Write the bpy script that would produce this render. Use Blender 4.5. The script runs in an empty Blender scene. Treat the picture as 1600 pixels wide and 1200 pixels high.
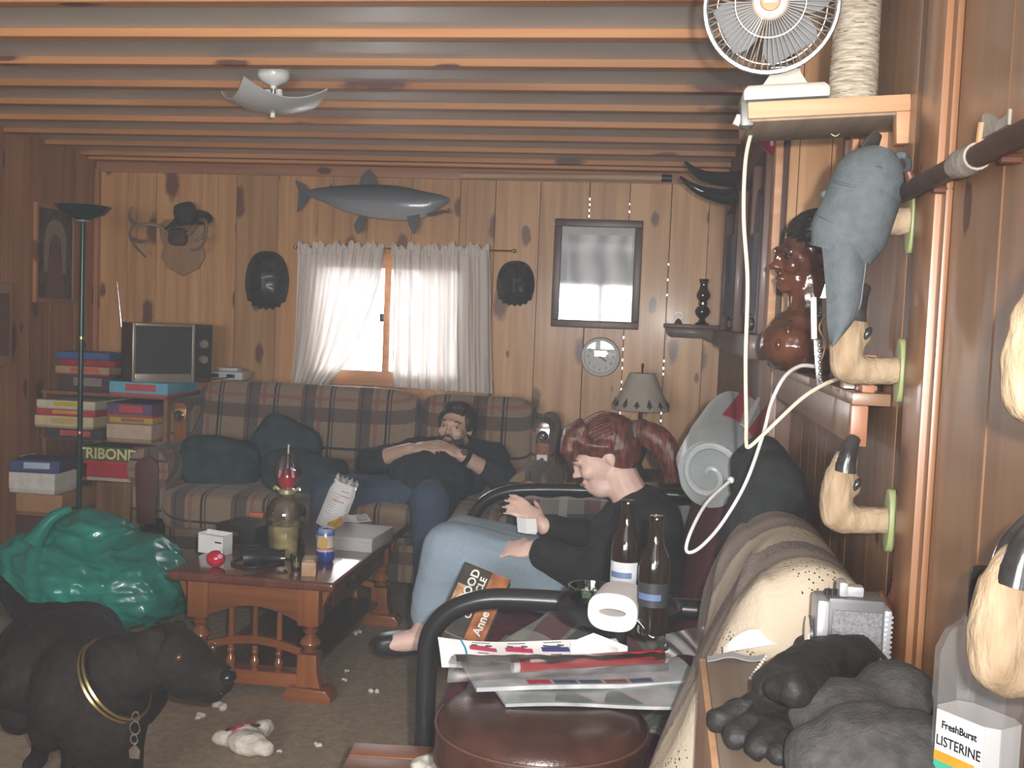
import bpy, bmesh, math, random
from mathutils import Vector as V, Matrix as MX, noise as NZ
random.seed(7)
PI = math.pi
SC = bpy.context.scene
COL = SC.collection
# ------------------------------------------------------------------ camera
F, YAW, PITCH, ROLL, EYE = 1640., math.radians(8), math.radians(-3.6), math.radians(2.3), 1.35
CF = V((-math.sin(YAW) * math.cos(PITCH), math.cos(YAW) * math.cos(PITCH), math.sin(PITCH)))
_r = V((math.cos(YAW), math.sin(YAW), 0)); _u = _r.cross(CF)
CR = _r * math.cos(ROLL) + _u * math.sin(ROLL)
CU = _u * math.cos(ROLL) - _r * math.sin(ROLL)
CAM = V((0, 0, EYE))
cd = bpy.data.cameras.new('camera'); cam = bpy.data.objects.new('camera', cd); COL.objects.link(cam)
cd.sensor_fit = 'HORIZONTAL'; cd.sensor_width = 36; cd.lens = 36 * F / 1600; cd.clip_start = .02
cm = MX((CR, CU, -CF)).transposed().to_4x4(); cm.translation = CAM; cam.matrix_world = cm
SC.camera = cam
# ------------------------------------------------------------------ sky, flash, exposure
W = bpy.data.worlds.new('overcast'); SC.world = W; W.use_nodes = True
_b = W.node_tree.nodes['Background']; _b.inputs[0].default_value = (.93, .96, 1, 1); _b.inputs[1].default_value = 54.0
fl = bpy.data.lights.new('camera_flash', 'SPOT'); fo = bpy.data.objects.new('camera_flash', fl); COL.objects.link(fo)
fl.energy = 340; fl.color = (1, .95, .88); fl.spot_size = math.radians(100); fl.spot_blend = 1.0; fl.shadow_soft_size = .012
fo.location = CAM + CR * .055 + CU * .035
fo.rotation_euler = (CF - CR * .26 + CU * .04).to_track_quat('-Z', 'Y').to_euler()
def portal(x0, x1, z0, z1, y, inward):
    l = bpy.data.lights.new('window_portal', 'AREA'); o = bpy.data.objects.new('window_portal', l); COL.objects.link(o)
    l.shape = 'RECTANGLE'; l.size = x1 - x0; l.size_y = z1 - z0; l.cycles.is_portal = True
    o.location = ((x0 + x1) / 2, y, (z0 + z1) / 2); o.rotation_euler = (PI / 2 * (-1 if inward < 0 else 1), 0, 0)
portal(-1.86, -1.04, .98, 1.66, 5.66, -1)
portal(-1.7, .1, .95, 1.85, -2.36, 1)
vs = SC.view_settings
vs.view_transform = 'Standard'; vs.look = 'None'; vs.gamma = 1; vs.use_curve_mapping = False; vs.exposure = -0.3
SC.cycles.use_denoising = True; SC.cycles.max_bounces = 8; SC.cycles.sample_clamp_indirect = 6
SC.cycles.caustics_reflective = False; SC.cycles.caustics_refractive = False
# ------------------------------------------------------------------ helpers
def ray(px, py): return CF + CR * ((px - 800) / F) - CU * ((py - 600) / F)
def aY(px, py, Y): d = ray(px, py); return CAM + d * (Y / d.y)
def aX(px, py, X): d = ray(px, py); return CAM + d * (X / d.x)
def aZ(px, py, Z): d = ray(px, py); return CAM + d * ((Z - EYE) / d.z)
WO = {}
def Rz(a): return MX.Rotation(a, 4, 'Z')
def Rx(a): return MX.Rotation(a, 4, 'X')
def Ry(a): return MX.Rotation(a, 4, 'Y')
def T(*a): return MX.Translation(V(a if len(a) == 3 else a[0]))
def frame_to(d, up=V((0, 0, 1))):
    """matrix whose local Z runs along d"""
    d = V(d).normalized()
    if abs(d.dot(up)) > .98: up = V((0, 1, 0))
    x = up.cross(d).normalized(); y = d.cross(x)
    return MX((x, y, d)).transposed().to_4x4()
class MB:
    def __init__(s): s.v = []; s.f = []; s.mi = []; s.M = None; s.cur = 0
    def add(s, vs, fs):
        n = len(s.v)
        s.v += [(s.M @ V(p)) if s.M else V(p) for p in vs]
        s.f += [tuple(i + n for i in q) for q in fs]; s.mi += [s.cur] * len(fs)
        return s
    def bx(s, x0, x1, y0, y1, z0, z1):
        return s.add([(x0, y0, z0), (x1, y0, z0), (x1, y1, z0), (x0, y1, z0), (x0, y0, z1), (x1, y0, z1), (x1, y1, z1), (x0, y1, z1)],
                     [(0, 3, 2, 1), (4, 5, 6, 7), (0, 1, 5, 4), (1, 2, 6, 5), (2, 3, 7, 6), (3, 0, 4, 7)])
    def box(s, c, d): return s.bx(c[0] - d[0] / 2, c[0] + d[0] / 2, c[1] - d[1] / 2, c[1] + d[1] / 2, c[2] - d[2] / 2, c[2] + d[2] / 2)
    def loft(s, rings, cap=True, closed=False):
        n = len(rings[0]); vs = [p for r in rings for p in r]; fs = []
        K = len(rings)
        for k in range(K if closed else K - 1):
            a, b = k * n, ((k + 1) % K) * n
            fs += [(a + i, a + (i + 1) % n, b + (i + 1) % n, b + i) for i in range(n)]
        if cap and not closed:
            fs += [tuple(range(n - 1, -1, -1)), tuple(range((K - 1) * n, K * n))]
        return s.add(vs, fs)
    def tube(s, pts, r, n=8, cap=True, closed=False):
        pts = [V(p) for p in pts]; K = len(pts)
        rs = r if isinstance(r, (list, tuple)) else [r] * K
        rings = []; up = None
        for k, p in enumerate(pts):
            a = pts[(k - 1) % K] if (closed or k) else p; b = pts[(k + 1) % K] if (closed or k < K - 1) else p
            t = (b - a).normalized() if (b - a).length else V((0, 0, 1))
            if up is None:
                up = V((0, 0, 1)) if abs(t.z) < .9 else V((0, 1, 0))
            x = up.cross(t)
            if x.length < 1e-4: x = V((1, 0, 0)).cross(t)
            x.normalize(); y = t.cross(x); up = y
            rings.append([p + (x * math.cos(2 * PI * i / n) + y * math.sin(2 * PI * i / n)) * rs[k] for i in range(n)])
        return s.loft(rings, cap, closed)
    def cyl(s, p0, p1, r0, r1=None, n=16): return s.tube([p0, p1], [r0, r0 if r1 is None else r1], n)
    def lathe(s, prof, n=24, c=(0, 0, 0), M=None):
        c = V(c); rings = []
        for r, z in prof:
            ring = [V((r * math.cos(2 * PI * i / n), r * math.sin(2 * PI * i / n), z)) for i in range(n)]
            rings.append([c + (M @ p if M else p) for p in ring])
        return s.loft(rings, True)
    def ell(s, c, r, M=None, n=16, m=10):
        c = V(c); r = (r, r, r) if isinstance(r, (int, float)) else r
        vs = []; fs = []
        for j in range(m + 1):
            t = PI * j / m
            for i in range(n):
                p = V((r[0] * math.sin(t) * math.cos(2 * PI * i / n), r[1] * math.sin(t) * math.sin(2 * PI * i / n), -r[2] * math.cos(t)))
                vs.append(c + (M @ p if M else p))
        for j in range(m):
            for i in range(n):
                fs.append((j * n + i, j * n + (i + 1) % n, (j + 1) * n + (i + 1) % n, (j + 1) * n + i))
        return s.add(vs, fs)
    def prism(s, poly, d, M=None):
        n = len(poly)
        vs = [V((p[0], p[1], 0)) for p in poly] + [V((p[0], p[1], d)) for p in poly]
        if M: vs = [M @ p for p in vs]
        return s.add(vs, [tuple(range(n - 1, -1, -1)), tuple(range(n, 2 * n))] + [(i, (i + 1) % n, n + (i + 1) % n, n + i) for i in range(n)])
    def sheet(s, fn, nu, nv, th=0.0):
        """fn(u,v) -> point; a sheet with thickness th along its normals"""
        g = [[V(fn(i / nu, j / nv)) for i in range(nu + 1)] for j in range(nv + 1)]
        def idx(i, j): return j * (nu + 1) + i
        vs = [p for row in g for p in row]; fs = [(idx(i, j), idx(i + 1, j), idx(i + 1, j + 1), idx(i, j + 1)) for j in range(nv) for i in range(nu)]
        if th:
            N = len(vs); bk = []
            for j in range(nv + 1):
                for i in range(nu + 1):
                    a = g[j][min(i + 1, nu)] - g[j][max(i - 1, 0)]; b = g[min(j + 1, nv)][i] - g[max(j - 1, 0)][i]
                    nn = a.cross(b); nn = nn.normalized() if nn.length > 1e-9 else V((0, 0, 1))
                    bk.append(g[j][i] - nn * th)
            vs += bk; fs += [tuple(k + N for k in reversed(q)) for q in fs]
            for i in range(nu):
                fs.append((idx(i + 1, 0), idx(i, 0), N + idx(i, 0), N + idx(i + 1, 0))); fs.append((idx(i, nv), idx(i + 1, nv), N + idx(i + 1, nv), N + idx(i, nv)))
            for j in range(nv):
                fs.append((idx(0, j), idx(0, j + 1), N + idx(0, j + 1), N + idx(0, j))); fs.append((idx(nu, j + 1), idx(nu, j), N + idx(nu, j), N + idx(nu, j + 1)))
        return s.add(vs, fs)
    def build(s, name, mat, parent=None, smooth=False, bevel=0, seg=2, org=None):
        vs = s.v
        if org is None:
            lo = [min(p[k] for p in vs) for k in range(3)]; hi = [max(p[k] for p in vs) for k in range(3)]
            org = V(((lo[0] + hi[0]) / 2, (lo[1] + hi[1]) / 2, lo[2]))
        org = V(org)
        me = bpy.data.meshes.new(name); me.from_pydata([p - org for p in vs], [], s.f); me.update()
        for i, m in enumerate(mat if isinstance(mat, (list, tuple)) else [mat]): me.materials.append(m)
        me.polygons.foreach_set('material_index', s.mi)
        if bevel or smooth:
            bm = bmesh.new(); bm.from_mesh(me); bmesh.ops.recalc_face_normals(bm, faces=bm.faces)
            if bevel:
                es = [e for e in bm.edges if len(e.link_faces) == 2 and e.calc_face_angle(0) > .5]
                bmesh.ops.bevel(bm, geom=es, offset=bevel, segments=seg, affect='EDGES', profile=.6)
            bm.to_mesh(me); bm.free()
        else:
            bm = bmesh.new(); bm.from_mesh(me); bmesh.ops.recalc_face_normals(bm, faces=bm.faces); bm.to_mesh(me); bm.free()
        if smooth or bevel:
            me.polygons.foreach_set('use_smooth', [True] * len(me.polygons))
            me.set_sharp_from_angle(angle=math.radians(smooth if (smooth and smooth is not True) else 40))
        return put(name, me, org, parent)
def put(name, me, org, parent=None):
    o = bpy.data.objects.new(name, me); COL.objects.link(o); WO[o.name] = V(org)
    if parent is not None:
        o.parent = parent; o.location = V(org) - WO[parent.name]
    else: o.location = org
    return o
def thing(name, loc, label, cat, group=None):
    o = bpy.data.objects.new(name, None); COL.objects.link(o); o.empty_display_size = .05
    o.location = V(loc); WO[o.name] = V(loc); return tag(o, label, cat, group)
def tag(o, label, cat, group=None, kind=None):
    o['label'] = label; o['category'] = cat
    if group: o['group'] = group
    if kind: o['kind'] = kind
    return o
def struct(o): o['kind'] = 'structure'; return o
def sempty(name, loc): o = bpy.data.objects.new(name, None); COL.objects.link(o); o.location = V(loc); WO[o.name] = V(loc); return struct(o)
def lab(o, l): o['label'] = l; return o
def blob(name, mb, voxel, mat, parent=None, it=6, fn=None, disp=None, org=None, fac=.5):
    """overlapping closed shapes melted into one continuous skin"""
    me = bpy.data.meshes.new(name + '_raw'); me.from_pydata(mb.v, [], mb.f); me.update()
    bm = bmesh.new(); bm.from_mesh(me); bmesh.ops.recalc_face_normals(bm, faces=bm.faces); bm.to_mesh(me); bm.free()
    t = bpy.data.objects.new('tmp', me); COL.objects.link(t)
    m = t.modifiers.new('r', 'REMESH'); m.mode = 'VOXEL'; m.voxel_size = voxel
    if it:
        q = t.modifiers.new('s', 'SMOOTH'); q.iterations = it; q.factor = fac
    dg = bpy.context.evaluated_depsgraph_get(); nm = bpy.data.meshes.new_from_object(t.evaluated_get(dg))
    bpy.data.objects.remove(t); bpy.data.meshes.remove(me); nm.name = name
    co = [v.co.copy() for v in nm.vertices]
    if disp:
        no = [v.normal.copy() for v in nm.vertices]
        co = [c + n * disp(c) for c, n in zip(co, no)]
    if org is None:
        lo = [min(p[k] for p in co) for k in range(3)]; hi = [max(p[k] for p in co) for k in range(3)]
        org = V(((lo[0] + hi[0]) / 2, (lo[1] + hi[1]) / 2, lo[2]))
    nm.materials.clear()
    for x in (mat if isinstance(mat, (list, tuple)) else [mat]): nm.materials.append(x)
    for v, c in zip(nm.vertices, co): v.co = c - org
    if fn:
        for p in nm.polygons: p.material_index = fn(p.center + org)
    nm.polygons.foreach_set('use_smooth', [True] * len(nm.polygons)); nm.update()
    return put(name, nm, org, parent)
def caps(mb, pts, rs, n=12):
    """a limb: spheres and tapered tubes along points"""
    for p, r in zip(pts, rs): mb.ell(p, r, n=n, m=8)
    for i in range(len(pts) - 1): mb.cyl(pts[i], pts[i + 1], rs[i], rs[i + 1], n)
    return mb
def nz(p, s, seed=0): return NZ.noise(V(p) * s + V((seed * 3.1, seed * 1.7, seed)))
def bez(pts, n=24):
    """smooth curve through the points"""
    pts = [V(p) for p in pts]; out = []
    for i in range(len(pts) - 1):
        p0 = pts[max(i - 1, 0)]; p1 = pts[i]; p2 = pts[i + 1]; p3 = pts[min(i + 2, len(pts) - 1)]
        for k in range(n):
            t = k / n; out.append(.5 * ((2 * p1) + (p2 - p0) * t + (2 * p0 - 5 * p1 + 4 * p2 - p3) * t * t + (3 * p1 - p0 - 3 * p2 + p3) * t ** 3))
    return out + [pts[-1]]
def text(s, size, M, mat, parent, name='lettering', depth=.0006, sx=1.0, bold=.025):
    c = bpy.data.curves.new('t', 'FONT'); c.body = s; c.size = size; c.align_x = 'CENTER'; c.align_y = 'CENTER'; c.extrude = depth; c.resolution_u = 3; c.offset = size * bold
    t = bpy.data.objects.new('t', c); COL.objects.link(t)
    dg = bpy.context.evaluated_depsgraph_get(); dg.update(); me = bpy.data.meshes.new_from_object(t.evaluated_get(dg)); bpy.data.objects.remove(t)
    me.name = name; S = MX.Diagonal((sx, 1, 1, 1)); org = M.translation.copy()
    for v in me.vertices: v.co = (M @ S @ v.co) - org
    me.materials.clear(); me.materials.append(mat)
    return put(name, me, org, parent)
# ------------------------------------------------------------------ materials
MT = {}
def mat(name, col, rough=.6, var=.12, vs=20., bump=0, bs=60., metal=0, trans=0, alpha=1, sub=0, ior=1.45, coat=0, sheen=0, spec=.5, col2=None, stretch=(1, 1, 1)):
    if name in MT: return MT[name]
    m = bpy.data.materials.new(name); m.use_nodes = True; nt = m.node_tree; N = nt.nodes; L = nt.links; b = N['Principled BSDF']
    b.inputs['Roughness'].default_value = rough; b.inputs['Metallic'].default_value = metal; b.inputs['IOR'].default_value = ior
    b.inputs['Transmission Weight'].default_value = trans; b.inputs['Alpha'].default_value = alpha; b.inputs['Coat Weight'].default_value = coat
    b.inputs['Coat Roughness'].default_value = .12; b.inputs['Specular IOR Level'].default_value = spec
    if sheen: b.inputs['Sheen Weight'].default_value = sheen
    if sub: b.inputs['Subsurface Weight'].default_value = sub; b.inputs['Subsurface Radius'].default_value = (.02, .008, .005)
    tc = N.new('ShaderNodeTexCoord'); mp = N.new('ShaderNodeMapping'); mp.inputs['Scale'].default_value = stretch; L.new(tc.outputs['Object'], mp.inputs[0])
    no = N.new('ShaderNodeTexNoise'); no.inputs['Scale'].default_value = vs; no.inputs['Detail'].default_value = 5; L.new(mp.outputs[0], no.inputs[0])
    rp = N.new('ShaderNodeValToRGB'); c = col; d = col2 or tuple(x * (1 - var) for x in c); e = col if col2 else tuple(min(1, x * (1 + var)) for x in c)
    rp.color_ramp.elements[0].position = .35; rp.color_ramp.elements[1].position = .65
    rp.color_ramp.elements[0].color = (*d, 1); rp.color_ramp.elements[1].color = (*e, 1)
    L.new(no.outputs[0], rp.inputs[0]); L.new(rp.outputs[0], b.inputs['Base Color'])
    if bump:
        n2 = N.new('ShaderNodeTexNoise'); n2.inputs['Scale'].default_value = bs; n2.inputs['Detail'].default_value = 4; L.new(mp.outputs[0], n2.inputs[0])
        bp = N.new('ShaderNodeBump'); bp.inputs['Strength'].default_value = bump; bp.inputs['Distance'].default_value = .004; L.new(n2.outputs[0], bp.inputs['Height']); L.new(bp.outputs[0], b.inputs['Normal'])
    MT[name] = m; return m
def wood(name, c1, c2, ax='Z', rough=.5, knots=.0, knot=(.10, .035, .02), g=1.0, coat=0, kd=(4.4, 2.0), bump=.15):
    if name in MT: return MT[name]
    m = bpy.data.materials.new(name); m.use_nodes = True; nt = m.node_tree; N = nt.nodes; L = nt.links; b = N['Principled BSDF']
    b.inputs['Roughness'].default_value = rough; b.inputs['Coat Weight'].default_value = coat; b.inputs['Coat Roughness'].default_value = .15
    tc = N.new('ShaderNodeTexCoord'); oi = N.new('ShaderNodeObjectInfo'); ml = N.new('ShaderNodeMath'); ml.operation = 'MULTIPLY'; ml.inputs[1].default_value = 37.
    L.new(oi.outputs['Random'], ml.inputs[0]); ad = N.new('ShaderNodeVectorMath'); ad.operation = 'ADD'; L.new(tc.outputs['Object'], ad.inputs[0]); L.new(ml.outputs[0], ad.inputs[1])
    mp = N.new('ShaderNodeMapping'); k = 'XYZ'.index(ax); sc = [26 * g] * 3; sc[k] = 1.3 * g; mp.inputs['Scale'].default_value = sc; L.new(ad.outputs[0], mp.inputs[0])
    no = N.new('ShaderNodeTexNoise'); no.inputs['Scale'].default_value = 1.; no.inputs['Detail'].default_value = 6; no.inputs['Distortion'].default_value = .6; L.new(mp.outputs[0], no.inputs[0])
    rp = N.new('ShaderNodeValToRGB'); rp.color_ramp.elements[0].position = .3; rp.color_ramp.elements[1].position = .7
    rp.color_ramp.elements[0].color = (*c1, 1); rp.color_ramp.elements[1].color = (*c2, 1); L.new(no.outputs[0], rp.inputs[0])
    # each board a shade of its own
    hv = N.new('ShaderNodeHueSaturation'); mr = N.new('ShaderNodeMapRange'); mr.inputs[3].default_value = .78; mr.inputs[4].default_value = 1.18
    L.new(oi.outputs['Random'], mr.inputs[0]); L.new(mr.outputs[0], hv.inputs['Value']); L.new(rp.outputs[0], hv.inputs['Color']); out = hv.outputs[0]
    if knots:
        sp = N.new('ShaderNodeSeparateXYZ'); L.new(ad.outputs[0], sp.inputs[0]); oth = [q for q in range(3) if q != k]
        su = N.new('ShaderNodeMath'); su.operation = 'ADD'; L.new(sp.outputs[oth[0]], su.inputs[0]); L.new(sp.outputs[oth[1]], su.inputs[1])
        mu_ = N.new('ShaderNodeMath'); mu_.operation = 'MULTIPLY'; mu_.inputs[1].default_value = kd[0]; L.new(su.outputs[0], mu_.inputs[0])
        mv_ = N.new('ShaderNodeMath'); mv_.operation = 'MULTIPLY'; mv_.inputs[1].default_value = kd[1]; L.new(sp.outputs[k], mv_.inputs[0])
        cb = N.new('ShaderNodeCombineXYZ'); L.new(mu_.outputs[0], cb.inputs[0]); L.new(mv_.outputs[0], cb.inputs[1])
        vo = N.new('ShaderNodeTexVoronoi'); vo.voronoi_dimensions = '2D'; vo.inputs['Scale'].default_value = 1.; L.new(cb.outputs[0], vo.inputs[0])
        nn = N.new('ShaderNodeTexNoise'); nn.inputs['Scale'].default_value = 14; nn.inputs['Detail'].default_value = 3; L.new(ad.outputs[0], nn.inputs[0])
        sc_ = N.new('ShaderNodeSeparateColor'); L.new(vo.outputs['Color'], sc_.inputs[0]); rz_ = N.new('ShaderNodeMapRange'); rz_.inputs[3].default_value = .25; rz_.inputs[4].default_value = 1.5; L.new(sc_.outputs[0], rz_.inputs[0])
        dv = N.new('ShaderNodeMath'); dv.operation = 'DIVIDE'; L.new(vo.outputs['Distance'], dv.inputs[0]); L.new(rz_.outputs[0], dv.inputs[1])
        na = N.new('ShaderNodeMath'); na.operation = 'MULTIPLY_ADD'; na.inputs[1].default_value = .16; L.new(nn.outputs[0], na.inputs[0]); L.new(dv.outputs[0], na.inputs[2])
        nb = N.new('ShaderNodeMath'); nb.operation = 'SUBTRACT'; nb.inputs[1].default_value = .08; L.new(na.outputs[0], nb.inputs[0])
        r2 = N.new('ShaderNodeValToRGB'); r2.color_ramp.elements[0].position = knots * .6; r2.color_ramp.elements[1].position = knots
        r2.color_ramp.elements[0].color = (.92, .92, .92, 1); r2.color_ramp.elements[1].color = (0, 0, 0, 1); L.new(nb.outputs[0], r2.inputs[0])
        mx = N.new('ShaderNodeMix'); mx.data_type = 'RGBA'; L.new(r2.outputs[0], mx.inputs[0]); L.new(out, mx.inputs[6]); mx.inputs[7].default_value = (*knot, 1); out = mx.outputs[2]
    L.new(out, b.inputs['Base Color'])
    if bump:
        bp = N.new('ShaderNodeBump'); bp.inputs['Strength'].default_value = bump; bp.inputs['Distance'].default_value = .003; L.new(no.outputs[0], bp.inputs['Height']); L.new(bp.outputs[0], b.inputs['Normal'])
    MT[name] = m; return m
def plaid(name, base, bands, uv='xzy', rough=.9, rot=0.0):
    """woven stripes: bands = [(axis 0/1, period, offset, width, colour, strength)]"""
    if name in MT: return MT[name]
    m = bpy.data.materials.new(name); m.use_nodes = True; nt = m.node_tree; N = nt.nodes; L = nt.links; b = N['Principled BSDF']
    b.inputs['Roughness'].default_value = rough; b.inputs['Sheen Weight'].default_value = .15; b.inputs['Specular IOR Level'].default_value = .2
    tc = N.new('ShaderNodeTexCoord'); mp = N.new('ShaderNodeMapping'); mp.inputs['Rotation'].default_value = (0, 0, rot); L.new(tc.outputs['Object'], mp.inputs[0])
    sp = N.new('ShaderNodeSeparateXYZ'); L.new(mp.outputs[0], sp.inputs[0])
    o = {'x': sp.outputs[0], 'y': sp.outputs[1], 'z': sp.outputs[2]}
    u = o[uv[0]]; sb = N.new('ShaderNodeMath'); sb.operation = 'SUBTRACT'; L.new(o[uv[1]], sb.inputs[0])
    if uv[2] != '-': L.new(o[uv[2]], sb.inputs[1])
    else: sb.inputs[1].default_value = 0
    no = N.new('ShaderNodeTexNoise'); no.inputs['Scale'].default_value = 90; no.inputs['Detail'].default_value = 4; L.new(tc.outputs['Object'], no.inputs[0])
    rp = N.new('ShaderNodeValToRGB'); rp.color_ramp.elements[0].color = (*[x * .75 for x in base], 1); rp.color_ramp.elements[1].color = (*[x * 1.25 for x in base], 1); L.new(no.outputs[0], rp.inputs[0]); out = rp.outputs[0]
    for axn, per, off, wd, c, st in bands:
        a = N.new('ShaderNodeMath'); a.operation = 'ADD'; a.inputs[1].default_value = off + 50 * per; L.new(u if axn == 0 else sb.outputs[0], a.inputs[0])
        d = N.new('ShaderNodeMath'); d.operation = 'MODULO'; d.inputs[1].default_value = per; L.new(a.outputs[0], d.inputs[0])
        e = N.new('ShaderNodeMath'); e.operation = 'LESS_THAN'; e.inputs[1].default_value = wd; L.new(d.outputs[0], e.inputs[0])
        g = N.new('ShaderNodeMath'); g.operation = 'MULTIPLY'; g.inputs[1].default_value = st; L.new(e.outputs[0], g.inputs[0])
        mx = N.new('ShaderNodeMix'); mx.data_type = 'RGBA'; L.new(g.outputs[0], mx.inputs[0]); L.new(out, mx.inputs[6]); mx.inputs[7].default_value = (*c, 1); out = mx.outputs[2]
    L.new(out, b.inputs['Base Color'])
    bp = N.new('ShaderNodeBump'); bp.inputs['Strength'].default_value = .3; bp.inputs['Distance'].default_value = .004; L.new(no.outputs[0], bp.inputs['Height']); L.new(bp.outputs[0], b.inputs['Normal'])
    MT[name] = m; return m
def glass(name, col=(1, 1, 1), rough=.02, alpha=.15):
    """thin clear pane or vessel wall: mostly see-through with a glossy skin"""
    if name in MT: return MT[name]
    m = bpy.data.materials.new(name); m.use_nodes = True; nt = m.node_tree; N = nt.nodes; L = nt.links
    for n in list(N):
        if n.type == 'BSDF_PRINCIPLED': N.remove(n)
    t = N.new('ShaderNodeBsdfTransparent'); t.inputs[0].default_value = (*col, 1); g = N.new('ShaderNodeBsdfGlossy'); g.inputs['Roughness'].default_value = rough
    fr = N.new('ShaderNodeFresnel'); fr.inputs[0].default_value = 1.5; a = N.new('ShaderNodeMath'); a.operation = 'ADD'; a.inputs[1].default_value = alpha * .3; L.new(fr.outputs[0], a.inputs[0])
    mx = N.new('ShaderNodeMixShader'); L.new(a.outputs[0], mx.inputs[0]); L.new(t.outputs[0], mx.inputs[1]); L.new(g.outputs[0], mx.inputs[2])
    L.new(mx.outputs[0], N['Material Output'].inputs[0]); MT[name] = m; return m
def curtain_mat():
    m = bpy.data.materials.new('sheer_cotton'); m.use_nodes = True; nt = m.node_tree; N = nt.nodes; L = nt.links
    for n in list(N):
        if n.type == 'BSDF_PRINCIPLED': N.remove(n)
    d = N.new('ShaderNodeBsdfDiffuse'); d.inputs[0].default_value = (.72, .66, .62, 1); t = N.new('ShaderNodeBsdfTranslucent'); t.inputs[0].default_value = (.9, .84, .8, 1)
    p = N.new('ShaderNodeBsdfTransparent')
    mx = N.new('ShaderNodeMixShader'); mx.inputs[0].default_value = .12; L.new(d.outputs[0], mx.inputs[1]); L.new(t.outputs[0], mx.inputs[2])
    tc = N.new('ShaderNodeTexCoord'); no = N.new('ShaderNodeTexNoise'); no.inputs['Scale'].default_value = 300; L.new(tc.outputs['Object'], no.inputs[0])
    mr = N.new('ShaderNodeMapRange'); mr.inputs[3].default_value = .0; mr.inputs[4].default_value = .012; L.new(no.outputs[0], mr.inputs[0])
    m2 = N.new('ShaderNodeMixShader'); L.new(mr.outputs[0], m2.inputs[0]); L.new(mx.outputs[0], m2.inputs[1]); L.new(p.outputs[0], m2.inputs[2])
    L.new(m2.outputs[0], N['Material Output'].inputs[0]); return m
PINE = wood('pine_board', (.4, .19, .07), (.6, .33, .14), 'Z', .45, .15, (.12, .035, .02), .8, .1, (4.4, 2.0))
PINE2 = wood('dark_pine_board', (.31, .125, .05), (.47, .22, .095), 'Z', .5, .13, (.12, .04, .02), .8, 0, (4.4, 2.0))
PINEX = wood('joist_wood', (.40, .16, .055), (.56, .27, .11), 'X', .55, .12, (.10, .03, .02), .7, 0, (6, 1.3))
PANEL = wood('varnished_panel', (.17, .088, .046), (.27, .15, .083), 'Z', .38, .05, (.06, .02, .012), .7, .2)
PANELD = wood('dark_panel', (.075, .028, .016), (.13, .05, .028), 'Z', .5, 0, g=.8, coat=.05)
DARKW = wood('dark_trim_wood', (.06, .019, .011), (.11, .038, .02), 'Z', .5, 0, g=.8, coat=.05)
REDW = wood('red_varnished_wood', (.21, .06, .016), (.34, .115, .034), 'X', .25, 0, g=1., coat=.6)
REDWZ = wood('red_varnished_wood_upright', (.21, .06, .016), (.34, .115, .034), 'Z', .25, 0, g=1., coat=.6)
RAWW = wood('raw_plank', (.42, .2, .1), (.6, .34, .19), 'X', .6, 0, g=.9)
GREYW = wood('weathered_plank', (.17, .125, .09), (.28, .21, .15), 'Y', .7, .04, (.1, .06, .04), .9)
BLACKM = mat('black_metal', (.012, .012, .013), .3, coat=.3)
BLACKP = mat('black_plastic', (.015, .015, .016), .4)
WHITEP = mat('white_paper', (.75, .75, .76), .7, .05)
CREAMP = mat('cream_plastic', (.55, .51, .46), .35, .04)
CHROME = mat('chrome', (.75, .75, .77), .15, metal=1)
BRASS = mat('brass', (.65, .45, .16), .25, metal=1)
GLASS = glass('clear_glass')
# ================================================================== the room
XL, XR, XF, YB, YR, ZC = -3.2, .36, .30, 5.6, -2.3, 2.172
CARPET = mat('brown_carpet', (.36, .28, .195), .95, .3, 45, .8, 140, col2=(.27, .205, .145))
o = MB().bx(XL - .2, .9, YR - .2, YB + .02, -.1, 0).build('floor', CARPET); struct(o)
CEILM = mat('grey_ceiling_panel', (.6, .6, .59), .32, .06, 3, .04, 8, spec=.6)
ce = MB().bx(XL - .2, .9, YR - .2, YB + .02, ZC, ZC + .08).build('ceiling', CEILM); struct(ce)
y = .26
while y < 5.6:
    MB().bx(XL, .62, y, y + .052, 2.148, ZC + .002).build('beam', PINEX, ce, bevel=.002, seg=1); y += .3445
MB().bx(XL, .3, 5.5, 5.6, 2.135, ZC + .002).build('beam', PINEX, ce, bevel=.002, seg=1)
# ---- back wall of knotty planks round the window
WX0, WX1, WZ0, WZ1 = -1.9, -1.07, 1.0, 1.62
wb = sempty('wall_back', (-1.4, YB, 0))
seams = [-3.2, -3.014, -2.842, -2.573, -2.371, -2.13, -1.82, -1.621, -1.371, -1.107, -.915, -.674, -.412, -.2, .017, .214, .34]
leaky = {-.412: .004, -.2: .003, .017: .004, -.915: .003}
for i in range(len(seams) - 1):
    x0, x1 = seams[i], seams[i + 1]; g0 = leaky.get(x0, .0015) / 2; g1 = leaky.get(x1, .0015) / 2; dy = random.uniform(-.0015, .0015)
    spans = [(x0 + g0, x1 - g1, 0, ZC)]
    if x1 > WX0 and x0 < WX1:
        a, b = max(x0, WX0), min(x1, WX1); spans = [(max(x0, WX0) + (g0 if x0 > WX0 else 0), min(x1, WX1) - (g1 if x1 < WX1 else 0), 0, WZ0), (max(x0, WX0) + (g0 if x0 > WX0 else 0), min(x1, WX1) - (g1 if x1 < WX1 else 0), WZ1, ZC)]
        if x0 < WX0: spans.append((x0 + g0, WX0, 0, ZC))
        if x1 > WX1: spans.append((WX1, x1 - g1, 0, ZC))
    for s in spans: MB().bx(s[0], s[1], YB + dy, YB + .022, s[2], s[3]).build('plank', PINE, wb, bevel=.0015, seg=1)
back = MB()
dots = {-.412: [(2.0, 1.93, 1.915, 1.9), ()], }
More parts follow.
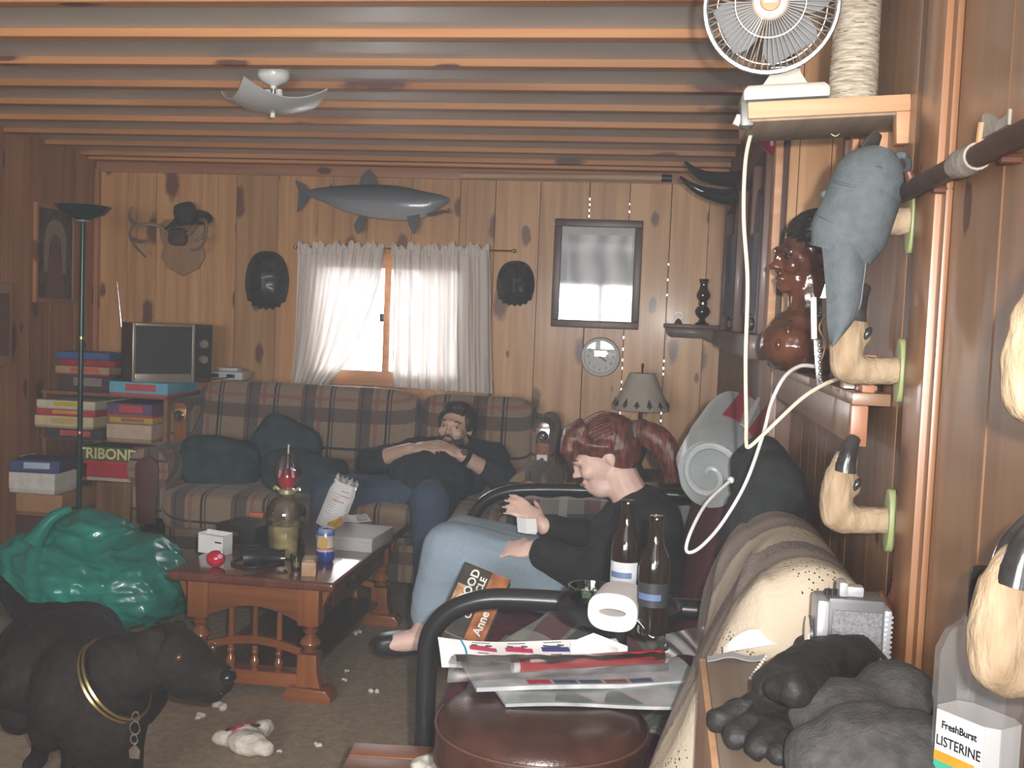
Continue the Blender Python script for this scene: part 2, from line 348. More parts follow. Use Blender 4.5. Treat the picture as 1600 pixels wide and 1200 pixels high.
def batten(x, holes):
    z = 0.
    for h, hh in sorted(holes):
        back.bx(x - .03, x + .03, YB + .022, YB + .032, z, h); z = h + hh
    back.bx(x - .03, x + .03, YB + .022, YB + .032, z, ZC + .05)
for x in seams[:-1]:
    hs = []
    if x == -.412: hs = [(1.99 - .03 * k, .012) for k in range(5)] + [(1.82, .01), (1.79, .006)]
    if x == -.2: hs = [(1.97, .008), (1.93, .01)] + [(1.31 - .055 * k + random.uniform(-.01, .01), .012) for k in range(7)] + [(.86, .012), (.83, .01)]
    if x == .017: hs = [(1.66, .008), (1.58, .007), (1.50, .008), (1.15, .01), (1.11, .012), (1.08, .009), (.92, .012), (.87, .014), (.83, .01)]
    if x == -.915: hs = []
    if WX0 < x < WX1:
        back.bx(x - .03, x + .03, YB + .022, YB + .032, 0, WZ0 - .02); back.bx(x - .03, x + .03, YB + .022, YB + .032, WZ1 + .02, ZC + .05)
    else: batten(x, hs)
back.build('batten', DARKW, wb)
MB().bx(XL, XF, 5.585, 5.6, 2.08, 2.15).build('trim_1', wood('top_board', (.24, .10, .05), (.36, .17, .09), 'X', .5, .08, (.08, .03, .02)), bevel=.003)
struct(bpy.data.objects['trim_1'])
tb = MB().cyl((-1.1, 5.565, 2.098), (-.04, 5.565, 2.106), .019, .021, 12); o = tb.build('trim_2', wood('peeled_pole', (.45, .27, .15), (.6, .4, .25), 'X', .5), smooth=True); struct(o)
MB().cyl((-.04, 5.565, 2.106), (.012, 5.565, 2.106), .022, .02, 10).build('pole_end', BLACKP, o, smooth=True)
# ---- window with its sash, curtains come later
WINW = wood('window_pine', (.5, .22, .09), (.66, .34, .16), 'X', .4, 0, coat=.3)
wn = sempty('window_1', (-1.485, YB, WZ0))
fw = MB()
fw.bx(WX0, WX1, YB - .012, YB + .06, WZ0 - .05, WZ0 + .03); fw.bx(WX0, WX1, YB - .004, YB + .06, WZ1 - .03, WZ1 + .055)
fw.bx(WX0 - .05, WX0 + .03, YB - .004, YB + .06, WZ0 - .05, WZ1 + .055); fw.bx(WX1 - .03, WX1 + .05, YB - .004, YB + .06, WZ0 - .05, WZ1 + .055)
fw.build('window_frame', WINW, wn, bevel=.003)
MB().bx(-1.515, -1.475, YB + .005, YB + .05, WZ0 + .03, WZ1 - .03).build('mullion', WINW, wn, bevel=.003)
MB().bx(-1.535, -1.515, YB + .0, YB + .012, 1.30, 1.345).build('window_latch', BLACKM, wn, bevel=.002)
for a, b in ((WX0 + .03, -1.515), (-1.475, WX1 - .03)):
    MB().bx(a, b, YB + .03, YB + .034, WZ0 + .03, WZ1 - .03).build('pane', GLASS, wn)
# ---- left wall
wl = sempty('wall_left', (XL, 4, 0)); yy = YB
ws = [.21, .24, .19, .22, .25, .2, .23, .21]
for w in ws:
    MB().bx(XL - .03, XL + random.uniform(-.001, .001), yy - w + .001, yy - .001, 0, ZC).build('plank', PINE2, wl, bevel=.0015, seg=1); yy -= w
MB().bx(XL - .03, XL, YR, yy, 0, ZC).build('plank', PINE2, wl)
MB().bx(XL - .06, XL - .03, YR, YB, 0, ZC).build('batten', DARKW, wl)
MB().bx(XL, XL + .025, 5.575, 5.6, 0, 2.1).build('corner_strip', PINE2, wl)
# ---- right wall: near panelling, a recess with a pine end, a far run of dark boards
wr = sempty('wall_right', (XR, 1, 0))
PANELM = wood('brown_panel', (.10, .05, .027), (.17, .085, .045), 'Z', .4, 0, g=.7)
near = [2.19, 2.03, 1.83, 1.66, 1.545, 1.44, 1.22, .93, .6, .2, -.4, -1.2, YR]
for i in range(len(near) - 1):
    a, b = near[i], near[i + 1]
    if abs(a - 1.545) < 1e-6: MB().bx(XR - .018, XR + .02, b, a, 0, ZC).build('casing', wood('gloss_casing', (.24, .105, .045), (.33, .16, .075), 'Z', .36, 0, g=.9, coat=.25), wr, bevel=.004)
    else: MB().bx(XR + random.uniform(0, .0015), XR + .02, b + .001, a - .001, 0, ZC).build('panel_board', PANEL if abs(a - 1.66) > 1e-6 else PANELM, wr, bevel=.002, seg=1)
MB().bx(XR - .009, XR, 1.42, 1.445, 0, ZC).build('bead', wood('gloss_casing', (0, 0, 0), (0, 0, 0)), wr, bevel=.003)
MB().bx(XR + .02, .62, YR, 2.19, 0, ZC).build('wall_core', DARKW, wr)
MB().bx(XR - .012, XR + .0, 2.13, 2.165, 1.255, ZC).build('trim_strip', RAWW, wr, bevel=.002)
MB().bx(XR - .02, XR + .0, 2.17, 2.195, 1.255, ZC).build('jamb', DARKW, wr, bevel=.002)
wq = sempty('wall_right_recess', (.5, 2.6, 1.25))
for a, b in ((.318, .345), (.345, .43), (.43, .53), (.53, .625)):
    MB().bx(a + .0007, b - .0007, 2.95, 2.975, 1.255, ZC).build('plank', PINE, wq, bevel=.001, seg=1)
MB().bx(.62, .65, 2.19, 2.95, 1.2, ZC).build('recess_back', PANEL, wq)
yy = 2.19
while yy < 2.94:
    MB().bx(XR, XR + .02, yy + .001, yy + .125, 0, 1.235).build('panel_board', PANEL, wq, bevel=.002, seg=1); yy += .127
MB().bx(XR + .02, .62, 2.19, 2.95, 0, 1.235).build('wall_core', DARKW, wq)
wf = sempty('wall_right_far', (XF, 4.2, 0)); yy = 2.95
MB().bx(XF - .006, .318, 2.935, 2.96, 1.255, ZC).build('jamb', DARKW, wf, bevel=.002)
while yy < 5.58:
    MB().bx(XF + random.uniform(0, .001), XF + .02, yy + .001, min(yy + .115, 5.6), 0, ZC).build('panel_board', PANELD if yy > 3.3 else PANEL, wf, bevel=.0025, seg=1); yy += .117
MB().bx(XF + .02, .62, 2.975, 5.6, 0, ZC).build('wall_core', DARKW, wf)
# ---- wall behind the camera with its window
we = sempty('wall_rear', (-1.4, YR, 0)); RX0, RX1, RZ0, RZ1 = -1.7, .1, .95, 1.85
w_ = MB(); w_.bx(XL, RX0, YR - .06, YR, 0, ZC); w_.bx(RX1, .62, YR - .06, YR, 0, ZC); w_.bx(RX0, RX1, YR - .06, YR, 0, RZ0); w_.bx(RX0, RX1, YR - .06, YR, RZ1, ZC)
w_.build('panel', PINE2, we)
w2 = sempty('window_2', (-.8, YR, RZ0)); fw = MB()
for a in ((RX0, RX1, RZ0, RZ0 + .05), (RX0, RX1, RZ1 - .05, RZ1), (RX0, RX0 + .05, RZ0, RZ1), (RX1 - .05, RX1, RZ0, RZ1), (-.83, -.77, RZ0, RZ1)): fw.bx(a[0], a[1], YR - .06, YR + .01, a[2], a[3])
fw.build('window_frame', WINW, w2)
MB().bx(RX0 + .05, RX1 - .05, YR - .035, YR - .03, RZ0 + .05, RZ1 - .05).build('pane', GLASS, w2)
# ---- outside: snow and a few bare trees
SNOW = mat('snow', (.8, .82, .85), .9, .05)
o = MB().bx(-16, 14, 5.8, 40, -.6, -.5).build('ground', SNOW); struct(o)
BARK = mat('grey_bark', (.2, .17, .15), .9, .2)
for k, (x, yq, h, r, lb) in enumerate(((-2.3, 10.5, 6, .09, 'slim bare tree nearest beyond the window, right of the gap'), (-3.2, 14, 7, .13, 'thicker bare tree farther off beyond the window gap'))):
    t = thing('bare_tree', (x, yq, -.5), lb, 'tree')
    MB().tube(bez([(x, yq, -.55), (x + .1, yq, 1.5), (x - .05, yq, 3.4), (x + .1, yq, h)], 6), [r * (1 - .03 * i) for i in range(19)], 8).build('trunk', BARK, t, smooth=True)
    for j in range(9):
        z = .6 + j * .45; a = random.uniform(0, 6.28)
        MB().tube(bez([(x + .03, yq, z), (x + .5 * math.cos(a), yq + .5 * math.sin(a), z + .35), (x + 1.1 * math.cos(a), yq + 1.1 * math.sin(a), z + .55)], 4), [r * .3 * (1 - .1 * i) for i in range(9)], 5).build('branch', BARK, t, smooth=True)
# ================================================================== on and along the back wall
def cush(mb, c, r, e=.35, M=None, n=28, m=18, fn=None):
    """pillowy block: rounded box of half sizes r"""
    c = V(c); pw = lambda t, k: math.copysign(abs(t) ** k, t); vs = []; fs = []
    for j in range(m + 1):
        t = -PI / 2 + PI * j / m
        for i in range(n):
            a = 2 * PI * i / n
            p = V((r[0] * pw(math.cos(t), e) * pw(math.cos(a), e), r[1] * pw(math.cos(t), e) * pw(math.sin(a), e), r[2] * pw(math.sin(t), e)))
            if fn: p = fn(p)
            vs.append(c + (M @ p if M else p))
    for j in range(m):
        for i in range(n): fs.append((j * n + i, j * n + (i + 1) % n, (j + 1) * n + (i + 1) % n, (j + 1) * n + i))
    return mb.add(vs, fs)
def matz(name, stops, ax=2, rough=.5, vs=60, var=.25, bump=0, coat=0):
    """colour runs along one axis of the object, with mottling"""
    m = bpy.data.materials.new(name); m.use_nodes = True; nt = m.node_tree; N = nt.nodes; L = nt.links; b = N['Principled BSDF']; b.inputs['Roughness'].default_value = rough; b.inputs['Coat Weight'].default_value = coat
    tc = N.new('ShaderNodeTexCoord'); sp = N.new('ShaderNodeSeparateXYZ'); L.new(tc.outputs['Object'], sp.inputs[0]); no = N.new('ShaderNodeTexNoise'); no.inputs['Scale'].default_value = vs; no.inputs['Detail'].default_value = 4; L.new(tc.outputs['Object'], no.inputs[0])
    mr = N.new('ShaderNodeMapRange'); mr.inputs[1].default_value = stops[0][0]; mr.inputs[2].default_value = stops[-1][0]; L.new(sp.outputs[ax], mr.inputs[0])
    ad = N.new('ShaderNodeMath'); ad.operation = 'MULTIPLY_ADD'; ad.inputs[1].default_value = var; L.new(no.outputs[0], ad.inputs[0]); sb = N.new('ShaderNodeMath'); sb.operation = 'SUBTRACT'; sb.inputs[1].default_value = var / 2; L.new(mr.outputs[0], ad.inputs[2]); L.new(ad.outputs[0], sb.inputs[0])
    rp = N.new('ShaderNodeValToRGB'); L.new(sb.outputs[0], rp.inputs[0]); z0, z1 = stops[0][0], stops[-1][0]; e = rp.color_ramp.elements
    e[0].position = 0; e[0].color = (*stops[0][1], 1); e[1].position = 1; e[1].color = (*stops[-1][1], 1)
    for z, c in stops[1:-1]: q = e.new((z - z0) / (z1 - z0)); q.color = (*c, 1)
    L.new(rp.outputs[0], b.inputs['Base Color'])
    if bump: bp = N.new('ShaderNodeBump'); bp.inputs['Strength'].default_value = bump; bp.inputs['Distance'].default_value = .003; L.new(no.outputs[0], bp.inputs['Height']); L.new(bp.outputs[0], b.inputs['Normal'])
    return m
# ---- curtains on a rod
CUR = curtain_mat(); YC = 5.535
r0, r1 = aY(462, 386, YC), aY(803, 392, YC)
rod = thing('curtain_rod', (r0.x, YC, r0.z), 'thin brass curtain rod above the window, its end sticking out on the right', 'curtain rod')
MB().cyl(r0, r1, .005, n=8).build('rod', BRASS, rod, smooth=True)
MB().ell(r1, .011).build('finial', BRASS, rod, smooth=True); MB().ell(r0, .011).build('finial', BRASS, rod, smooth=True)
for q in (aY(470, 388, YC), aY(760, 391, YC)): MB().bx(q.x - .006, q.x + .006, YC, YB, q.z - .006, q.z + .006).build('bracket', BRASS, rod)
def curtain(name, lf, rt, label, ph, np):
    t = thing(name, (lf[0].x, YC, lf[-1].z), label, 'curtain', 'sheer window curtains'); LF, RT = bez(lf, 12), bez(rt, 12)
    def fn(u, v):
        k = v * (len(LF) - 1); i = min(int(k), len(LF) - 2); w = k - i
        a = LF[i].lerp(LF[i + 1], w); b = RT[int(min(k * (len(RT) - 1) / (len(LF) - 1), len(RT) - 1))]
        p = a.lerp(b, u + .012 * math.sin(u * 40 + ph)); wd = max(.25, (b.x - a.x) / .55)
        p.y = YC - .012 + .02 * math.sin(u * PI * 2 * np + ph + .8 * math.sin(v * 3)) * (.5 + .5 * v) + .008 * math.sin(u * PI * 2 * np * 2.3 + v * 2)
        return p
    MB().sheet(fn, 110, 40).build('panel', CUR, t, smooth=80)
    a, b = lf[0], rt[0]
    def hd(u, v):
        p = a.lerp(b, u); z = -.035 + v * (.06 + .012 * math.sin(u * 31 + ph) + .01 * math.sin(u * 73)); return V((p.x, YC + .012 * math.sin(u * 90 + ph) * (.4 + abs(v - .5)) - .012, p.z + z))
    MB().sheet(hd, 120, 8).build('ruffle', CUR, t, smooth=80); return t
def cp(*q): return [aY(x, y, YC) for x, y in q]
curtain('curtain', cp((466, 388), (463, 450), (460, 530), (455, 598)), cp((600, 388), (592, 440), (572, 500), (545, 560), (512, 604)), 'sheer white curtain panel on the left, drawn aside at the bottom', .3, 7)
curtain('curtain', cp((612, 390), (612, 450), (611, 530), (610, 604)), cp((765, 391), (767, 450), (768, 530), (770, 615)), 'sheer white curtain panel hanging straight over the right window half', 1.2, 8)
# ---- mounted salmon
YF = 5.53
st = [(481, 297, 306), (495, 294, 312), (510, 292, 318), (540, 289, 331), (580, 288, 341), (620, 290, 345), (650, 296, 343), (668, 300, 338), (684, 303, 327), (696, 307, 318), (701, 309, 314)]
fish = thing('mounted_fish', aY(590, 345, YF), 'mounted grey salmon with open hooked jaw above the window', 'mounted fish'); mb = MB(); rings = []
for x, a, b in bez([V(s) for s in st], 4):
    p = aY(x, a, YF); q = aY(x, b, YF); c = (p + q) / 2; h = (p - q).length / 2
    rings.append([V((c.x, YF - h * .62 * math.sin(2 * PI * i / 18), c.z + h * math.cos(2 * PI * i / 18))) for i in range(18)])
mb.loft(rings)
c0 = aY(590, 345, YF).z
mb.build('body', matz('salmon_skin', [(0, (.42, .43, .44)), (.06, (.30, .32, .34)), (.12, (.14, .16, .19)), (.19, (.05, .06, .08))], 2, .25, 90, .15, .1, .5), fish, smooth=70)
FIN = mat('fin_skin', (.09, .09, .10), .4, .3, 120)
def fin(pts, nm='fin', y=YF, th=.008, p=fish, m=FIN): return MB().prism([(aY(a, b, y).x, aY(a, b, y).z) for a, b in pts], th, T(0, y + th / 2, 0) @ Rx(PI / 2)).build(nm, m, p, bevel=.002, seg=1)
fin([(484, 298), (476, 288), (461, 281), (467, 300), (464, 332), (478, 318), (484, 306)], 'tail_fin'); fin([(560, 291), (565, 274), (577, 264), (586, 276), (589, 290)], 'dorsal_fin')
fin([(562, 336), (572, 340), (568, 358), (558, 366), (553, 352)], 'pelvic_fin', 5.50); fin([(636, 338), (656, 335), (654, 352), (647, 367), (639, 352)], 'pectoral_fin', 5.49); fin([(514, 292), (517, 288), (520, 292)], 'adipose_fin')
MB().tube(bez([aY(660, 334, 5.525), aY(678, 334, 5.52), aY(692, 330, 5.52), aY(701, 331, 5.52), aY(700, 325, 5.52)], 4), [.012, .012, .011, .01, .009, .009, .008, .008, .007, .007, .006, .006, .006, .005, .005, .004, .003], 8).build('lower_jaw', FIN, fish, smooth=True)
MB().ell(aY(673, 316, 5.497), .008).build('eye', mat('pale_eye', (.5, .5, .45), .2), fish, smooth=True)
MB().bx(aY(560, 310, 5.56).x, aY(620, 310, 5.56).x, 5.54, 5.6, c0 + .06, c0 + .10).build('wall_block', PINE2, fish)
# ---- turtle shells
SHELL = mat('turtle_shell', (.022, .022, .026), .45, .5, 40, .9, 45, coat=.2)
def shell(c, w, h, dp, label, sd):
    t = thing('turtle_shell', c, label, 'turtle shell', 'turtle shells on the wall')
    mb = MB(); rings = []; n = 44; K = 9
    for k in range(K):
        s = 1 - (k / (K - 1)) ** 1.6; ring = []
        for i in range(n):
            a = 2 * PI * i / n; ca, sa = math.cos(a), math.sin(a); q = (abs(ca) ** 2.6 + abs(sa) ** 2.6) ** (-1 / 2.6)
            jag = (.06 if i % 2 else -.03) if (sa < -.55 and k == 0) else 0
            wx = w * (1.0 if sa < 0 else 1 - .12 * sa)
            keel = .012 * math.exp(-(ca * q * s * 6) ** 2) + .008 * math.exp(-((abs(ca * q * s) - .5) * 8) ** 2) + .005 * math.sin(sa * q * s * 11)
            ring.append(V((c[0] + wx * ca * q * max(s, .02) * (1 + jag), c[1] - dp * (1 - s * s) - keel * (k > 1), c[2] + h * sa * q * max(s, .02) * (1 + jag))))
        rings.append(ring)
    mb.loft([[V((p.x, c[1] + .012, p.z)) for p in rings[0]]] + rings); mb.build('carapace', SHELL, t, smooth=50)
    MB().cyl((c[0], 5.6, c[2]), (c[0], c[1] + .01, c[2]), .02, n=8).build('peg', DARKW, t)
p = aY(416, 437, 5.57); shell((p.x, 5.575, p.z), .125, .158, .07, 'larger dark turtle shell on the planks left of the window', 1)
p = aY(805, 442, 5.57); shell((p.x, 5.575, p.z), .102, .118, .06, 'smaller dark turtle shell on the planks right of the window', 2)
# ---- antler plaque and the felt hat on it
pq = thing('antler_mount', aY(284, 430, 5.58), 'small deer antlers on a shield-shaped pine plaque', 'antlers')
sh = [(249, 352), (256, 343), (312, 340), (319, 352), (317, 380), (320, 402), (310, 420), (284, 432), (260, 418), (251, 402), (255, 385), (250, 370)]
MB().prism([(aY(a, b, 5.585).x, aY(a, b, 5.585).z) for a, b in sh], .018, T(0, 5.6, 0) @ Rx(PI / 2)).build('plaque', wood('plaque_pine', (.3, .15, .065), (.42, .24, .11), 'Z', .5), pq, bevel=.004)
b_ = MB(); cush(b_, aY(278, 370, 5.565), (.055, .028, .05), .6); b_.build('skull_cap', mat('brown_leather_cap', (.06, .035, .025), .7), pq, smooth=True)
ANT = matz('antler', [(0, (.16, .11, .07)), (.3, (.34, .26, .18))], 2, .5, 40)
def antler(paths):
    for q in paths:
        pts = bez([aY(a, b, y) for a, b, y in q], 6); MB().tube(pts, [.011 * (1 - .7 * i / len(pts)) + .002 for i in range(len(pts))], 8).build('antler', ANT, pq, smooth=True)
antler([[(262, 366, 5.55), (245, 352, 5.5), (215, 352, 5.44), (203, 362, 5.4), (208, 380, 5.37), (228, 402, 5.35)], [(212, 352, 5.44), (203, 340, 5.42), (206, 322, 5.42)], [(206, 373, 5.38), (218, 377, 5.36), (231, 376, 5.35)],
        [(294, 366, 5.55), (310, 345, 5.5), (322, 348, 5.42), (321, 372, 5.38), (312, 388, 5.36), (298, 391, 5.35)], [(321, 365, 5.39), (314, 372, 5.37), (304, 377, 5.36)]])
hat = thing('felt_hat', aY(290, 352, 5.5), 'dark brown brimmed felt hat hung over the antler plaque', 'hat')
FELT = mat('dark_felt', (.035, .03, .028), .95, .2, 80, .3)
Mh = T(aY(293, 343, 5.5)) @ Rz(.2) @ Ry(math.radians(-13)) @ Rx(math.radians(24))
mb = MB(); mb.M = Mh; mb.lathe([(.062, .0), (.064, .02), (.06, .06), (.05, .085), (.03, .088), (.004, .08)], 28); mb.build('crown', FELT, hat, smooth=60)
mb = MB(); mb.M = Mh
mb.sheet(lambda u, v: ((.06 + .065 * v) * math.cos(2 * PI * u) * 1.05, (.06 + .065 * v) * math.sin(2 * PI * u), .002 - .02 * v * math.cos(4 * PI * u + .3) - .012 * v), 48, 6, .004); mb.build('brim', FELT, hat, smooth=60)
mb = MB(); mb.M = Mh; mb.lathe([(.0655, .004), (.0665, .004), (.0665, .024), (.0655, .024)], 28); mb.build('hat_band', mat('hat_band', (.015, .013, .013), .6), hat, smooth=40)
# ---- framed picture under glass
fr = thing('framed_picture', (-.357, 5.59, 1.313), 'large grey picture in a dark wooden frame behind reflecting glass', 'picture')
FX0, FX1, FZ0, FZ1, FB = -.589, -.124, 1.313, 1.885, .04
for a in ((FX0, FX1, FZ0, FZ0 + FB), (FX0, FX1, FZ1 - FB, FZ1), (FX0, FX0 + FB, FZ0 + FB, FZ1 - FB), (FX1 - FB, FX1, FZ0 + FB, FZ1 - FB)):
    MB().bx(a[0], a[1], 5.566, 5.6, a[2], a[3]).build('frame_rail', wood('frame_wood', (.07, .035, .028), (.11, .06, .045), 'Z', .4), fr, bevel=.005)
def swirl():
    m = bpy.data.materials.new('grey_print'); m.use_nodes = True; nt = m.node_tree; N = nt.nodes; L = nt.links; b = N['Principled BSDF']; b.inputs['Roughness'].default_value = .35
    tc = N.new('ShaderNodeTexCoord'); wv = N.new('ShaderNodeTexWave'); wv.inputs['Scale'].default_value = 2.2; wv.inputs['Distortion'].default_value = 9; wv.inputs['Detail'].default_value = 2; wv.inputs['Detail Scale'].default_value = .8; L.new(tc.outputs['Object'], wv.inputs[0])
    rp = N.new('ShaderNodeValToRGB'); e = rp.color_ramp.elements; e[0].color = (.3, .3, .33, 1); e[1].color = (.75, .73, .73, 1); q = e.new(.45); q.color = (.55, .52, .53, 1); L.new(wv.outputs[0], rp.inputs[0]); L.new(rp.outputs[0], b.inputs['Base Color']); return m
MB().bx(FX0 + FB, FX1 - FB, 5.585, 5.59, FZ0 + FB, FZ1 - FB).build('mount_board', mat('grey_mount', (.6, .61, .63), .5, .04), fr)
MB().bx(FX0 + FB + .035, FX1 - FB - .012, 5.5835, 5.586, FZ0 + FB + .045, FZ1 - FB - .04).build('print', swirl(), fr)
MB().bx(FX0 + FB, FX1 - FB, 5.574, 5.577, FZ0 + FB, FZ1 - FB).build('glass', glass('picture_glass', (1, 1, 1), .04, .02), fr)
# ---- wall clock
cc = aY(938, 558, 5.57); ck = thing('wall_clock', (cc.x, 5.59, cc.z - .1), 'round white plastic wall clock below the framed picture', 'clock')
mb = MB(); mb.lathe([(.106, 0), (.106, .012), (.1, .026), (.086, .03), (.084, .02)], 40, (cc.x, 5.6, cc.z), Rx(PI / 2)); mb.build('rim', mat('white_clock', (.62, .62, .6), .35, .03), ck, smooth=40)
mb = MB(); mb.lathe([(.084, .0), (.084, .019)], 40, (cc.x, 5.6, cc.z), Rx(PI / 2)); mb.build('dial', mat('clock_dial', (.55, .55, .54), .4, .03), ck)
INK = mat('grey_ink', (.12, .12, .13), .6)
for h in range(1, 13):
    a = PI / 2 - h * PI / 6; text(str(h), .022, T(cc.x + .066 * math.cos(a), 5.5805, cc.z + .066 * math.sin(a)) @ Rx(PI / 2), INK, ck, 'numeral', bold=0)
for a, l, w in ((PI / 2 - 2 * PI * 9 / 60, .062, .003), (PI / 2 - 2 * PI * 4.15 / 12, .04, .006)):
    mb = MB(); mb.M = T(cc.x, 5.579, cc.z) @ Ry(-a); mb.bx(-.012, l, -.001, .001, -w / 2, w / 2); mb.build('hand', BLACKP, ck)
mb = MB(); mb.lathe([(.086, .0285), (.05, .033), (.002, .034)], 36, (cc.x, 5.6, cc.z), Rx(PI / 2)); mb.build('crystal', GLASS, ck, smooth=True)
# ---- little wall shelf with oil lamp and bell
s0, s1 = aY(1037, 505, 5.45), aY(1037, 528, 5.45)
sh = thing('wall_shelf', (.16, 5.5, s1.z), 'small dark wooden shelf in the corner under the oil lamp', 'shelf')
MB().bx(s0.x, .3, 5.45, 5.6, s0.z - .022, s0.z).build('board', DARKW, sh, bevel=.004)
MB().prism([(s0.x + .01, s0.z - .022), (.3, s0.z - .022), (.3, s1.z - .03), (.24, s1.z - .012), (.2, s1.z + .005), (s0.x + .04, s1.z + .005), (s0.x + .018, s1.z + .02)], .018, T(0, 5.49, 0) @ Rx(PI / 2)).build('apron', DARKW, sh, bevel=.002)
lx = aY(1097, 500, 5.52).x; lz = s0.z
ol = thing('oil_lamp', (lx, 5.52, lz), 'glass oil lamp with tall chimney on the small corner shelf', 'oil lamp')
mb = MB().lathe([(.034, 0), (.036, .006), (.02, .016), (.014, .03), (.034, .05), (.04, .07), (.03, .09), (.016, .1)], 24, (lx, 5.52, lz)); mb.build('font', glass('smoky_glass', (.42, .38, .36), .03, .5), ol, smooth=50)
mb = MB().lathe([(.018, .098), (.024, .104), (.024, .114), (.016, .118)], 20, (lx, 5.52, lz)); mb.build('burner', BRASS, ol, smooth=40)
mb = MB().lathe([(.018, .116), (.034, .14), (.036, .155), (.022, .185), (.018, .205), (.026, .235)], 24, (lx, 5.52, lz)); mb.build('chimney', glass('smoky_glass'), ol, smooth=60)
bx_ = aY(1060, 500, 5.52).x; tb_ = thing('table_bell', (bx_, 5.52, lz), 'tiny metal bell with ring handle on the corner shelf', 'bell')
MB().lathe([(.022, 0), (.02, .004), (.014, .016), (.006, .026), (.002, .027)], 18, (bx_, 5.52, lz)).build('dome', mat('pewter', (.25, .25, .24), .35, metal=.8), tb_, smooth=50)
MB().tube([(bx_ + .02 * math.cos(a), 5.52, lz + .04 + .02 * math.sin(a)) for a in [2 * PI * k / 20 for k in range(20)]], .003, 6, closed=True).build('handle', mat('pewter', (0, 0, 0)), tb_, smooth=True)
# ---- table lamp with cut-out shade on an end table
lp = aY(1003, 600, 5.15); et = thing('end_table', (lp.x, 5.2, 0), 'dark wooden end table half hidden behind the seated woman', 'table')
MB().bx(lp.x - .25, lp.x + .25, 4.98, 5.45, .56, .6).build('top', DARKW, et, bevel=.006)
for sx in (-.21, .21):
    for yq in (5.03, 5.4): MB().cyl((lp.x + sx, yq, 0), (lp.x + sx, yq, .56), .02, .025, 10).build('leg', DARKW, et, smooth=True)
tl = thing('table_lamp', (lp.x, 5.15, .6), 'table lamp with beige shade cut with small tree shapes', 'lamp')
zt = aY(1003, 583, 5.15).z; zb = aY(1003, 640, 5.15).z
SHADE = mat('beige_shade', (.45, .40, .33), .8, .06)
mb = MB(); mb.sheet(lambda u, v: (lp.x + (.14 - .078 * v) * math.cos(2 * PI * u), 5.15 + (.14 - .078 * v) * math.sin(2 * PI * u), zb + (zt - zb) * v), 48, 6, .003); shd = mb.build('lamp_shade', SHADE, tl, smooth=60)
GREEN = mat('dark_tree_cutout', (.05, .045, .04), .8)
for k in range(14):
    a = 2 * PI * k / 14 + .1; sz = .05 if k % 2 else .038; M = T(lp.x + .1405 * math.cos(a), 5.15 + .1405 * math.sin(a), zb + .012) @ Rz(a + PI / 2) @ Rx(PI / 2 - .40)
    MB().prism([(-.004, 0), (.004, 0), (.004, .01), (.015, .01), (.008, .022), (.011, .022), (.0, sz), (-.011, .022), (-.008, .022), (-.015, .01), (-.004, .01)], .003, M).build('tree_cutout', GREEN, shd)
MB().lathe([(.07, .6), (.075, .615), (.03, .635), (.018, .66), (.03, .7), (.045, .74), (.03, .79), (.012, .82), (.008, zb + .02)], 20, (lp.x, 5.15, 0)).build('base', mat('dark_iron', (.03, .028, .027), .5, metal=.5), tl, smooth=40)
MB().cyl((lp.x, 5.15, zb), (lp.x, 5.15, zt + .03), .004, .004, 8).build('harp', BLACKM, tl); MB().ell((lp.x, 5.15, zt + .035), (.007, .007, .014)).build('finial', BLACKM, tl, smooth=True)
for a in (0, 2.1, 4.2): MB().cyl((lp.x, 5.15, zt - .002), (lp.x + .062 * math.cos(a), 5.15 + .062 * math.sin(a), zt - .002), .002, n=6).build('spider', BLACKM, shd)
# ---- horns over the gun corner
hn = thing('mounted_horns', (.2, 5.0, 1.9), 'pair of polished black curved horns reaching over the corner', 'horns'); HORN = mat('black_horn', (.012, .011, .011), .16, .3, coat=.5)
for q in ([(1180, 272, 4.3), (1150, 281, 4.35), (1105, 277, 4.4), (1082, 265, 4.42), (1070, 252, 4.42)], [(1178, 292, 4.22), (1145, 308, 4.25), (1110, 303, 4.3), (1083, 292, 4.3), (1062, 276, 4.3)]):
    pts = bez([aY(*w) for w in q], 8); MB().tube(pts, [.036 * (1 - (i / len(pts)) ** 1.5) + .002 for i in range(len(pts))], 14).build('horn', HORN, hn, smooth=True)
a = aY(1180, 282, 4.26)
MB().bx(a.x - .01, .3, 4.14, 4.40, a.z - .05, a.z + .06).build('plaque', DARKW, hn, bevel=.01)
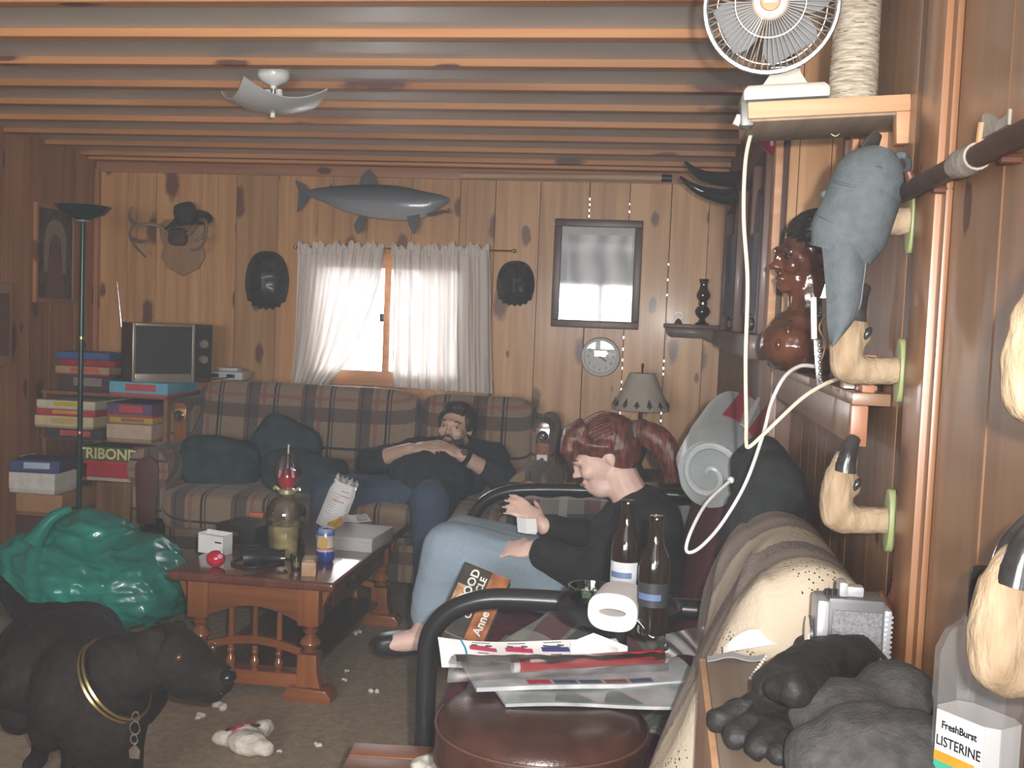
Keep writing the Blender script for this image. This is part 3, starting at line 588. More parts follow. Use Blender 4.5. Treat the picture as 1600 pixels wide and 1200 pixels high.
# ---- long things standing in the rack on the far right wall
rk = thing('wall_rack', (.28, 3.6, 1.2), 'dark wooden upright rack on the far right wall beyond the bust', 'rack')
zb0 = aX(1190, 512, .275).z
MB().bx(.24, .3, 2.98, 5.0, zb0 - .09, zb0 - .02).build('bottom_rail', DARKW, rk, bevel=.004)
MB().bx(.265, .3, 2.98, 5.0, 1.86, 1.93).build('top_rail', DARKW, rk, bevel=.004)
for yq in (2.99, 3.42, 4.05, 4.9): MB().bx(.262, .3, yq, yq + .05, zb0 - .02, 1.86).build('post', DARKW, rk, bevel=.004)
def upright(px, pt, pb, X, w, d, mt, nm, label, cat, fl=0):
    p0, p1 = aX(px, pb, X), aX(px, pt, X); t = thing(nm, (X, p0.y, zb0 - .02), label, cat); z0 = zb0 - .02
    MB().loft([[V((X - d / 2, p0.y - s * w / 2, z)), V((X + d / 2, p0.y - s * w / 2, z)), V((X + d / 2, p0.y + s * w / 2, z)), V((X - d / 2, p0.y + s * w / 2, z))] for z, s in ((z0, 1), (p1.z - .12, 1), (p1.z - .03, .7), (p1.z, .25))]).build('blade' if not fl else 'shaft', mt, t, bevel=.003)
    for k in range(fl): MB().cyl((X - d / 2 - .001, p0.y - w / 2 + w * (k + .5) / fl, z0 + .06), (X - d / 2 - .001, p0.y - w / 2 + w * (k + .5) / fl, p1.z - .14), w / fl * .36, n=8).build('rib', mt, t, smooth=True)
    if fl: MB().ell((X - d / 2, p0.y, z0 + .03), (.012, w * .5, .02)).build('knob', BLACKM, t, smooth=True)
GUNM = mat('gun_metal', (.06, .055, .065), .4, .1, metal=.2)
upright(1201, 230, 512, .285, .10, .02, RAWW, 'wooden_paddle', 'long pale wooden paddle blade standing in the wall rack', 'paddle')
upright(1180, 312, 505, .28, .22, .022, GUNM, 'fluted_pole', 'dark fluted metal pole standing beside the pale paddle', 'pole', 4)
upright(1146, 330, 515, .275, .22, .02, GUNM, 'fluted_pole', 'dark fluted metal pole at the far end of the wall rack', 'pole', 3)
#upright(1219, 362, 442, .288, .05, .014, mat('pale_strip', (.42, .33, .25), .5), 'yardstick', 'short pale wooden stick leaning beside the carved bust face', 'stick')
q = aX(1215, 225, .283); o = MB().lathe([(.002, -.03), (.03, -.01), (.034, .02), (.02, .04), (.002, .042)], 16, (.27, q.y, q.z)).build('red_ornament', mat('dark_red', (.25, .015, .03), .3), None, smooth=True); tag(o, 'small dark red ornament high in the wall rack under the fan shelf', 'ornament')
# ---- left wall: framed portrait, pale picture at the edge, socket
def onleft(px, py): return aX(px, py, XL + .012)
a, b = onleft(58, 320), onleft(113, 470)
y0, y1 = sorted((a.y, b.y)); z0, z1 = sorted((a.z, b.z)); yc = (y0 + y1) / 2
pt = thing('framed_portrait', (XL + .01, yc, z0), 'dim framed portrait of a figure in a feather headdress on the left wall', 'picture')
MB().bx(XL, XL + .012, y0, y1, z0, z1).build('canvas', mat('dark_canvas', (.085, .06, .045), .7, .4, 14), pt)
for q in ((y0 - .015, y0 + .008, z0 - .015, z1 + .015), (y1 - .008, y1 + .015, z0 - .015, z1 + .015), (y0, y1, z0 - .015, z0 + .008), (y0, y1, z1 - .008, z1 + .015)):
    MB().bx(XL, XL + .02, *q).build('frame_rail', PINE2, pt, bevel=.003)
H = z1 - z0; Wd = y1 - y0
Mp = T(XL + .0125, yc, z0) @ Rz(PI / 2) @ Rx(PI / 2)
BEI = mat('painted_beige', (.27, .21, .15), .7, .2, 60); BRO = mat('painted_brown', (.17, .085, .05), .7, .2, 60)
hd = [(.30 * Wd * math.cos(t), .62 * H + .26 * H * math.sin(t)) for t in [PI * k / 12 for k in range(13)]]; hd = [(x, y) for x, y in hd] + [(-.3 * Wd, .3 * H), (-.22 * Wd, .3 * H), (-.16 * Wd, .62 * H), (0, .74 * H), (.16 * Wd, .62 * H), (.22 * Wd, .3 * H), (.3 * Wd, .3 * H)]
MB().prism(hd, .001, Mp).build('painted_headdress', BEI, pt)
MB().prism([(.14 * Wd * math.cos(t), .62 * H + .1 * H * math.sin(t)) for t in [2 * PI * k / 16 for k in range(16)]], .0012, Mp).build('painted_face', BRO, pt)
MB().prism([(-.26 * Wd, .02 * H), (.26 * Wd, .02 * H), (.2 * Wd, .42 * H), (.08 * Wd, .52 * H), (-.08 * Wd, .52 * H), (-.2 * Wd, .42 * H)], .0008, Mp).build('painted_robe', BRO, pt)
a, b = onleft(-30, 440), onleft(17, 570); o = thing('wall_plaque', (XL + .01, (a.y + b.y) / 2, b.z), 'pale carved wooden plaque cut off at the left picture edge', 'plaque')
MB().bx(XL, XL + .022, min(a.y, b.y), max(a.y, b.y), b.z, a.z).build('board', wood('pale_plaque', (.32, .17, .1), (.42, .25, .16), 'Z', .5), o, bevel=.012)
MB().bx(XL + .02, XL + .03, min(a.y, b.y) + .04, max(a.y, b.y) - .04, b.z + .05, a.z - .05).build('carving', BRO, o, bevel=.008)
a, b = onleft(35, 712), onleft(56, 748); o = thing('wall_socket', (XL + .005, (a.y + b.y) / 2, b.z), 'cream double wall socket on the left wall above the green bag', 'socket')
MB().bx(XL, XL + .008, min(a.y, b.y), max(a.y, b.y), b.z, a.z).build('cover_plate', CREAMP, o, bevel=.003)
for dz in (.3, .7): MB().bx(XL + .007, XL + .012, (a.y + b.y) / 2 - .016, (a.y + b.y) / 2 + .016, b.z + (a.z - b.z) * dz - .016, b.z + (a.z - b.z) * dz + .016).build('outlet', mat('brown_outlet', (.12, .08, .05), .4), o, bevel=.004)
# ---- ceiling light
cl = aZ(428, 112, ZC); cx, cy = cl.x, cl.y
lt = thing('ceiling_light', (cx, cy, 2.02), 'unlit ceiling light with curved square frosted glass shade', 'ceiling light')
MB().lathe([(.002, ZC), (.055, ZC), (.055, ZC - .02), (.045, ZC - .035), (.012, ZC - .05), (.01, ZC - .06), (.002, ZC - .06)], 28, (cx, cy, 0)).build('canopy', mat('white_enamel', (.75, .76, .75), .25, .02), lt, smooth=40)
MB().cyl((cx, cy, 2.115), (cx, cy, 2.018), .004, n=8).build('rod', CHROME, lt); MB().lathe([(.002, 2.012), (.009, 2.014), (.009, 2.03), (.004, 2.034)], 12, (cx, cy, 0)).build('finial', mat('white_enamel', (0, 0, 0)), lt, smooth=True)
mb = MB(); mb.M = T(cx, cy, 2.033) @ Rz(math.radians(38)) @ MX.Diagonal((1.06, 1.06, 1, 1))
mb.sheet(lambda u, v: ((u - .5) * .27, (v - .5) * .27, .125 * ((u - .5) ** 2 + (v - .5) ** 2) + .25 * ((u - .5) * (v - .5)) ** 2), 20, 20, .005)
mb.build('glass_shade', mat('frosted_shade', (.48, .49, .48), .25, .04, alpha=1, sub=0, coat=.3), lt, smooth=60)
for s in (-.02, .02): MB().cyl((cx + s, cy, 2.11), (cx + s * 1.2, cy, 2.06), .012, .014, 10).build('bulb', mat('white_enamel', (0, 0, 0)), lt, smooth=True)
# ================================================================== sofa corner
SOFA = plaid('sofa_plaid', (.24, .175, .12), [(0, .30, .02, .075, (.05, .04, .045), .72), (1, .26, .05, .06, (.055, .04, .042), .68), (0, .30, .17, .012, (.02, .018, .025), .9), (1, .26, .17, .012, (.02, .018, .03), .9), (0, .30, .23, .02, (.2, .06, .045), .55), (1, .26, .22, .016, (.22, .06, .05), .55), (0, .15, .0, .008, (.03, .03, .045), .8)], 'xzy')
so = thing('plaid_sofa', (-1.53, 5.0, 0), 'long brown plaid sofa with wooden trim under the window', 'sofa')
def puffx(k): return lambda p: V((p.x, p.y + k * p.z * p.z, p.z))
MB().bx(-2.46, -.56, 4.68, 5.44, .1, .36).build('base', SOFA, so, bevel=.03)
MB().bx(-2.42, -.58, 5.32, 5.5, .3, .86).build('back_frame', SOFA, so, bevel=.05)
for x0, x1, zt in ((-2.40, -1.198, .96), (-1.192, -.615, .945)):
    mb = MB(); cush(mb, ((x0 + x1) / 2, 5.27, (zt + .42) / 2), ((x1 - x0) / 2 + .004, .115, (zt - .42) / 2), .28, Rx(math.radians(-8))); mb.build('back_cushion', SOFA, so, smooth=True)
for x0, x1 in ((-2.31, -1.5), (-1.5, -.66)):
    mb = MB(); cush(mb, ((x0 + x1) / 2, 4.86, .39), ((x1 - x0) / 2 + .004, .3, .10), .35); mb.build('seat_cushion', SOFA, so, smooth=True)
for s, xa in ((-1, -2.385), (1, -.56)):
    mb = MB(); mb.cyl((xa, 4.66, .56), (xa, 5.4, .56), .105, n=24); mb.bx(xa - .085, xa + .085, 4.68, 5.4, .1, .56); arm = mb.build('arm', SOFA, so, smooth=50)
    MB().prism([(xa + .06 * math.cos(a), .565 + .06 * math.sin(a)) for a in [PI * k / 12 for k in range(13)]] + [(xa - .045, .3), (xa + .045, .3)], .012, T(0, 4.66, 0) @ Rx(PI / 2)).build('arm_front_trim', DARKW, arm, bevel=.004)
    xw = -2.425 if s < 0 else -.55
    mb = MB(); mb.prism([(xw + .062 * math.cos(a), .795 + .08 * math.sin(a)) for a in [PI * k / 14 for k in range(15)]] + [(xw - .062, .5), (xw + .062, .5)], .34, T(0, 5.42, 0) @ Rx(PI / 2)); wg = mb.build('wing', SOFA, so, bevel=.025, seg=3)
    MB().prism([(xw + .035 * math.cos(a), .815 + .035 * math.sin(a)) for a in [PI * k / 10 for k in range(11)]] + [(xw - .035, .52), (xw + .035, .52)], .014, T(0, 5.085, 0) @ Rx(PI / 2)).build('wing_trim', REDWZ, wg, bevel=.003)
    MB().bx(xw - .034, xw + .034, 5.064, 5.072, .745, .82).build('rosette_plate', CHROME if s > 0 else BRASS, wg, bevel=.004)
    MB().lathe([(.026, 0), (.026, .004), (.018, .008), (.01, .006), (.008, .012), (.001, .013)], 20, (xw, 5.065, .783), Rx(PI / 2)).build('rosette', mat('dark_rosette', (.1, .06, .06), .25, metal=.5), wg, smooth=40)
    if s > 0:
        MB().bx(xw - .026, xw + .026, 5.066, 5.07, .625, .69).build('pale_tag', WHITEP, wg, bevel=.006); MB().cyl((xw, 5.068, .665), (xw, 5.064, .665), .01, n=12).build('tag_spot', BLACKP, wg)
        MB().bx(xw - .04, xw + .04, 5.06, 5.072, .565, .59).build('pale_band', CREAMP, wg, bevel=.006)
    else:
        for z in (.7, .64, .58): MB().cyl((xw, 5.071, z), (xw, 5.06, z), .007, n=10).build('stud', BRASS, wg, smooth=True)
for x in (-2.44, -.6):
    for yq in (4.74, 5.38): MB().cyl((x, yq, 0), (x, yq, .12), .025, .03, 10).build('foot', REDWZ, so, smooth=True)
TEAL = mat('dark_teal_cloth', (.022, .042, .048), .95, .35, 14, .5, 25)
def pillow(c, r, M, label, sd):
    mb = MB(); cush(mb, c, r, .55, M, 30, 18, lambda p: V((p.x, p.y * (1 - .45 * min(1, (abs(p.x) / r[0]) ** 3)) + .02 * nz(p, 9, sd), p.z + .018 * nz(p, 7, sd))))
    return mb
for pc, r, M, lb in (((-2.13, 4.9, .575), (.2, .11, .13), Rz(.2) @ Ry(.15), 'dark teal pillow slumped against the left sofa arm'), ((-1.86, 5.05, .63), (.18, .10, .17), Rx(-.25) @ Ry(.5), 'peaked dark teal pillow leaning on the sofa back'), ((-1.68, 4.85, .555), (.22, .13, .10), Rz(-.1) @ Ry(.1), 'flat dark teal pillow lying in the middle of the sofa seat')):
    t = thing('throw_pillow', (pc[0], pc[1], pc[2] - r[2]), lb, 'pillow', 'dark teal pillows on the sofa'); pillow(pc, r, M, lb, pc[0]).build('cover', TEAL, t, smooth=True)
    MB().tube([V(pc) + M @ V((r[0] * .93 * math.cos(a), 0, r[2] * .93 * math.sin(a))) for a in [2 * PI * k / 40 for k in range(40)]], .006, 6, closed=True).build('piping', mat('teal_piping', (.03, .055, .06), .8), t, smooth=True)
p = aY(358, 583, 5.43); ap = thing('white_console', (p.x, 5.43, .955), 'small white plastic console with two dark slots on the sofa back', 'console')
MB().bx(p.x - .095, p.x + .10, 5.37, 5.5, .955, 1.0).build('case', mat('white_case', (.5, .5, .51), .4, .03), ap, bevel=.01)
MB().bx(p.x - .05, p.x + .06, 5.40, 5.48, 1.0, 1.02).build('raised_lid', mat('white_case', (0, 0, 0)), ap, bevel=.006)
for dx in (-.055, .035): MB().bx(p.x + dx - .022, p.x + dx + .022, 5.366, 5.372, .967, .987).build('slot', BLACKP, ap)
for dx in (-.05, .04): MB().tube(bez([(p.x + dx, 5.366, .972), (p.x + dx - .01, 5.3, .97), (p.x + dx - .06, 5.25, .965)], 6), .003, 6).build('cable', BLACKP, ap, smooth=True)
# ---- game shelf in the corner
gs = thing('game_shelf', (-2.83, 5.3, 0), 'narrow wooden shelf unit full of board games in the corner', 'shelf unit')
SHW = wood('shelf_wood', (.22, .09, .04), (.33, .15, .07), 'X', .5)
for x in (-3.168, -2.5): MB().bx(x - .01, x + .01, 5.06, 5.52, 0, .862).build('upright', SHW, gs, bevel=.002)
SHZ = (.06, .44, .645, .88)
for z in SHZ: MB().bx(-3.175, -2.49, 5.04, 5.53, z - .018, z).build('shelf_board', SHW, gs, bevel=.002)
def C(*a): return a
def gbox(x0, x1, z0, h, d, cols, label, yf=4.98, words=None, wc=None, ws=.03, rz=0, cat='game box', lid=True):
    z0 += .0006; h -= .0006; cx = (x0 + x1) / 2; t = thing('game_box', (cx, yf + d / 2, z0), label, cat, 'board games in the corner'); M = T(cx, yf + d / 2, z0) @ Rz(rz); w = x1 - x0
    m1 = mat('card_%02d%02d%02d' % tuple(int(c * 99) for c in cols[0]), cols[0], .5, .1, 30); m2 = mat('card_%02d%02d%02d' % tuple(int(c * 99) for c in cols[-1]), cols[-1], .5, .1, 30)
    mb = MB(); mb.M = M; mb.bx(-w / 2 + .003, w / 2 - .003, -d / 2 + .003, d / 2 - .003, 0, h * .9); mb.build('tray', m2, t)
    mb = MB(); mb.M = M; mb.bx(-w / 2, w / 2, -d / 2, d / 2, h * .18, h - .0005); ld = mb.build('lid', m1, t, bevel=.0015, seg=1)
    if len(cols) > 2:
        m3 = mat('card_%02d%02d%02d' % tuple(int(c * 99) for c in cols[1]), cols[1], .5, .1, 30); mb = MB(); mb.M = M; mb.bx(-w * .22, w * .3, -d / 2 - .0012, -d / 2 + .002, h * .35, h * .85); mb.build('print_panel', m3, ld)
    if words: text(words, ws, M @ T(0, -d / 2 - .002, h * .58) @ Rx(PI / 2), mat('ink_%02d%02d%02d' % tuple(int(c * 99) for c in wc), wc, .5), ld, 'lettering')
    return t
A0, A1, B0, B1 = -3.12, -2.79, -2.765, -2.5
z = .88
for h, c, lb, w in ((.085, [(.07, .035, .035), (.25, .2, .2), (.05, .03, .03)], 'dark maroon game box at the bottom of the stack beside the television', .0), (.045, [(.42, .28, .16), (.5, .12, .05), (.35, .05, .04)], 'tan and red game box second from the bottom beside the television', -.02), (.035, [(.35, .02, .03), (.2, .02, .02)], 'plain red game box under the blue one beside the television', .01), (.038, [(.05, .12, .30), (.04, .08, .2)], 'blue game box on top of the stack beside the television', -.02)):
    gbox(A0 + .03 + w, A1 + w, z, h, .22, c, lb, 5.06); z += h
z = .645
for h, c, lb, w, wd, wc in ((.055, [(.05, .04, .05), (.45, .08, .06), (.06, .05, .06)], 'black game box with red panel, lowest in the left stack of four', .02, None, None), (.062, [(.62, .52, .3), (.55, .40, .15), (.4, .3, .2)], 'cream and yellow game box, second from the bottom of the left stack', -.03, None, None), (.035, [(.5, .05, .06), (.62, .3, .1), (.4, .05, .05)], 'thin red game box under the white and yellow one', -.02, None, None), (.045, [(.6, .58, .45), (.55, .45, .04), (.5, .5, .4)], 'white and yellow game box on top of the left stack of four', -.02, None, None)):
    gbox(A0 + w + .01, A1 + w, z, h, .3, c, lb, 4.93); z += h
z = .645
for h, c, lb, w in ((.09, [(.52, .40, .30), (.34, .24, .16)], 'tan cardboard box in the right column under the game boxes', .0), (.036, [(.5, .36, .06), (.3, .14, .05), (.3, .1, .05)], 'thin yellow and brown game box on the tan cardboard box', .015), (.07, [(.12, .07, .16), (.55, .06, .07), (.45, .06, .06)], 'purple and red game box on top in the right column', .0)):
    t = gbox(B0 + w, B1 - .022 + w * .4, z, h, .3, c, lb, 4.96); z += h
gbox(B0, B1 + .05, .88, .07, .34, [(.12, .42, .55), (.5, .08, .10), (.45, .08, .1)], 'light blue game box with red lettering under the television', 4.98)
gbox(-2.885, -2.615, .525, .09, .28, [(.06, .11, .03), (.5, .02, .03)], 'dark green game box with large yellow letters on the lower shelf', 4.95, 'TRIBOND', (.68, .6, .3), .075)
gbox(-2.87, -2.62, .44, .085, .28, [(.42, .02, .03), (.45, .4, .38)], 'red and white game box under the dark green one', 4.96)
gbox(-2.61, -2.515, .44, .10, .22, [(.16, .33, .3), (.1, .2, .2)], 'small pale teal game box beside the red and white one', 4.95)
gbox(-2.61, -2.517, .54, .085, .22, [(.2, .04, .08), (.5, .45, .45), (.15, .03, .05)], 'small maroon game box on the pale teal one', 4.95)
z = 0.
for h, c, lb in ((.2, [(.16, .07, .04), (.10, .05, .03)], 'big brown carton on the floor below the white box'), (.1, [(.08, .03, .02), (.05, .02, .02)], 'dark carton second from the floor in the corner'), (.11, [(.36, .19, .09), (.2, .1, .05)], 'tan carton third from the floor in the corner')):
    gbox(-3.06, -2.82, z, h, .3, c, lb, 4.66, cat='carton'); z += h
gbox(-3.1, -2.86, z, .1, .2, [(.62, .6, .56), (.5, .5, .48)], 'white box on the tan carton behind the floor lamp', 4.66, cat='carton')
t = gbox(-3.1, -2.86, z + .1, .06, .2, [(.05, .07, .2), (.4, .5, .6), (.05, .05, .15)], 'dark blue game box lying on the white box', 4.66, rz=.15)
gbox(-2.8, -2.74, 0, .1, .12, [(.6, .3, .04), (.5, .2, .04)], 'small orange box on the floor beside the lamp pole', 4.55, cat='carton')
# ---- television
Mt = T(-2.585, 5.2, .95) @ Rz(math.radians(43)); tv = thing('television', (-2.585, 5.2, .95), 'small old tube television with dark case on top of the game shelf', 'television')
TVD = wood('tv_case', (.035, .02, .016), (.055, .03, .022), 'X', .4)
mb = MB(); mb.M = Mt
mb.loft([[V((sx * w, y, zz)) for sx, zz in ((-1, z0), (1, z0), (1, z1), (-1, z1))] for y, w, z0, z1 in ((-.16, .205, 0, .30), (.04, .205, 0, .30), (.13, .15, .02, .26), (.2, .10, .05, .2))]); mb.build('case', TVD, tv, bevel=.006)
SIL = mat('tv_silver', (.42, .37, .30), .3, .05, metal=.6)
for a in ((-.205, -.19, 0, .3), (.095, .11, .0, .3), (-.19, .095, .285, .3), (-.19, .095, .0, .045)):
    mb = MB(); mb.M = Mt; mb.bx(a[0], a[1], -.175, -.16, a[2], a[3]); mb.build('bezel', SIL, tv, bevel=.003)
mb = MB(); mb.M = Mt; mb.sheet(lambda u, v: (-.185 + .275 * u, -.174 + .005 * ((2 * u - 1) ** 2 + (2 * v - 1) ** 2), .05 + .23 * v), 16, 12, .004); mb.build('screen', mat('dark_screen', (.05, .05, .048), .12, .02, coat=.5), tv, smooth=True)
mb = MB(); mb.M = Mt; mb.bx(.112, .2, -.168, -.16, .02, .28); ctl = mb.build('control_panel', BLACKP, tv)
for k in range(2):
    mb = MB(); mb.M = Mt; mb.cyl((.156, -.168, .2 - .08 * k), (.156, -.188, .2 - .08 * k), .024, .02, 16); mb.build('dial_knob', SIL, ctl, smooth=40)
mb = MB(); q0 = aY(190, 510, 5.25); mb.cyl((q0.x, 5.25, 1.22), aY(183, 440, 5.25), .0035, .002, 8); mb.build('antenna', CHROME, tv)
# ---- torchiere
tx, ty = -2.775, 4.62; fl_ = thing('floor_lamp', (tx, ty, 0), 'dark green torchiere floor lamp standing in the left corner', 'floor lamp'); DG = mat('dark_green_metal', (.02, .045, .04), .25, .05, metal=.5)
tx = aY(129, 400, ty).x; zl = aY(129, 322, ty).z
MB().lathe([(.14, 0), (.14, .015), (.05, .03), (.012, .05)], 28, (tx, ty, 0)).build('foot', DG, fl_, smooth=40)
MB().cyl((tx, ty, .03), (tx, ty, zl - .07), .012, n=12).build('pole', DG, fl_, smooth=True)
for z in (aY(129, 530, ty).z, .72): MB().cyl((tx, ty, z), (tx, ty, z + .012), .014, n=12).build('collar', BRASS, fl_, smooth=True)
MB().lathe([(.02, zl - .07), (.026, zl - .064), (.1, zl - .035), (.128, zl), (.123, zl), (.095, zl - .03), (.004, zl - .055)], 32, (tx, ty, 0)).build('bowl_shade', DG, fl_, smooth=50)
MB().lathe([(.012, zl - .078), (.034, zl - .072), (.034, zl - .066), (.012, zl - .062)], 20, (tx, ty, 0)).build('cup', mat('grey_green', (.22, .27, .26), .35), fl_, smooth=40)
# ================================================================== coffee table and what lies on it
TX0, TX1, TY0, TY1, TZ = -1.655, -1.055, 3.38, 4.46, .43
ct = thing('coffee_table', ((TX0 + TX1) / 2, 3.9, 0), 'red-brown wooden coffee table with turned spindles and arched ends', 'coffee table')
MB().bx(TX0, TX1, TY0, TY1, TZ - .032, TZ).build('table_top', wood('table_top_wood', (.10, .03, .018), (.16, .05, .028), 'Y', .16, 0, coat=.8), ct, bevel=.012, seg=3)
TM = (TX0 + TX1) / 2
def arch(x0, x1, zb, zt, rise, y, th, nm, par):
    n = 14; pts = [(x0, zb), ] + [(x0 + (x1 - x0) * k / n, zb + rise * math.sin(PI * k / n)) for k in range(1, n)] + [(x1, zb), (x1, zt[0])] + [(x1 - (x1 - x0) * k / n, zt[0] + zt[1] * math.sin(PI * k / n)) for k in range(1, n)] + [(x0, zt[0])]
    return MB().prism(pts, th, T(0, y + th / 2, 0) @ Rx(PI / 2)).build(nm, REDW, par, bevel=.002, seg=1)
def turned(x, y, z0, z1, r, par, nm='spindle'):
    h = z1 - z0; pr = [(.55, 0), (.9, .06), (.6, .12), (.75, .2), (1.1, .34), (1.0, .45), (.6, .58), (.5, .66), (.8, .74), (.85, .8), (.55, .86), (.7, .94), (.6, 1)]
    return MB().lathe([(r * a, z0 + h * b) for a, b in pr], 16, (x, y, 0)).build(nm, REDWZ, par, smooth=50)
for ye, sgn in ((3.45, -1), (4.38, 1)):
    en = MB().bx(TX0 + .06, TX1 - .06, ye - .012, ye + .012, .035, .085).build('base_rail', REDW, ct, bevel=.006)
    for x in (TX0 + .10, TX1 - .10):
        MB().bx(x - .037, x + .037, ye - .035, ye + .035, .265, TZ - .032).build('post_block', REDWZ, ct, bevel=.003)
        turned(x, ye, .165, .265, .034, ct, 'turned_post')
        s = 1 if x > TM else -1
        MB().prism([(-.037, .05), (.05, .05), (.037, .1), (.034, .165), (-.034, .165)] if s > 0 else [(-.05, .05), (.037, .05), (.034, .165), (-.034, .165), (-.037, .1)], .07, T(x, ye + .035, 0) @ Rx(PI / 2)).build('lower_block', REDWZ, ct, bevel=.003)
        MB().prism([(-.08, 0), (.09, 0), (.09, .022), (.07, .045), (-.06, .05), (-.08, .03)] if s > 0 else [(-.09, 0), (.08, 0), (.08, .03), (.06, .05), (-.07, .045), (-.09, .022)], .085, T(x, ye + .0425, 0) @ Rx(PI / 2)).build('foot', REDW, ct, bevel=.004)
    arch(TX0 + .135, TX1 - .135, .272, (TZ - .032, 0), .045, ye - .012, .022, 'arched_apron', ct)
    arch(TX0 + .13, TX1 - .13, .15, (.178, .03), .03, ye, .024, 'arched_stretcher', ct)
    for k in (-1, 0, 1):
        x = TM + k * .088; MB().cyl((x, ye, .2), (x, ye, .315), .011, .009, 10).build('spindle', REDWZ, ct, smooth=True); turned(x, ye, .08, .172, .016, ct)
    for x, s in ((TX0 + .04, -1), (TX1 - .04, 1)):
        MB().prism([(0, TZ - .032), (s * .028, TZ - .032), (s * .012, TZ - .07), (0, TZ - .1)] if s > 0 else [(0, TZ - .032), (0, TZ - .1), (s * .012, TZ - .07), (s * .028, TZ - .032)], .05, T(x - s * .012, ye + .025, 0) @ Rx(PI / 2)).build('corbel', REDW, ct)
for x in (TX0 + .09, TX1 - .09):
    sd = MB().bx(x - .012, x + .012, 3.5, 4.34, .27, TZ - .032).build('side_apron', wood('dark_side', (.06, .02, .012), (.1, .035, .02), 'Y', .3, coat=.4), ct, bevel=.002)
    if x > TM:
        MB().bx(x + .012, x + .018, 3.62, 3.96, .285, .385).build('drawer_front', wood('dark_side', (0, 0, 0), (0, 0, 0)), sd, bevel=.003)
        for yq in (3.72, 3.86, 4.2): MB().tube(bez([(x + .018, yq - .03, .34), (x + .035, yq - .02, .33), (x + .035, yq + .02, .33), (x + .018, yq + .03, .34)], 5), .004, 6).build('drawer_pull', BRASS, sd, smooth=True)
MB().bx(TX1 - .12, TX1 - .09, 3.50, 3.56, .27, TZ - .032).build('inner_block', RAWW, ct)
MB().bx(TX0 + .1, TX1 - .1, 3.45, 4.38, .085, .105).build('lower_shelf', wood('dark_side', (0, 0, 0), (0, 0, 0)), ct, bevel=.003)
def onT(px, py): p = aZ(px, py, TZ); return p.x, p.y
# glass jug of pickles with a candy apple in its neck
jx, jy = onT(446, 868); jg = thing('glass_jug', (jx, jy, TZ), 'big clear glass jug half full of pickled eggs on the coffee table', 'jug')
MB().lathe([(.002, 0), (.07, 0), (.074, .008), (.074, .15), (.072, .18), (.055, .212), (.028, .228), (.024, .238), (.024, .25)], 36, (jx, jy, TZ)).build('vessel', GLASS, jg, smooth=50)
MB().lathe([(.002, .004), (.069, .005), (.071, .01), (.071, .12), (.002, .12)], 32, (jx, jy, TZ)).build('brine', mat('cloudy_brine', (.34, .27, .12), .25, .4, 18, alpha=.75, trans=0), jg, smooth=40)
for a, r, z in ((.5, .03, .03), (2.2, .035, .028), (3.9, .03, .03), (5.3, .045, .03), (4.7, .04, .075), (1.2, .04, .07)):
    MB().ell((jx + r * math.cos(a), jy + r * math.sin(a), TZ + z), (.02, .02, .026)).build('pickled_egg', mat('egg_white', (.62, .55, .34), .4, .1), jg, smooth=True)
MB().lathe([(.026, .232), (.03, .236), (.03, .25), (.022, .254), (.022, .232)], 24, (jx, jy, TZ)).build('neck_ring', mat('pale_brass', (.55, .5, .3), .3, metal=.6), jg, smooth=40)
for s in (-1, 1): MB().tube(bez([(jx + s * .028, jy, TZ + .245), (jx + s * .045, jy, TZ + .256), (jx + s * .05, jy, TZ + .248)], 5), .0065, 8).build('lug', mat('pale_brass', (0, 0, 0)), jg, smooth=True)
ca = thing('candy_apple', (jx, jy, TZ + .254), 'red candy apple on a stick wrapped in clear film atop the jug', 'candy apple')
MB().lathe([(.004, .256), (.022, .258), (.036, .28), (.037, .3), (.03, .322), (.012, .33), (.002, .325)], 24, (jx, jy, TZ)).build('apple', mat('red_candy', (.35, .02, .03), .12, .1, coat=.8), ca, smooth=True)
MB().cyl((jx, jy, TZ + .32), (jx + .001, jy, TZ + .418), .0035, n=8).build('stick', CREAMP, ca)
mb = MB(); mb.sheet(lambda u, v: (jx + (.038 * (1 - v) ** .6 + .012 + .006 * math.sin(u * 50)) * math.cos(2 * PI * u), jy + (.038 * (1 - v) ** .6 + .012 + .006 * math.sin(u * 50)) * math.sin(2 * PI * u), TZ + .3 + .085 * v), 40, 8); mb.build('wrapper', glass('film', (.95, .93, .94), .12, .5), ca, smooth=60)
# drink can
kx, ky = onT(508, 878); cn = thing('drink_can', (kx, ky, TZ), 'blue, white and gold drink can near the table edge', 'can')
MB().lathe([(.002, .004), (.024, 0), (.031, .008), (.0325, .012), (.0325, .112), (.027, .122), (.026, .125), (.024, .121), (.002, .12)], 32, (kx, ky, TZ)).build('body', matz('can_print', [(0, (.02, .05, .28)), (.042, (.03, .07, .36)), (.045, (.6, .6, .62)), (.055, (.55, .05, .05)), (.06, (.6, .58, .5)), (.1, (.45, .4, .3)), (.104, (.03, .07, .36)), (.125, (.3, .35, .5))], 2, .25, 30, .02, 0, .3), cn, smooth=40)
MB().prism([(.017 * math.cos(a), .024 * math.sin(a)) for a in [2 * PI * k / 20 for k in range(20)]], .0015, T(kx, ky - .0325, TZ + .078) @ Rx(PI / 2)).build('emblem', mat('gold_emblem', (.55, .35, .1), .35), cn)
MB().tube([(kx + .009 * math.cos(a), ky + .012 * math.sin(a), TZ + .124) for a in [2 * PI * k / 14 for k in range(14)]], .0015, 5, closed=True).build('ring_pull', CHROME, cn, smooth=True)
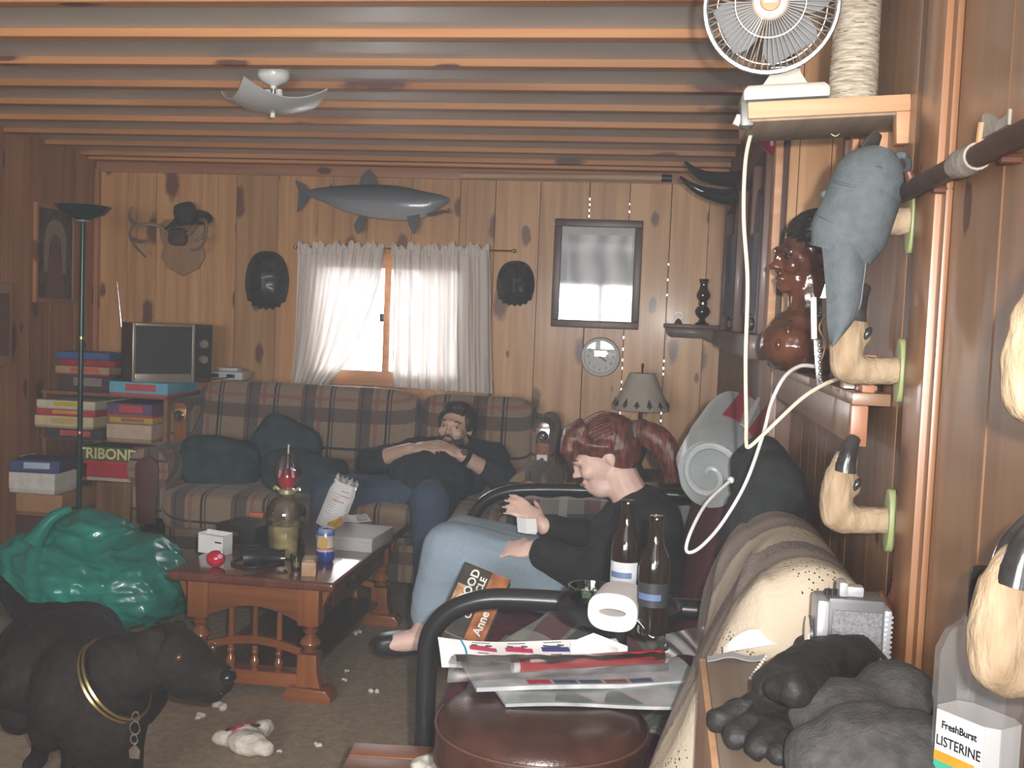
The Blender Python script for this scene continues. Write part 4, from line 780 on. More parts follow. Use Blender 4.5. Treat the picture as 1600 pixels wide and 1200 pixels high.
def tbox(px, py, w, d, h, rz, m, nm, label, cat, z=TZ):
    x, y = onT(px, py); t = thing(nm, (x, y, z), label, cat); mb = MB(); mb.M = T(x, y, z) @ Rz(rz); mb.bx(-w / 2, w / 2, -d / 2, d / 2, 0, h); return t, mb, T(x, y, z) @ Rz(rz)
t, mb, M = tbox(484, 895, .05, .11, .05, .25, 0, 'wooden_block', 'small square wooden block beside the drink can', 'block'); mb.build('block', wood('pale_block', (.34, .19, .1), (.48, .3, .17), 'Y', .5), t, bevel=.003)
mb = MB(); mb.M = M; mb.bx(-.016, .016, -.04, .04, .05, .052); mb.build('inlay', mat('pale_inlay', (.5, .4, .3), .5), t)
t, mb, M = tbox(336, 864, .12, .05, .075, -.3, 0, 'white_carton', 'small white open carton at the left table corner', 'carton')
mb = MB(); mb.M = M; mb.bx(-.06, .06, -.025, -.023, 0, .07); mb.bx(-.06, .06, .023, .025, 0, .08); mb.bx(-.06, -.058, -.025, .025, 0, .075); mb.bx(.058, .06, -.025, .025, 0, .075); mb.bx(-.06, .06, -.025, .025, 0, .002); mb.build('walls', WHITEP, t)
mb = MB(); mb.M = M; mb.bx(.02, .05, -.0262, -.0248, .045, .05); mb.build('print_mark', BLACKP, t)
t, mb, M = tbox(388, 842, .19, .17, .07, -.25, 0, 'black_case', 'flat black case behind the white carton on the table', 'case'); mb.build('shell', BLACKP, t, bevel=.008); mb = MB(); mb.M = M; mb.bx(-.02, .02, -.09, -.084, .03, .045); mb.build('clasp', mat('dull_steel', (.2, .2, .2), .4, metal=.8), t)
x, y = onT(337, 886); t = thing('red_ball', (x, y, TZ), 'shiny red rubber ball on the near left of the table', 'ball'); MB().ell((x, y, TZ + .03), (.034, .03, .03), n=24, m=16).build('ball', mat('red_rubber', (.5, .01, .03), .2, .05, coat=.5), t, smooth=True); MB().ell((x + .02, y - .012, TZ + .042), (.012, .012, .01)).build('pale_patch', mat('pink_patch', (.6, .3, .35), .4), t, smooth=True)
x, y = onT(412, 880); t = thing('binoculars', (x, y, TZ), 'black binoculars lying on the table in front of the jug', 'binoculars'); M = T(x, y, TZ) @ Rz(.35)
for s in (-1, 1):
    mb = MB(); mb.M = M; mb.tube([(-.07, s * .035, .03), (-.02, s * .035, .03), (.0, s * .03, .028), (.06, s * .027, .024)], [.03, .03, .02, .018], 18); mb.build('barrel', BLACKP, t, smooth=50)
    mb = MB(); mb.M = M; mb.cyl((.06, s * .027, .024), (.075, s * .027, .024), .021, .021, 16); mb.build('eyecup', BLACKM, t, smooth=40)
mb = MB(); mb.M = M; mb.cyl((-.03, 0, .032), (.04, 0, .03), .009, n=12); mb.build('hinge', BLACKM, t, smooth=40)
mb = MB(); mb.M = M; mb.tube(bez([(.05, .04, .02), (.02, .09, .008), (-.08, .08, .006), (-.11, -.02, .006), (-.04, -.09, .006), (.05, -.05, .012)], 8), .005, 6); mb.build('strap', BLACKP, t, smooth=True)
x, y = onT(440, 893); t = thing('pocket_watch', (x, y, TZ), 'small silver pocket watch with pale dial in front of the binoculars', 'watch'); MB().lathe([(.002, 0), (.02, 0), (.024, .006), (.02, .012), (.002, .012)], 22, (x, y, TZ)).build('case', CHROME, t, smooth=40); MB().lathe([(.002, .0125), (.017, .0125), (.017, .0135), (.002, .0135)], 20, (x, y, TZ)).build('dial', CREAMP, t)
x, y = onT(463, 890); t = thing('shot_glass', (x, y, TZ), 'small clear shot glass between the watch and the wooden block', 'glass'); MB().lathe([(.002, .0), (.017, 0), (.018, .008), (.022, .055), (.02, .055), (.016, .012), (.002, .01)], 22, (x, y, TZ)).build('vessel', GLASS, t, smooth=50); MB().lathe([(.002, .011), (.0155, .0125), (.017, .03), (.002, .03)], 18, (x, y, TZ)).build('liquid', mat('amber_drink', (.3, .2, .07), .2, alpha=.7), t, smooth=40)
t, mb, M = tbox(402, 823, .055, .04, .06, .1, 0, 'orange_box', 'little orange box behind the black case', 'box'); mb.build('box', mat('orange_card', (.5, .14, .05), .5), t, bevel=.001); mb = MB(); mb.M = M; mb.bx(-.0285, .0285, -.021, .021, .045, .061); mb.build('lid', mat('orange_card', (0, 0, 0)), t)
t, mb, M = tbox(560, 850, .2, .26, .05, -.06, 0, 'grey_carton', 'flat grey-white carton near the right table edge', 'carton'); mb.build('tray', mat('grey_card', (.42, .41, .42), .6, .04), t, bevel=.002); mb = MB(); mb.M = M; mb.bx(-.102, .102, -.132, .132, .036, .054); mb.build('lid', mat('grey_card', (0, 0, 0)), t, bevel=.002)
bx0, by0 = onT(555, 835); t = thing('folded_leaflet', (bx0, by0, TZ + .054), 'folded grey leaflet lying on the flat carton', 'leaflet'); mb = MB(); mb.M = T(bx0 - .02, by0 + .05, TZ + .0542) @ Rz(.4); mb.sheet(lambda u, v: ((u - .5) * .12, (v - .5) * .16, .001 + .012 * abs(u - .5)), 8, 6, .0008); mb.build('sheet', WHITEP, t, smooth=True); mb = MB(); mb.M = T(bx0 - .02, by0 + .05, TZ + .0542) @ Rz(.4); mb.bx(.01, .05, -.06, .06, .0085, .009); mb.build('print', mat('grey_print_block', (.2, .2, .22), .6), t)
# snack bag
x, y = onT(512, 826); t = thing('snack_bag', (x, y, TZ), 'crumpled white and yellow snack bag with red lines leaning on the table', 'snack bag'); M = T(x, y, TZ) @ Rz(.25) @ Ry(.35)
def bagf(s): return lambda u, v: ((u - .5) * (.11 if v < .8 else .11 * (1 - (v - .8) * .9)), s * .035 * math.sin(PI * u) ** .6 * math.sin(PI * (v * .85 + .12)) ** .6 + .005 * nz((u * 4, v * 5, s), 2), .005 + .2 * v + .004 * nz((u * 9, v * 3, s), 2))
for s, nm in ((-1, 'front_panel'), (1, 'back_panel')):
    mb = MB(); mb.M = M; mb.sheet(bagf(s), 16, 18, .001); fp = mb.build(nm, WHITEP, t, smooth=60)
    if s < 0:
        mb = MB(); mb.M = M; f0 = bagf(-1.06); mb.sheet(lambda u, v: f0(.42 + .56 * u, .06 + .38 * v * (u * .8 + .2)), 12, 8, .0008); mb.build('yellow_print', mat('yellow_print', (.6, .33, .03), .4), fp, smooth=60)
        for k, (v0, u0, u1) in enumerate(((.62, .25, .7), (.75, .5, .85), (.84, .45, .75))):
            mb = MB(); mb.M = M; mb.sheet(lambda u, v: f0(u0 + (u1 - u0) * u, v0 + .012 * v), 6, 1, .0008); mb.build('red_line', mat('red_print', (.4, .03, .04), .5), fp)
        for k in range(9):
            mb = MB(); mb.M = M; v0 = .32 + k * .055; mb.sheet(lambda u, v: f0(.12 + (.25 + .02 * k) * u, v0 + .008 * v), 5, 1, .0007); mb.build('text_line', mat('grey_print_block', (0, 0, 0)), fp)
mb = MB(); mb.M = M; mb.sheet(lambda u, v: ((u - .5) * .1, .012 * math.sin(u * 22) * v, .2 + .03 * v + .008 * math.sin(u * 30)), 24, 4, .001); mb.build('crimped_top', mat('foil', (.5, .5, .45), .3, metal=.5), t, smooth=60)
# ================================================================== floor: green bag, plush toy, fluff
GB = mat('green_plastic', (.012, .22, .17), .28, .15, 8, .25, 14, coat=.2)
gb = thing('garbage_bag', (-2.36, 4.15, 0), 'full teal green plastic garbage bag on the floor at left', 'bag')
mb = MB(); mb.ell((-2.36, 4.17, .17), (.41, .30, .2), n=20, m=12); mb.ell((-2.42, 4.2, .27), (.24, .2, .17)); mb.ell((-2.15, 4.12, .16), (.24, .22, .16)); mb.ell((-2.62, 4.15, .18), (.2, .2, .18)); mb.ell((-2.36, 4.17, .05), (.38, .27, .06))
def wr(c):
    a = nz(c, 4.5, 1); b = 1 - abs(nz(c + V((0, 0, c.x * .6)), 9, 2)); d = 1 - abs(nz(V((c.x * .5, c.y * .5, c.z * 1.6)) + V((c.z, 0, 0)), 17, 5)); return .032 * a + .022 * b ** 3 + .012 * d ** 4 - .014
blob('sack', mb, .012, GB, gb, 4, None, lambda c: wr(c) if c.z > .015 else 0)
for q in ([(-2.55, 4.0, .33), (-2.5, 4.05, .43), (-2.44, 4.1, .47)],):
    mb = MB(); mb.tube(bez(q, 6), [.05, .045, .04, .035, .03, .028, .025, .025, .022, .02, .02, .018, .016], 10); mb.build('twisted_neck', GB, gb, smooth=50)
px_, py_ = aZ(385, 1162, 0).x, aZ(385, 1162, 0).y
pl = thing('plush_toy', (px_, py_, 0), 'torn white plush toy with red and black marks on the carpet', 'plush toy')
PLU = mat('dirty_plush', (.62, .57, .5), .95, .2, 30, .8, 90)
mb = MB(); mb.ell((px_ + .03, py_ - .06, .03), (.075, .05, .035), Rz(-.35)); mb.ell((px_ - .055, py_ - .03, .025), (.045, .028, .026), Rz(.2)); mb.ell((px_ + .03, py_ + .05, .03), (.028, .05, .03), Rz(-.4)); mb.ell((px_, py_, .03), (.05, .04, .03)); mb.ell((px_ + .085, py_ - .075, .025), (.035, .025, .025))
blob('body', mb, .006, PLU, pl, 4, None, lambda c: .003 * nz(c, 60))
for dx, dy, a, m in ((-.02, -.01, .5, (.3, .01, .06)), (.005, .012, .6, (.3, .01, .06)), (.025, .005, .4, (.02, .015, .02)), (-.045, -.025, .9, (.02, .015, .02)), (-.035, -.018, .9, (.3, .01, .06))):
    mb = MB(); mb.M = T(px_ + dx, py_ + dy, .058 if dx > -.03 else .05) @ Rz(a); mb.ell((0, 0, 0), (.016, .006, .006)); mb.build('patch', mat('patch_%d' % int(m[0] * 100), m, .8), pl, smooth=True)
FLUF = mat('white_fluff', (.6, .58, .56), .95, .1)
for k, (a, b, s, lb) in enumerate(((345, 1106, .03, 'tuft of white stuffing under the dog\'s chin'), (312, 1121, .02, 'small tuft of white stuffing left of the plush toy'), (583, 1082, .022, 'star-shaped tuft of white stuffing right of the table foot'), (559, 991, .02, 'tuft of white stuffing beside the far table foot'), (538, 1064, .012, 'tiny bit of stuffing next to the near table foot'), (494, 1167, .016, 'bit of stuffing right of the plush toy'), (437, 1175, .01, 'tiny bit of stuffing just beside the plush toy'), (420, 968, .01, 'tiny speck of stuffing seen under the table'), (541, 1050, .01, 'faint speck of stuffing behind the near table foot'))):
    p = aZ(a, b, 0); t = thing('stuffing_tuft', (p.x, p.y, 0), lb, 'stuffing', 'tufts of stuffing on the carpet'); mb = MB()
    for j in range(5): mb.ell((p.x + s * random.uniform(-.7, .7), p.y + s * random.uniform(-.7, .7), s * random.uniform(.2, .5)), (s * random.uniform(.3, .6), s * random.uniform(.3, .6), s * .4), n=8, m=6)
    blob('tuft', mb, s * .15, FLUF, t, 2, None, lambda c: s * .12 * nz(c, 90))
# ================================================================== people
SKIN = mat('skin', (.56, .36, .28), .5, .08, 25, .05, 60, sub=.1); SKIN2 = mat('pale_skin', (.66, .45, .38), .5, .06, 25, .05, 60, sub=.1)
LIP = mat('lips', (.38, .16, .14), .45, .05); EYEW = mat('eye_white', (.3, .27, .25), .3); IRIS = mat('iris', (.05, .03, .02), .2)
def finger(mb, base, d, nrm, L, r, curl):
    """three bones bending towards -nrm"""
    p = V(base); d = V(d).normalized(); ax = d.cross(V(nrm)).normalized(); pts = [p.copy()]; rs = [r]
    for k, f in enumerate((.45, .32, .23)):
        d = MX.Rotation(-curl * (.6, 1, .8)[k], 3, ax) @ d; p = p + d * (L * f); pts.append(p.copy()); rs.append(r * (.95, .88, .72)[k])
    caps(mb, pts, rs, 8); return pts
def hand(mb, wrist, d, nrm, s=1.0, curl=.5, thumb=1, spread=.12):
    """palm plus four unequal fingers and a thumb; d = pointing direction, nrm = back of the hand"""
    w = V(wrist); d = V(d).normalized(); n = V(nrm); n = (n - d * n.dot(d)).normalized(); sd = d.cross(n).normalized() * thumb; tips = []
    R = MX((sd, d, n)).transposed(); mb.ell(w + d * .045 * s, (.041 * s, .052 * s, .016 * s), R.to_4x4(), 12, 8); caps(mb, [w, w + d * .02 * s], [.024 * s, .026 * s])
    for k, (o, L) in enumerate(((.029, .070), (.010, .078), (-.010, .073), (-.028, .057))):
        tips.append(finger(mb, w + d * .085 * s + sd * o * s, d + sd * (spread * (o / .03)), n, L * s, .0088 * s, curl * (1 + .1 * k)))
    tips.append(finger(mb, w + d * .03 * s + sd * .03 * s, d * .7 + sd * .75 - n * .2, n, .062 * s, .0105 * s, curl * .5)); return tips
def nails(par, tips, n=(0, 0, 1)):
    for t in tips[:4]:
        q = t[-1]; MB().ell(q + (t[-1] - t[-2]).normalized() * .003 + V(n) * .004, (.005, .005, .0025), n=8, m=6).build('fingernail', mat('nail', (.7, .5, .45), .3), par, smooth=True)
def head(mb, c, M, s=1.0, chin=1.0, nose=1.0):
    """skull, jaw, nose, brow, ears; local -Y is the face, Z the crown"""
    def E(p, r, rot=None): mb.ell(V(c) + M @ (V(p) * s), tuple(a * s for a in r), (M @ rot) if rot else M, 16, 12)
    E((0, .015, .03), (.074, .094, .085)); E((0, -.03, -.01), (.062, .066, .08)); E((0, -.045, -.065), (.045 * chin, .045, .038)); E((0, -.078, -.085), (.022 * chin, .018, .016))
    E((0, -.09, .018), (.045, .016, .014)); E((0, -.098, -.012), (.009 * nose, .014, .026)); E((0, -.112, -.026), (.013 * nose, .013 * nose, .010)); 
    for k in (-1, 1):
        E((k * .034, -.072, -.025), (.026, .022, .024)); E((k * .073, .014, -.005), (.007, .016, .027)); E((k * .012, -.103, -.03), (.008, .009, .007))
    E((0, -.094, -.058), (.020, .010, .006)); E((0, -.093, -.068), (.017, .010, .006))
def face(par, c, M, s=1.0, closed=False):
    P = lambda *p: V(c) + M @ (V(p) * s)
    for k in (-1, 1):
        e = MB().ell(P(k * .031, -.079, .0), tuple(a * s for a in (.011, .009, .008)), M, 12, 8).build('eyelid' if closed else 'eye', SKIN if closed else EYEW, par, smooth=True)
        if not closed: MB().ell(P(k * .031, -.0865, -.001), tuple(a * s for a in (.0055, .003, .0055)), M, 10, 6).build('iris', IRIS, e, smooth=True)
        MB().tube([P(k * .015, -.098, .02), P(k * .032, -.1, .026), P(k * .05, -.086, .022)], [.003 * s, .004 * s, .002 * s], 6).build('eyebrow', HAIRD if s > .99 else HAIRR, par, smooth=True)
    MB().tube([P(-.022, -.094, -.063), P(0, -.104, -.061), P(.022, -.094, -.063)], [.003 * s, .006 * s, .003 * s], 8).build('mouth', LIP, par, smooth=True)
HAIRD = mat('dark_brown_hair', (.02, .014, .012), .6, .4, 60, .6, 90, stretch=(1, 1, .2)); HAIRR = mat('auburn_hair', (.16, .045, .025), .4, .5, 90, .7, 160, stretch=(1, .3, .25), col2=(.05, .016, .012))
DENIM = mat('blue_denim', (.045, .07, .115), .9, .12, 120, .35, 260); DENIM2 = mat('light_denim', (.24, .31, .38), .9, .05, 120, .3, 260); NAVY = mat('navy_shirt', (.018, .022, .032), .95, .25, 30, .3, 60); BLKT = mat('black_knit', (.011, .011, .011), .95, .3, 40, .4, 140)
# ---- man slumped on the sofa, hands folded on his chest
mn = thing('person', (-1.05, 4.8, .3), 'bearded man in dark shirt and blue jeans slouching on the sofa with folded hands', 'person')
hc = V(aY(712, 668, 4.93)); Mh = Rz(math.radians(-6)) @ Rx(math.radians(-8)) @ Ry(math.radians(5))
lsh, rsh = V((-.79, 5.02, .645)), V((-1.18, 5.04, .645)); lel, rel = V(aY(785, 748, 4.86)), V(aY(578, 722, 4.86)); ha = V(aY(684, 692, 4.74))
lwr = V(aY(722, 712, 4.76)); rwr = V(aY(640, 702, 4.76)); pel = V((-1.1, 4.78, .5))
lhip, rhip = V((-1.0, 4.76, .48)), V((-1.2, 4.78, .48)); lkn, rkn = V(aY(672, 782, 4.38)), V(aY(515, 770, 4.58)); lan, ran = V((aY(650, 930, 4.47).x + .06, 4.50, .09)), V((rkn.x - .03, 4.63, .09))
def torso(g):
    mb = MB(); mb.ell((-.985, 5.0, .60), (.185 + g, .14 + g, .15 + g), Rx(.5)); mb.ell((-1.06, 4.84, .565), (.20 + g, .20 + g, .15 + g)); mb.ell(pel + V((0, 0, -.01)), (.18 + g, .15 + g, .13 + g)); caps(mb, [lsh, V((-.985, 5.06, .66)), rsh], [.085 + g, .09 + g, .085 + g]); return mb
mb = torso(-.012); caps(mb, [V((-.97, 5.03, .69)), hc + V((.005, .03, -.05))], [.062, .058]); head(mb, hc, Mh, 1.03, 1.12, 1.1)
caps(mb, [lsh, lel, lwr], [.065, .05, .031]); caps(mb, [rsh, rel, rwr], [.065, .05, .031]); caps(mb, [lhip, lkn, lan], [.09, .06, .04]); caps(mb, [rhip, rkn, ran], [.09, .06, .04])
tl_ = hand(mb, lwr, (ha - lwr) + V((-.02, -.01, .012)), (0, -.5, 1), 1.0, .38, 1); tr_ = hand(mb, rwr, (ha - rwr) + V((.02, -.01, .004)), (0, -.5, 1), 1.0, .38, -1)
caps(mb, [lan + V((0, 0, -.03)), lan + V((-.02, -.14, -.06))], [.036, .028]); caps(mb, [ran + V((0, 0, -.03)), ran + V((0, -.14, -.06))], [.036, .028])
body = blob('body', mb, .0062, SKIN, mn, 3); face(body, hc, Mh, 1.03); nails(body, tl_ + tr_)
mb = torso(.012); caps(mb, [lsh, lel, lel.lerp(lwr, .35)], [.085, .07, .058]); caps(mb, [rsh, rel, rel.lerp(rwr, .30)], [.085, .07, .058])
blob('shirt', mb, .010, NAVY, mn, 5, None, lambda c: .006 * nz(c, 14) + .004 * (1 - abs(nz(c, 9, 3))) ** 3)
mb = MB(); mb.ell(pel, (.205, .165, .135)); caps(mb, [lhip, lkn, lan + V((0, .0, .07))], [.115, .085, .07]); caps(mb, [rhip, rkn, ran + V((0, 0, .07))], [.115, .085, .07])
blob('jeans', mb, .010, DENIM, mn, 5, None, lambda c: .006 * nz(c, 12, 2) + .005 * (1 - abs(nz(c, 8, 5))) ** 3)
P = lambda *p: hc + Mh @ (V(p) * 1.03)
mb = MB(); mb.ell(P(0, .024, .045), (.085, .10, .085), Mh); mb.ell(P(0, .05, .01), (.084, .075, .09), Mh); mb.ell(P(-.068, -.005, .03), (.018, .045, .045), Mh); mb.ell(P(.068, -.005, .03), (.018, .045, .045), Mh); mb.ell(P(0, -.05, .092), (.06, .035, .03), Mh)
blob('hair', mb, .007, HAIRD, mn, 3, None, lambda c: .004 * nz(c, 60))
mb = MB(); mb.tube([P(k * .062 * 1.0, -.03 - .055 * math.cos(k * 1.3), -.055 - .025 * math.cos(k * 1.4)) for k in [-1, -.75, -.5, -.25, 0, .25, .5, .75, 1]], [.016, .02, .022, .023, .024, .023, .022, .02, .016], 10); mb.ell(P(0, -.082, -.098), (.028, .02, .014), Mh); mb.tube([P(-.03, -.095, -.06), P(-.018, -.106, -.046), P(0, -.111, -.042), P(.018, -.106, -.046), P(.03, -.095, -.06)], .0065, 8)
blob('beard', mb, .005, mat('dark_beard', (.05, .034, .028), .8, .4, 90, .5, 120), mn, 2, None, lambda c: .002 * nz(c, 80))
wd = (lwr - lel).normalized(); wm = frame_to(wd)
w_ = MB().lathe([(.036, -.012), (.039, -.01), (.039, .01), (.036, .012)], 20, lwr - wd * .02, wm).build('wristwatch', BLACKP, mn, smooth=40)
MB().lathe([(.001, .0), (.017, 0), (.017, .008), (.001, .009)], 18, lwr - wd * .02 + V((0, -.03, .028)), frame_to((0, -.7, .7))).build('watch_face', CHROME, w_, smooth=40)
MB().lathe([(.034, -.006), (.037, -.005), (.037, .005), (.034, .006)], 18, lwr - wd * .055, wm).build('watch_strap', mat('pale_strap', (.45, .4, .35), .5), w_, smooth=40)
# ---- woman seated on the futon in profile, looking at her hands
wo = thing('person', (-.15, 3.25, .35), 'woman with auburn ponytail in black top and light jeans on the futon', 'person')
YW = 3.28
hc = V(aY(945, 712, YW)); Mw = Rz(math.radians(-84)) @ Rx(math.radians(24))
nk0, nk1 = V(aY(1003, 790, YW)), V(aY(968, 738, YW)); nsh, fsh = V((aY(1022, 822, 3.12).x, 3.11, aY(1022, 822, 3.12).z)), V((nk0.x - .03, 3.45, nk0.z - .035)); hipc = V((aY(1015, 930, YW).x, YW, .49))
nel, fel = V(aY(925, 898, 3.02)), V(aY(940, 850, 3.42)); nwr, fwr = V(aY(836, 858, 3.05)), V(aY(850, 822, 3.2))
nkn, fkn = V(aY(706, 860, 3.10)), V(aY(725, 848, 3.36)); nhp, fhp = hipc + V((-.06, -.10, 0)), hipc + V((-.06, .11, 0)); nan, fan_ = V(aY(672, 968, 3.14)), V((fkn.x + .03, 3.36, .30))
def torsow(g):
    mb = MB(); mb.ell(hipc, (.135 + g, .18 + g, .13 + g)); mb.ell(hipc.lerp(nk0, .42) + V((-.02, 0, 0)), (.125 + g, .165 + g, .17 + g), Ry(-.15)); mb.ell(hipc.lerp(nk0, .72), (.11 + g, .16 + g, .13 + g)); mb.ell(hipc.lerp(nk0, .62) + V((-.10, 0, -.01)), (.07 + g, .13 + g, .075 + g)); caps(mb, [nsh, nk0 + V((.02, 0, -.05)), fsh], [.07 + g, .075 + g, .07 + g]); return mb
mb = torsow(-.012); caps(mb, [nk0 + V((0, 0, -.04)), nk1 + V((.0, 0, -.01))], [.062, .058]); head(mb, hc, Mw, .97, 1.05, .95); mb.ell(hc + Mw @ V((0, -.035, -.09)), (.05, .05, .035), Mw)
caps(mb, [nsh, nel, nwr], [.055, .045, .028]); caps(mb, [fsh, fel, fwr], [.055, .045, .028]); caps(mb, [nhp, nkn, nan], [.09, .062, .042]); caps(mb, [fhp, fkn, fan_], [.09, .062, .042])
t1 = hand(mb, nwr, V((-.95, .12, -.06)), (-.05, -.55, .85), .95, .5, 1); t2 = hand(mb, fwr, V((-.75, -.1, .55)), (.3, -.6, .5), .95, .42, 1)
caps(mb, [nan, nan + V((-.02, -.08, -.04)), nan + V((-.12, -.10, -.06))], [.038, .034, .026]); caps(mb, [fan_, fan_ + V((-.1, -.03, -.03))], [.036, .028])
body = blob('body', mb, .0062, SKIN2, wo, 3); face(body, hc, Mw, .97); nails(body, t1, (-.1, -.5, .8)); nails(body, t2, (.2, -.7, .5))
mb = torsow(.012); caps(mb, [nsh, nel, nel.lerp(nwr, .82)], [.075, .072, .046]); caps(mb, [fsh, fel, fel.lerp(fwr, .9)], [.075, .07, .042]); caps(mb, [nk0 + V((.015, 0, -.045)), nk0 + V((.0, 0, -.012))], [.085, .078])
blob('black_top', mb, .010, BLKT, wo, 5, None, lambda c: .005 * nz(c, 13) + .006 * (1 - abs(nz(c, 8, 3))) ** 3)
mb = MB(); mb.ell(hipc + V((-.02, 0, -.03)), (.14, .19, .11)); caps(mb, [nhp, nkn, nan + (nkn - nan) * .12], [.115, .092, .072]); caps(mb, [fhp, fkn, fan_ + V((0, 0, .04))], [.115, .092, .07])
blob('jeans', mb, .010, DENIM2, wo, 5, None, lambda c: .004 * nz(c, 12, 2) + .004 * (1 - abs(nz(c, 9, 5))) ** 3)
for a, nm in ((nan, 'shoe'), (fan_, 'shoe')):
    mb = MB(); cush(mb, a + V((-.06, -.06 if a is nan else -.02, -.06)), (.10, .04, .035), .6, Rz(.5)); mb.build(nm, BLACKP, wo, smooth=True)
P = lambda *p: hc + Mw @ (V(p) * .97)
mb = MB(); mb.ell(P(0, .022, .05), (.084, .10, .082), Mw); mb.ell(P(0, .055, .015), (.082, .07, .09), Mw); mb.ell(P(0, .085, .02), (.05, .045, .05), Mw)
for k in (-1, -.5, 0, .5, 1): mb.tube([P(k * .045, -.02, .115), P(k * .05, -.075, .095), P(k * .055, -.103, .06), P(k * .055, -.106, .028)], [.03, .034, .028, .014], 10)
for k in (-1, 1): mb.tube([P(k * .06, -.06, .09), P(k * .076, -.03, .055), P(k * .08, .03, .03)], [.02, .02, .02], 8)
hr = blob('hair', mb, .0065, HAIRR, wo, 3, None, lambda c: .003 * nz(V((c.x * .4, c.y, c.z)), 60))
mb = MB(); a0 = P(0, .115, .03)
sm = MB()
for k in range(-9, 10):
    ph = k * .15; row = []
    for j in range(9):
        y = -.06 + .165 * j / 8; q_ = math.sqrt(max(.02, 1 - ((y - .024) / .106) ** 2)); f_ = max(0, j - 5) / 3; row.append(P(.089 * math.sin(ph) * q_ * (1 - .75 * f_), y, .05 + .087 * math.cos(ph) * q_ - .02 * f_))
    sm.tube(row, [.0035] * 8 + [.002], 5)
sm.build('hair_strands', HAIRR, hr, smooth=True)
mb = MB(); pts = bez([P(0, .09, .03), P(0, .13, .035), V(aY(1030, 690, YW)), V(aY(1048, 720, YW)), V(aY(1052, 755, YW))], 6); mb.tube(pts, [.026 + .016 * math.sin(PI * min(1, i / len(pts) * 1.1)) for i in range(len(pts))], 14)
blob('ponytail', mb, .006, HAIRR, wo, 2, None, lambda c: .006 * nz(V((c.x, c.y * 1.5, c.z * .3)), 50))
MB().tube([a0 + V((.012 * math.sin(a) * 0, .038 * math.cos(a), .038 * math.sin(a))) for a in [2 * PI * k / 20 for k in range(20)]], .008, 8, closed=True).build('hair_tie', mat('grey_tie', (.12, .11, .11), .7), hr, smooth=True)
q = t2[1][-1]; o = thing('folded_paper', q, 'small folded white paper held in the seated woman\'s fingers', 'paper')
mb = MB(); mb.M = T(V(aY(822, 822, 3.12))) @ Rz(.3) @ Rx(.9) @ Ry(.25); mb.sheet(lambda u, v: ((u - .5) * .06, (v - .5) * .05, .006 * abs(u - .5)), 8, 4, .0015); mb.build('sheet', WHITEP, o)
mb = MB(); mb.M = T(V(aY(822, 822, 3.118))) @ Rz(.3) @ Rx(.9) @ Ry(.25); mb.sheet(lambda u, v: (.03 * u, (v - .5) * .046, .004 + .008 * u), 4, 4, .0012); mb.build('flap', WHITEP, o)
b_ = MB().lathe([(.0, -.004)] + [(.031, -.004), (.033, 0), (.031, .004)] + [(.0, .004)], 18, nwr + V((.012, 0, 0)), frame_to(nel - nwr)); b_.build('bracelet', mat('dark_cord', (.03, .02, .02), .6), wo, smooth=40)
# ================================================================== black dog
dg_ = thing('dog', (-1.6, 2.7, 0), 'black labrador with gold chain collar standing at the lower left', 'dog')
FUR = mat('black_fur', (.013, .009, .0075), .75, .4, 50, .8, 150, spec=.25)
def D(px, py, Y): return V(aY(px, py, Y))
rump, wth, chest = D(75, 1012, 2.64), D(118, 1025, 2.53), D(165, 1110, 2.40)
mb = MB(); mb.ell(rump, (.115, .15, .125)); mb.ell(rump.lerp(wth, .5) + V((0, 0, -.01)), (.125, .26, .135)); mb.ell(wth.lerp(chest, .5), (.12, .2, .15)); mb.ell(wth + V((0, 0, -.02)), (.12, .16, .14)); mb.ell(chest, (.105, .13, .16)); mb.ell(chest + V((-.05, .08, .02)), (.115, .14, .15)); mb.ell(chest + V((-.06, .22, -.04)), (.1, .17, .11))
hd_ = D(272, 1030, 2.40); caps(mb, [chest + V((.0, .02, .08)), D(185, 1045, 2.38), D(230, 1035, 2.39)], [.108, .09, .078])
md = (D(372, 1076, 2.29) - hd_).normalized(); Md = frame_to(md)
mb.ell(hd_ + V((-.02, 0, .012)), (.085, .078, .078)); mb.ell(hd_ + md * .03 + V((0, 0, .012)), (.07, .07, .065)); caps(mb, [hd_ + md * .05 + V((0, 0, -.012)), hd_ + md * .11 + V((0, 0, -.008)), hd_ + md * .165 + V((0, 0, 0))], [.062, .055, .045], 14)
caps(mb, [hd_ + md * .03 + V((0, 0, -.05)), hd_ + md * .15 + V((0, 0, -.035))], [.04, .03]); mb.ell(hd_ + md * .188 + V((0, 0, .014)), (.02, .02, .018))
# front legs: shoulder, elbow, wrist, paw; hind legs: hip, knee forward, hock back, paw
for x0, dy in ((.045, -.03), (-.07, .05)):
    s = chest + V((x0, dy, -.03)); e = s + V((-.01, .06, -.14)); w = V((s.x + .01, s.y + .02, .10)); caps(mb, [s, e, w, V((w.x + .005, w.y - .0, .045))], [.07, .05, .034, .032]); mb.ell((w.x + .015, w.y - .03, .025), (.036, .05, .026))
for x0, dy in ((.05, -.02), (-.09, .06)):
    h = rump + V((x0, dy, -.03)); k = h + V((.03, -.09, -.15)); hk = V((h.x - .01, h.y + .08, .16)); caps(mb, [h, k, hk, V((hk.x + .01, hk.y - .02, .045))], [.095, .06, .034, .03]); mb.ell((hk.x + .015, hk.y - .06, .025), (.034, .05, .026))
caps(mb, [rump + V((-.05, .08, .05)), D(35, 957, 2.76), D(5, 922, 2.84), D(-30, 878, 2.9)], [.05, .034, .028, .016])
dog = blob('body', mb, .0085, FUR, dg_, 22, None, lambda c: .002 * nz(c, 50))
e0 = D(236, 1010, 2.335)
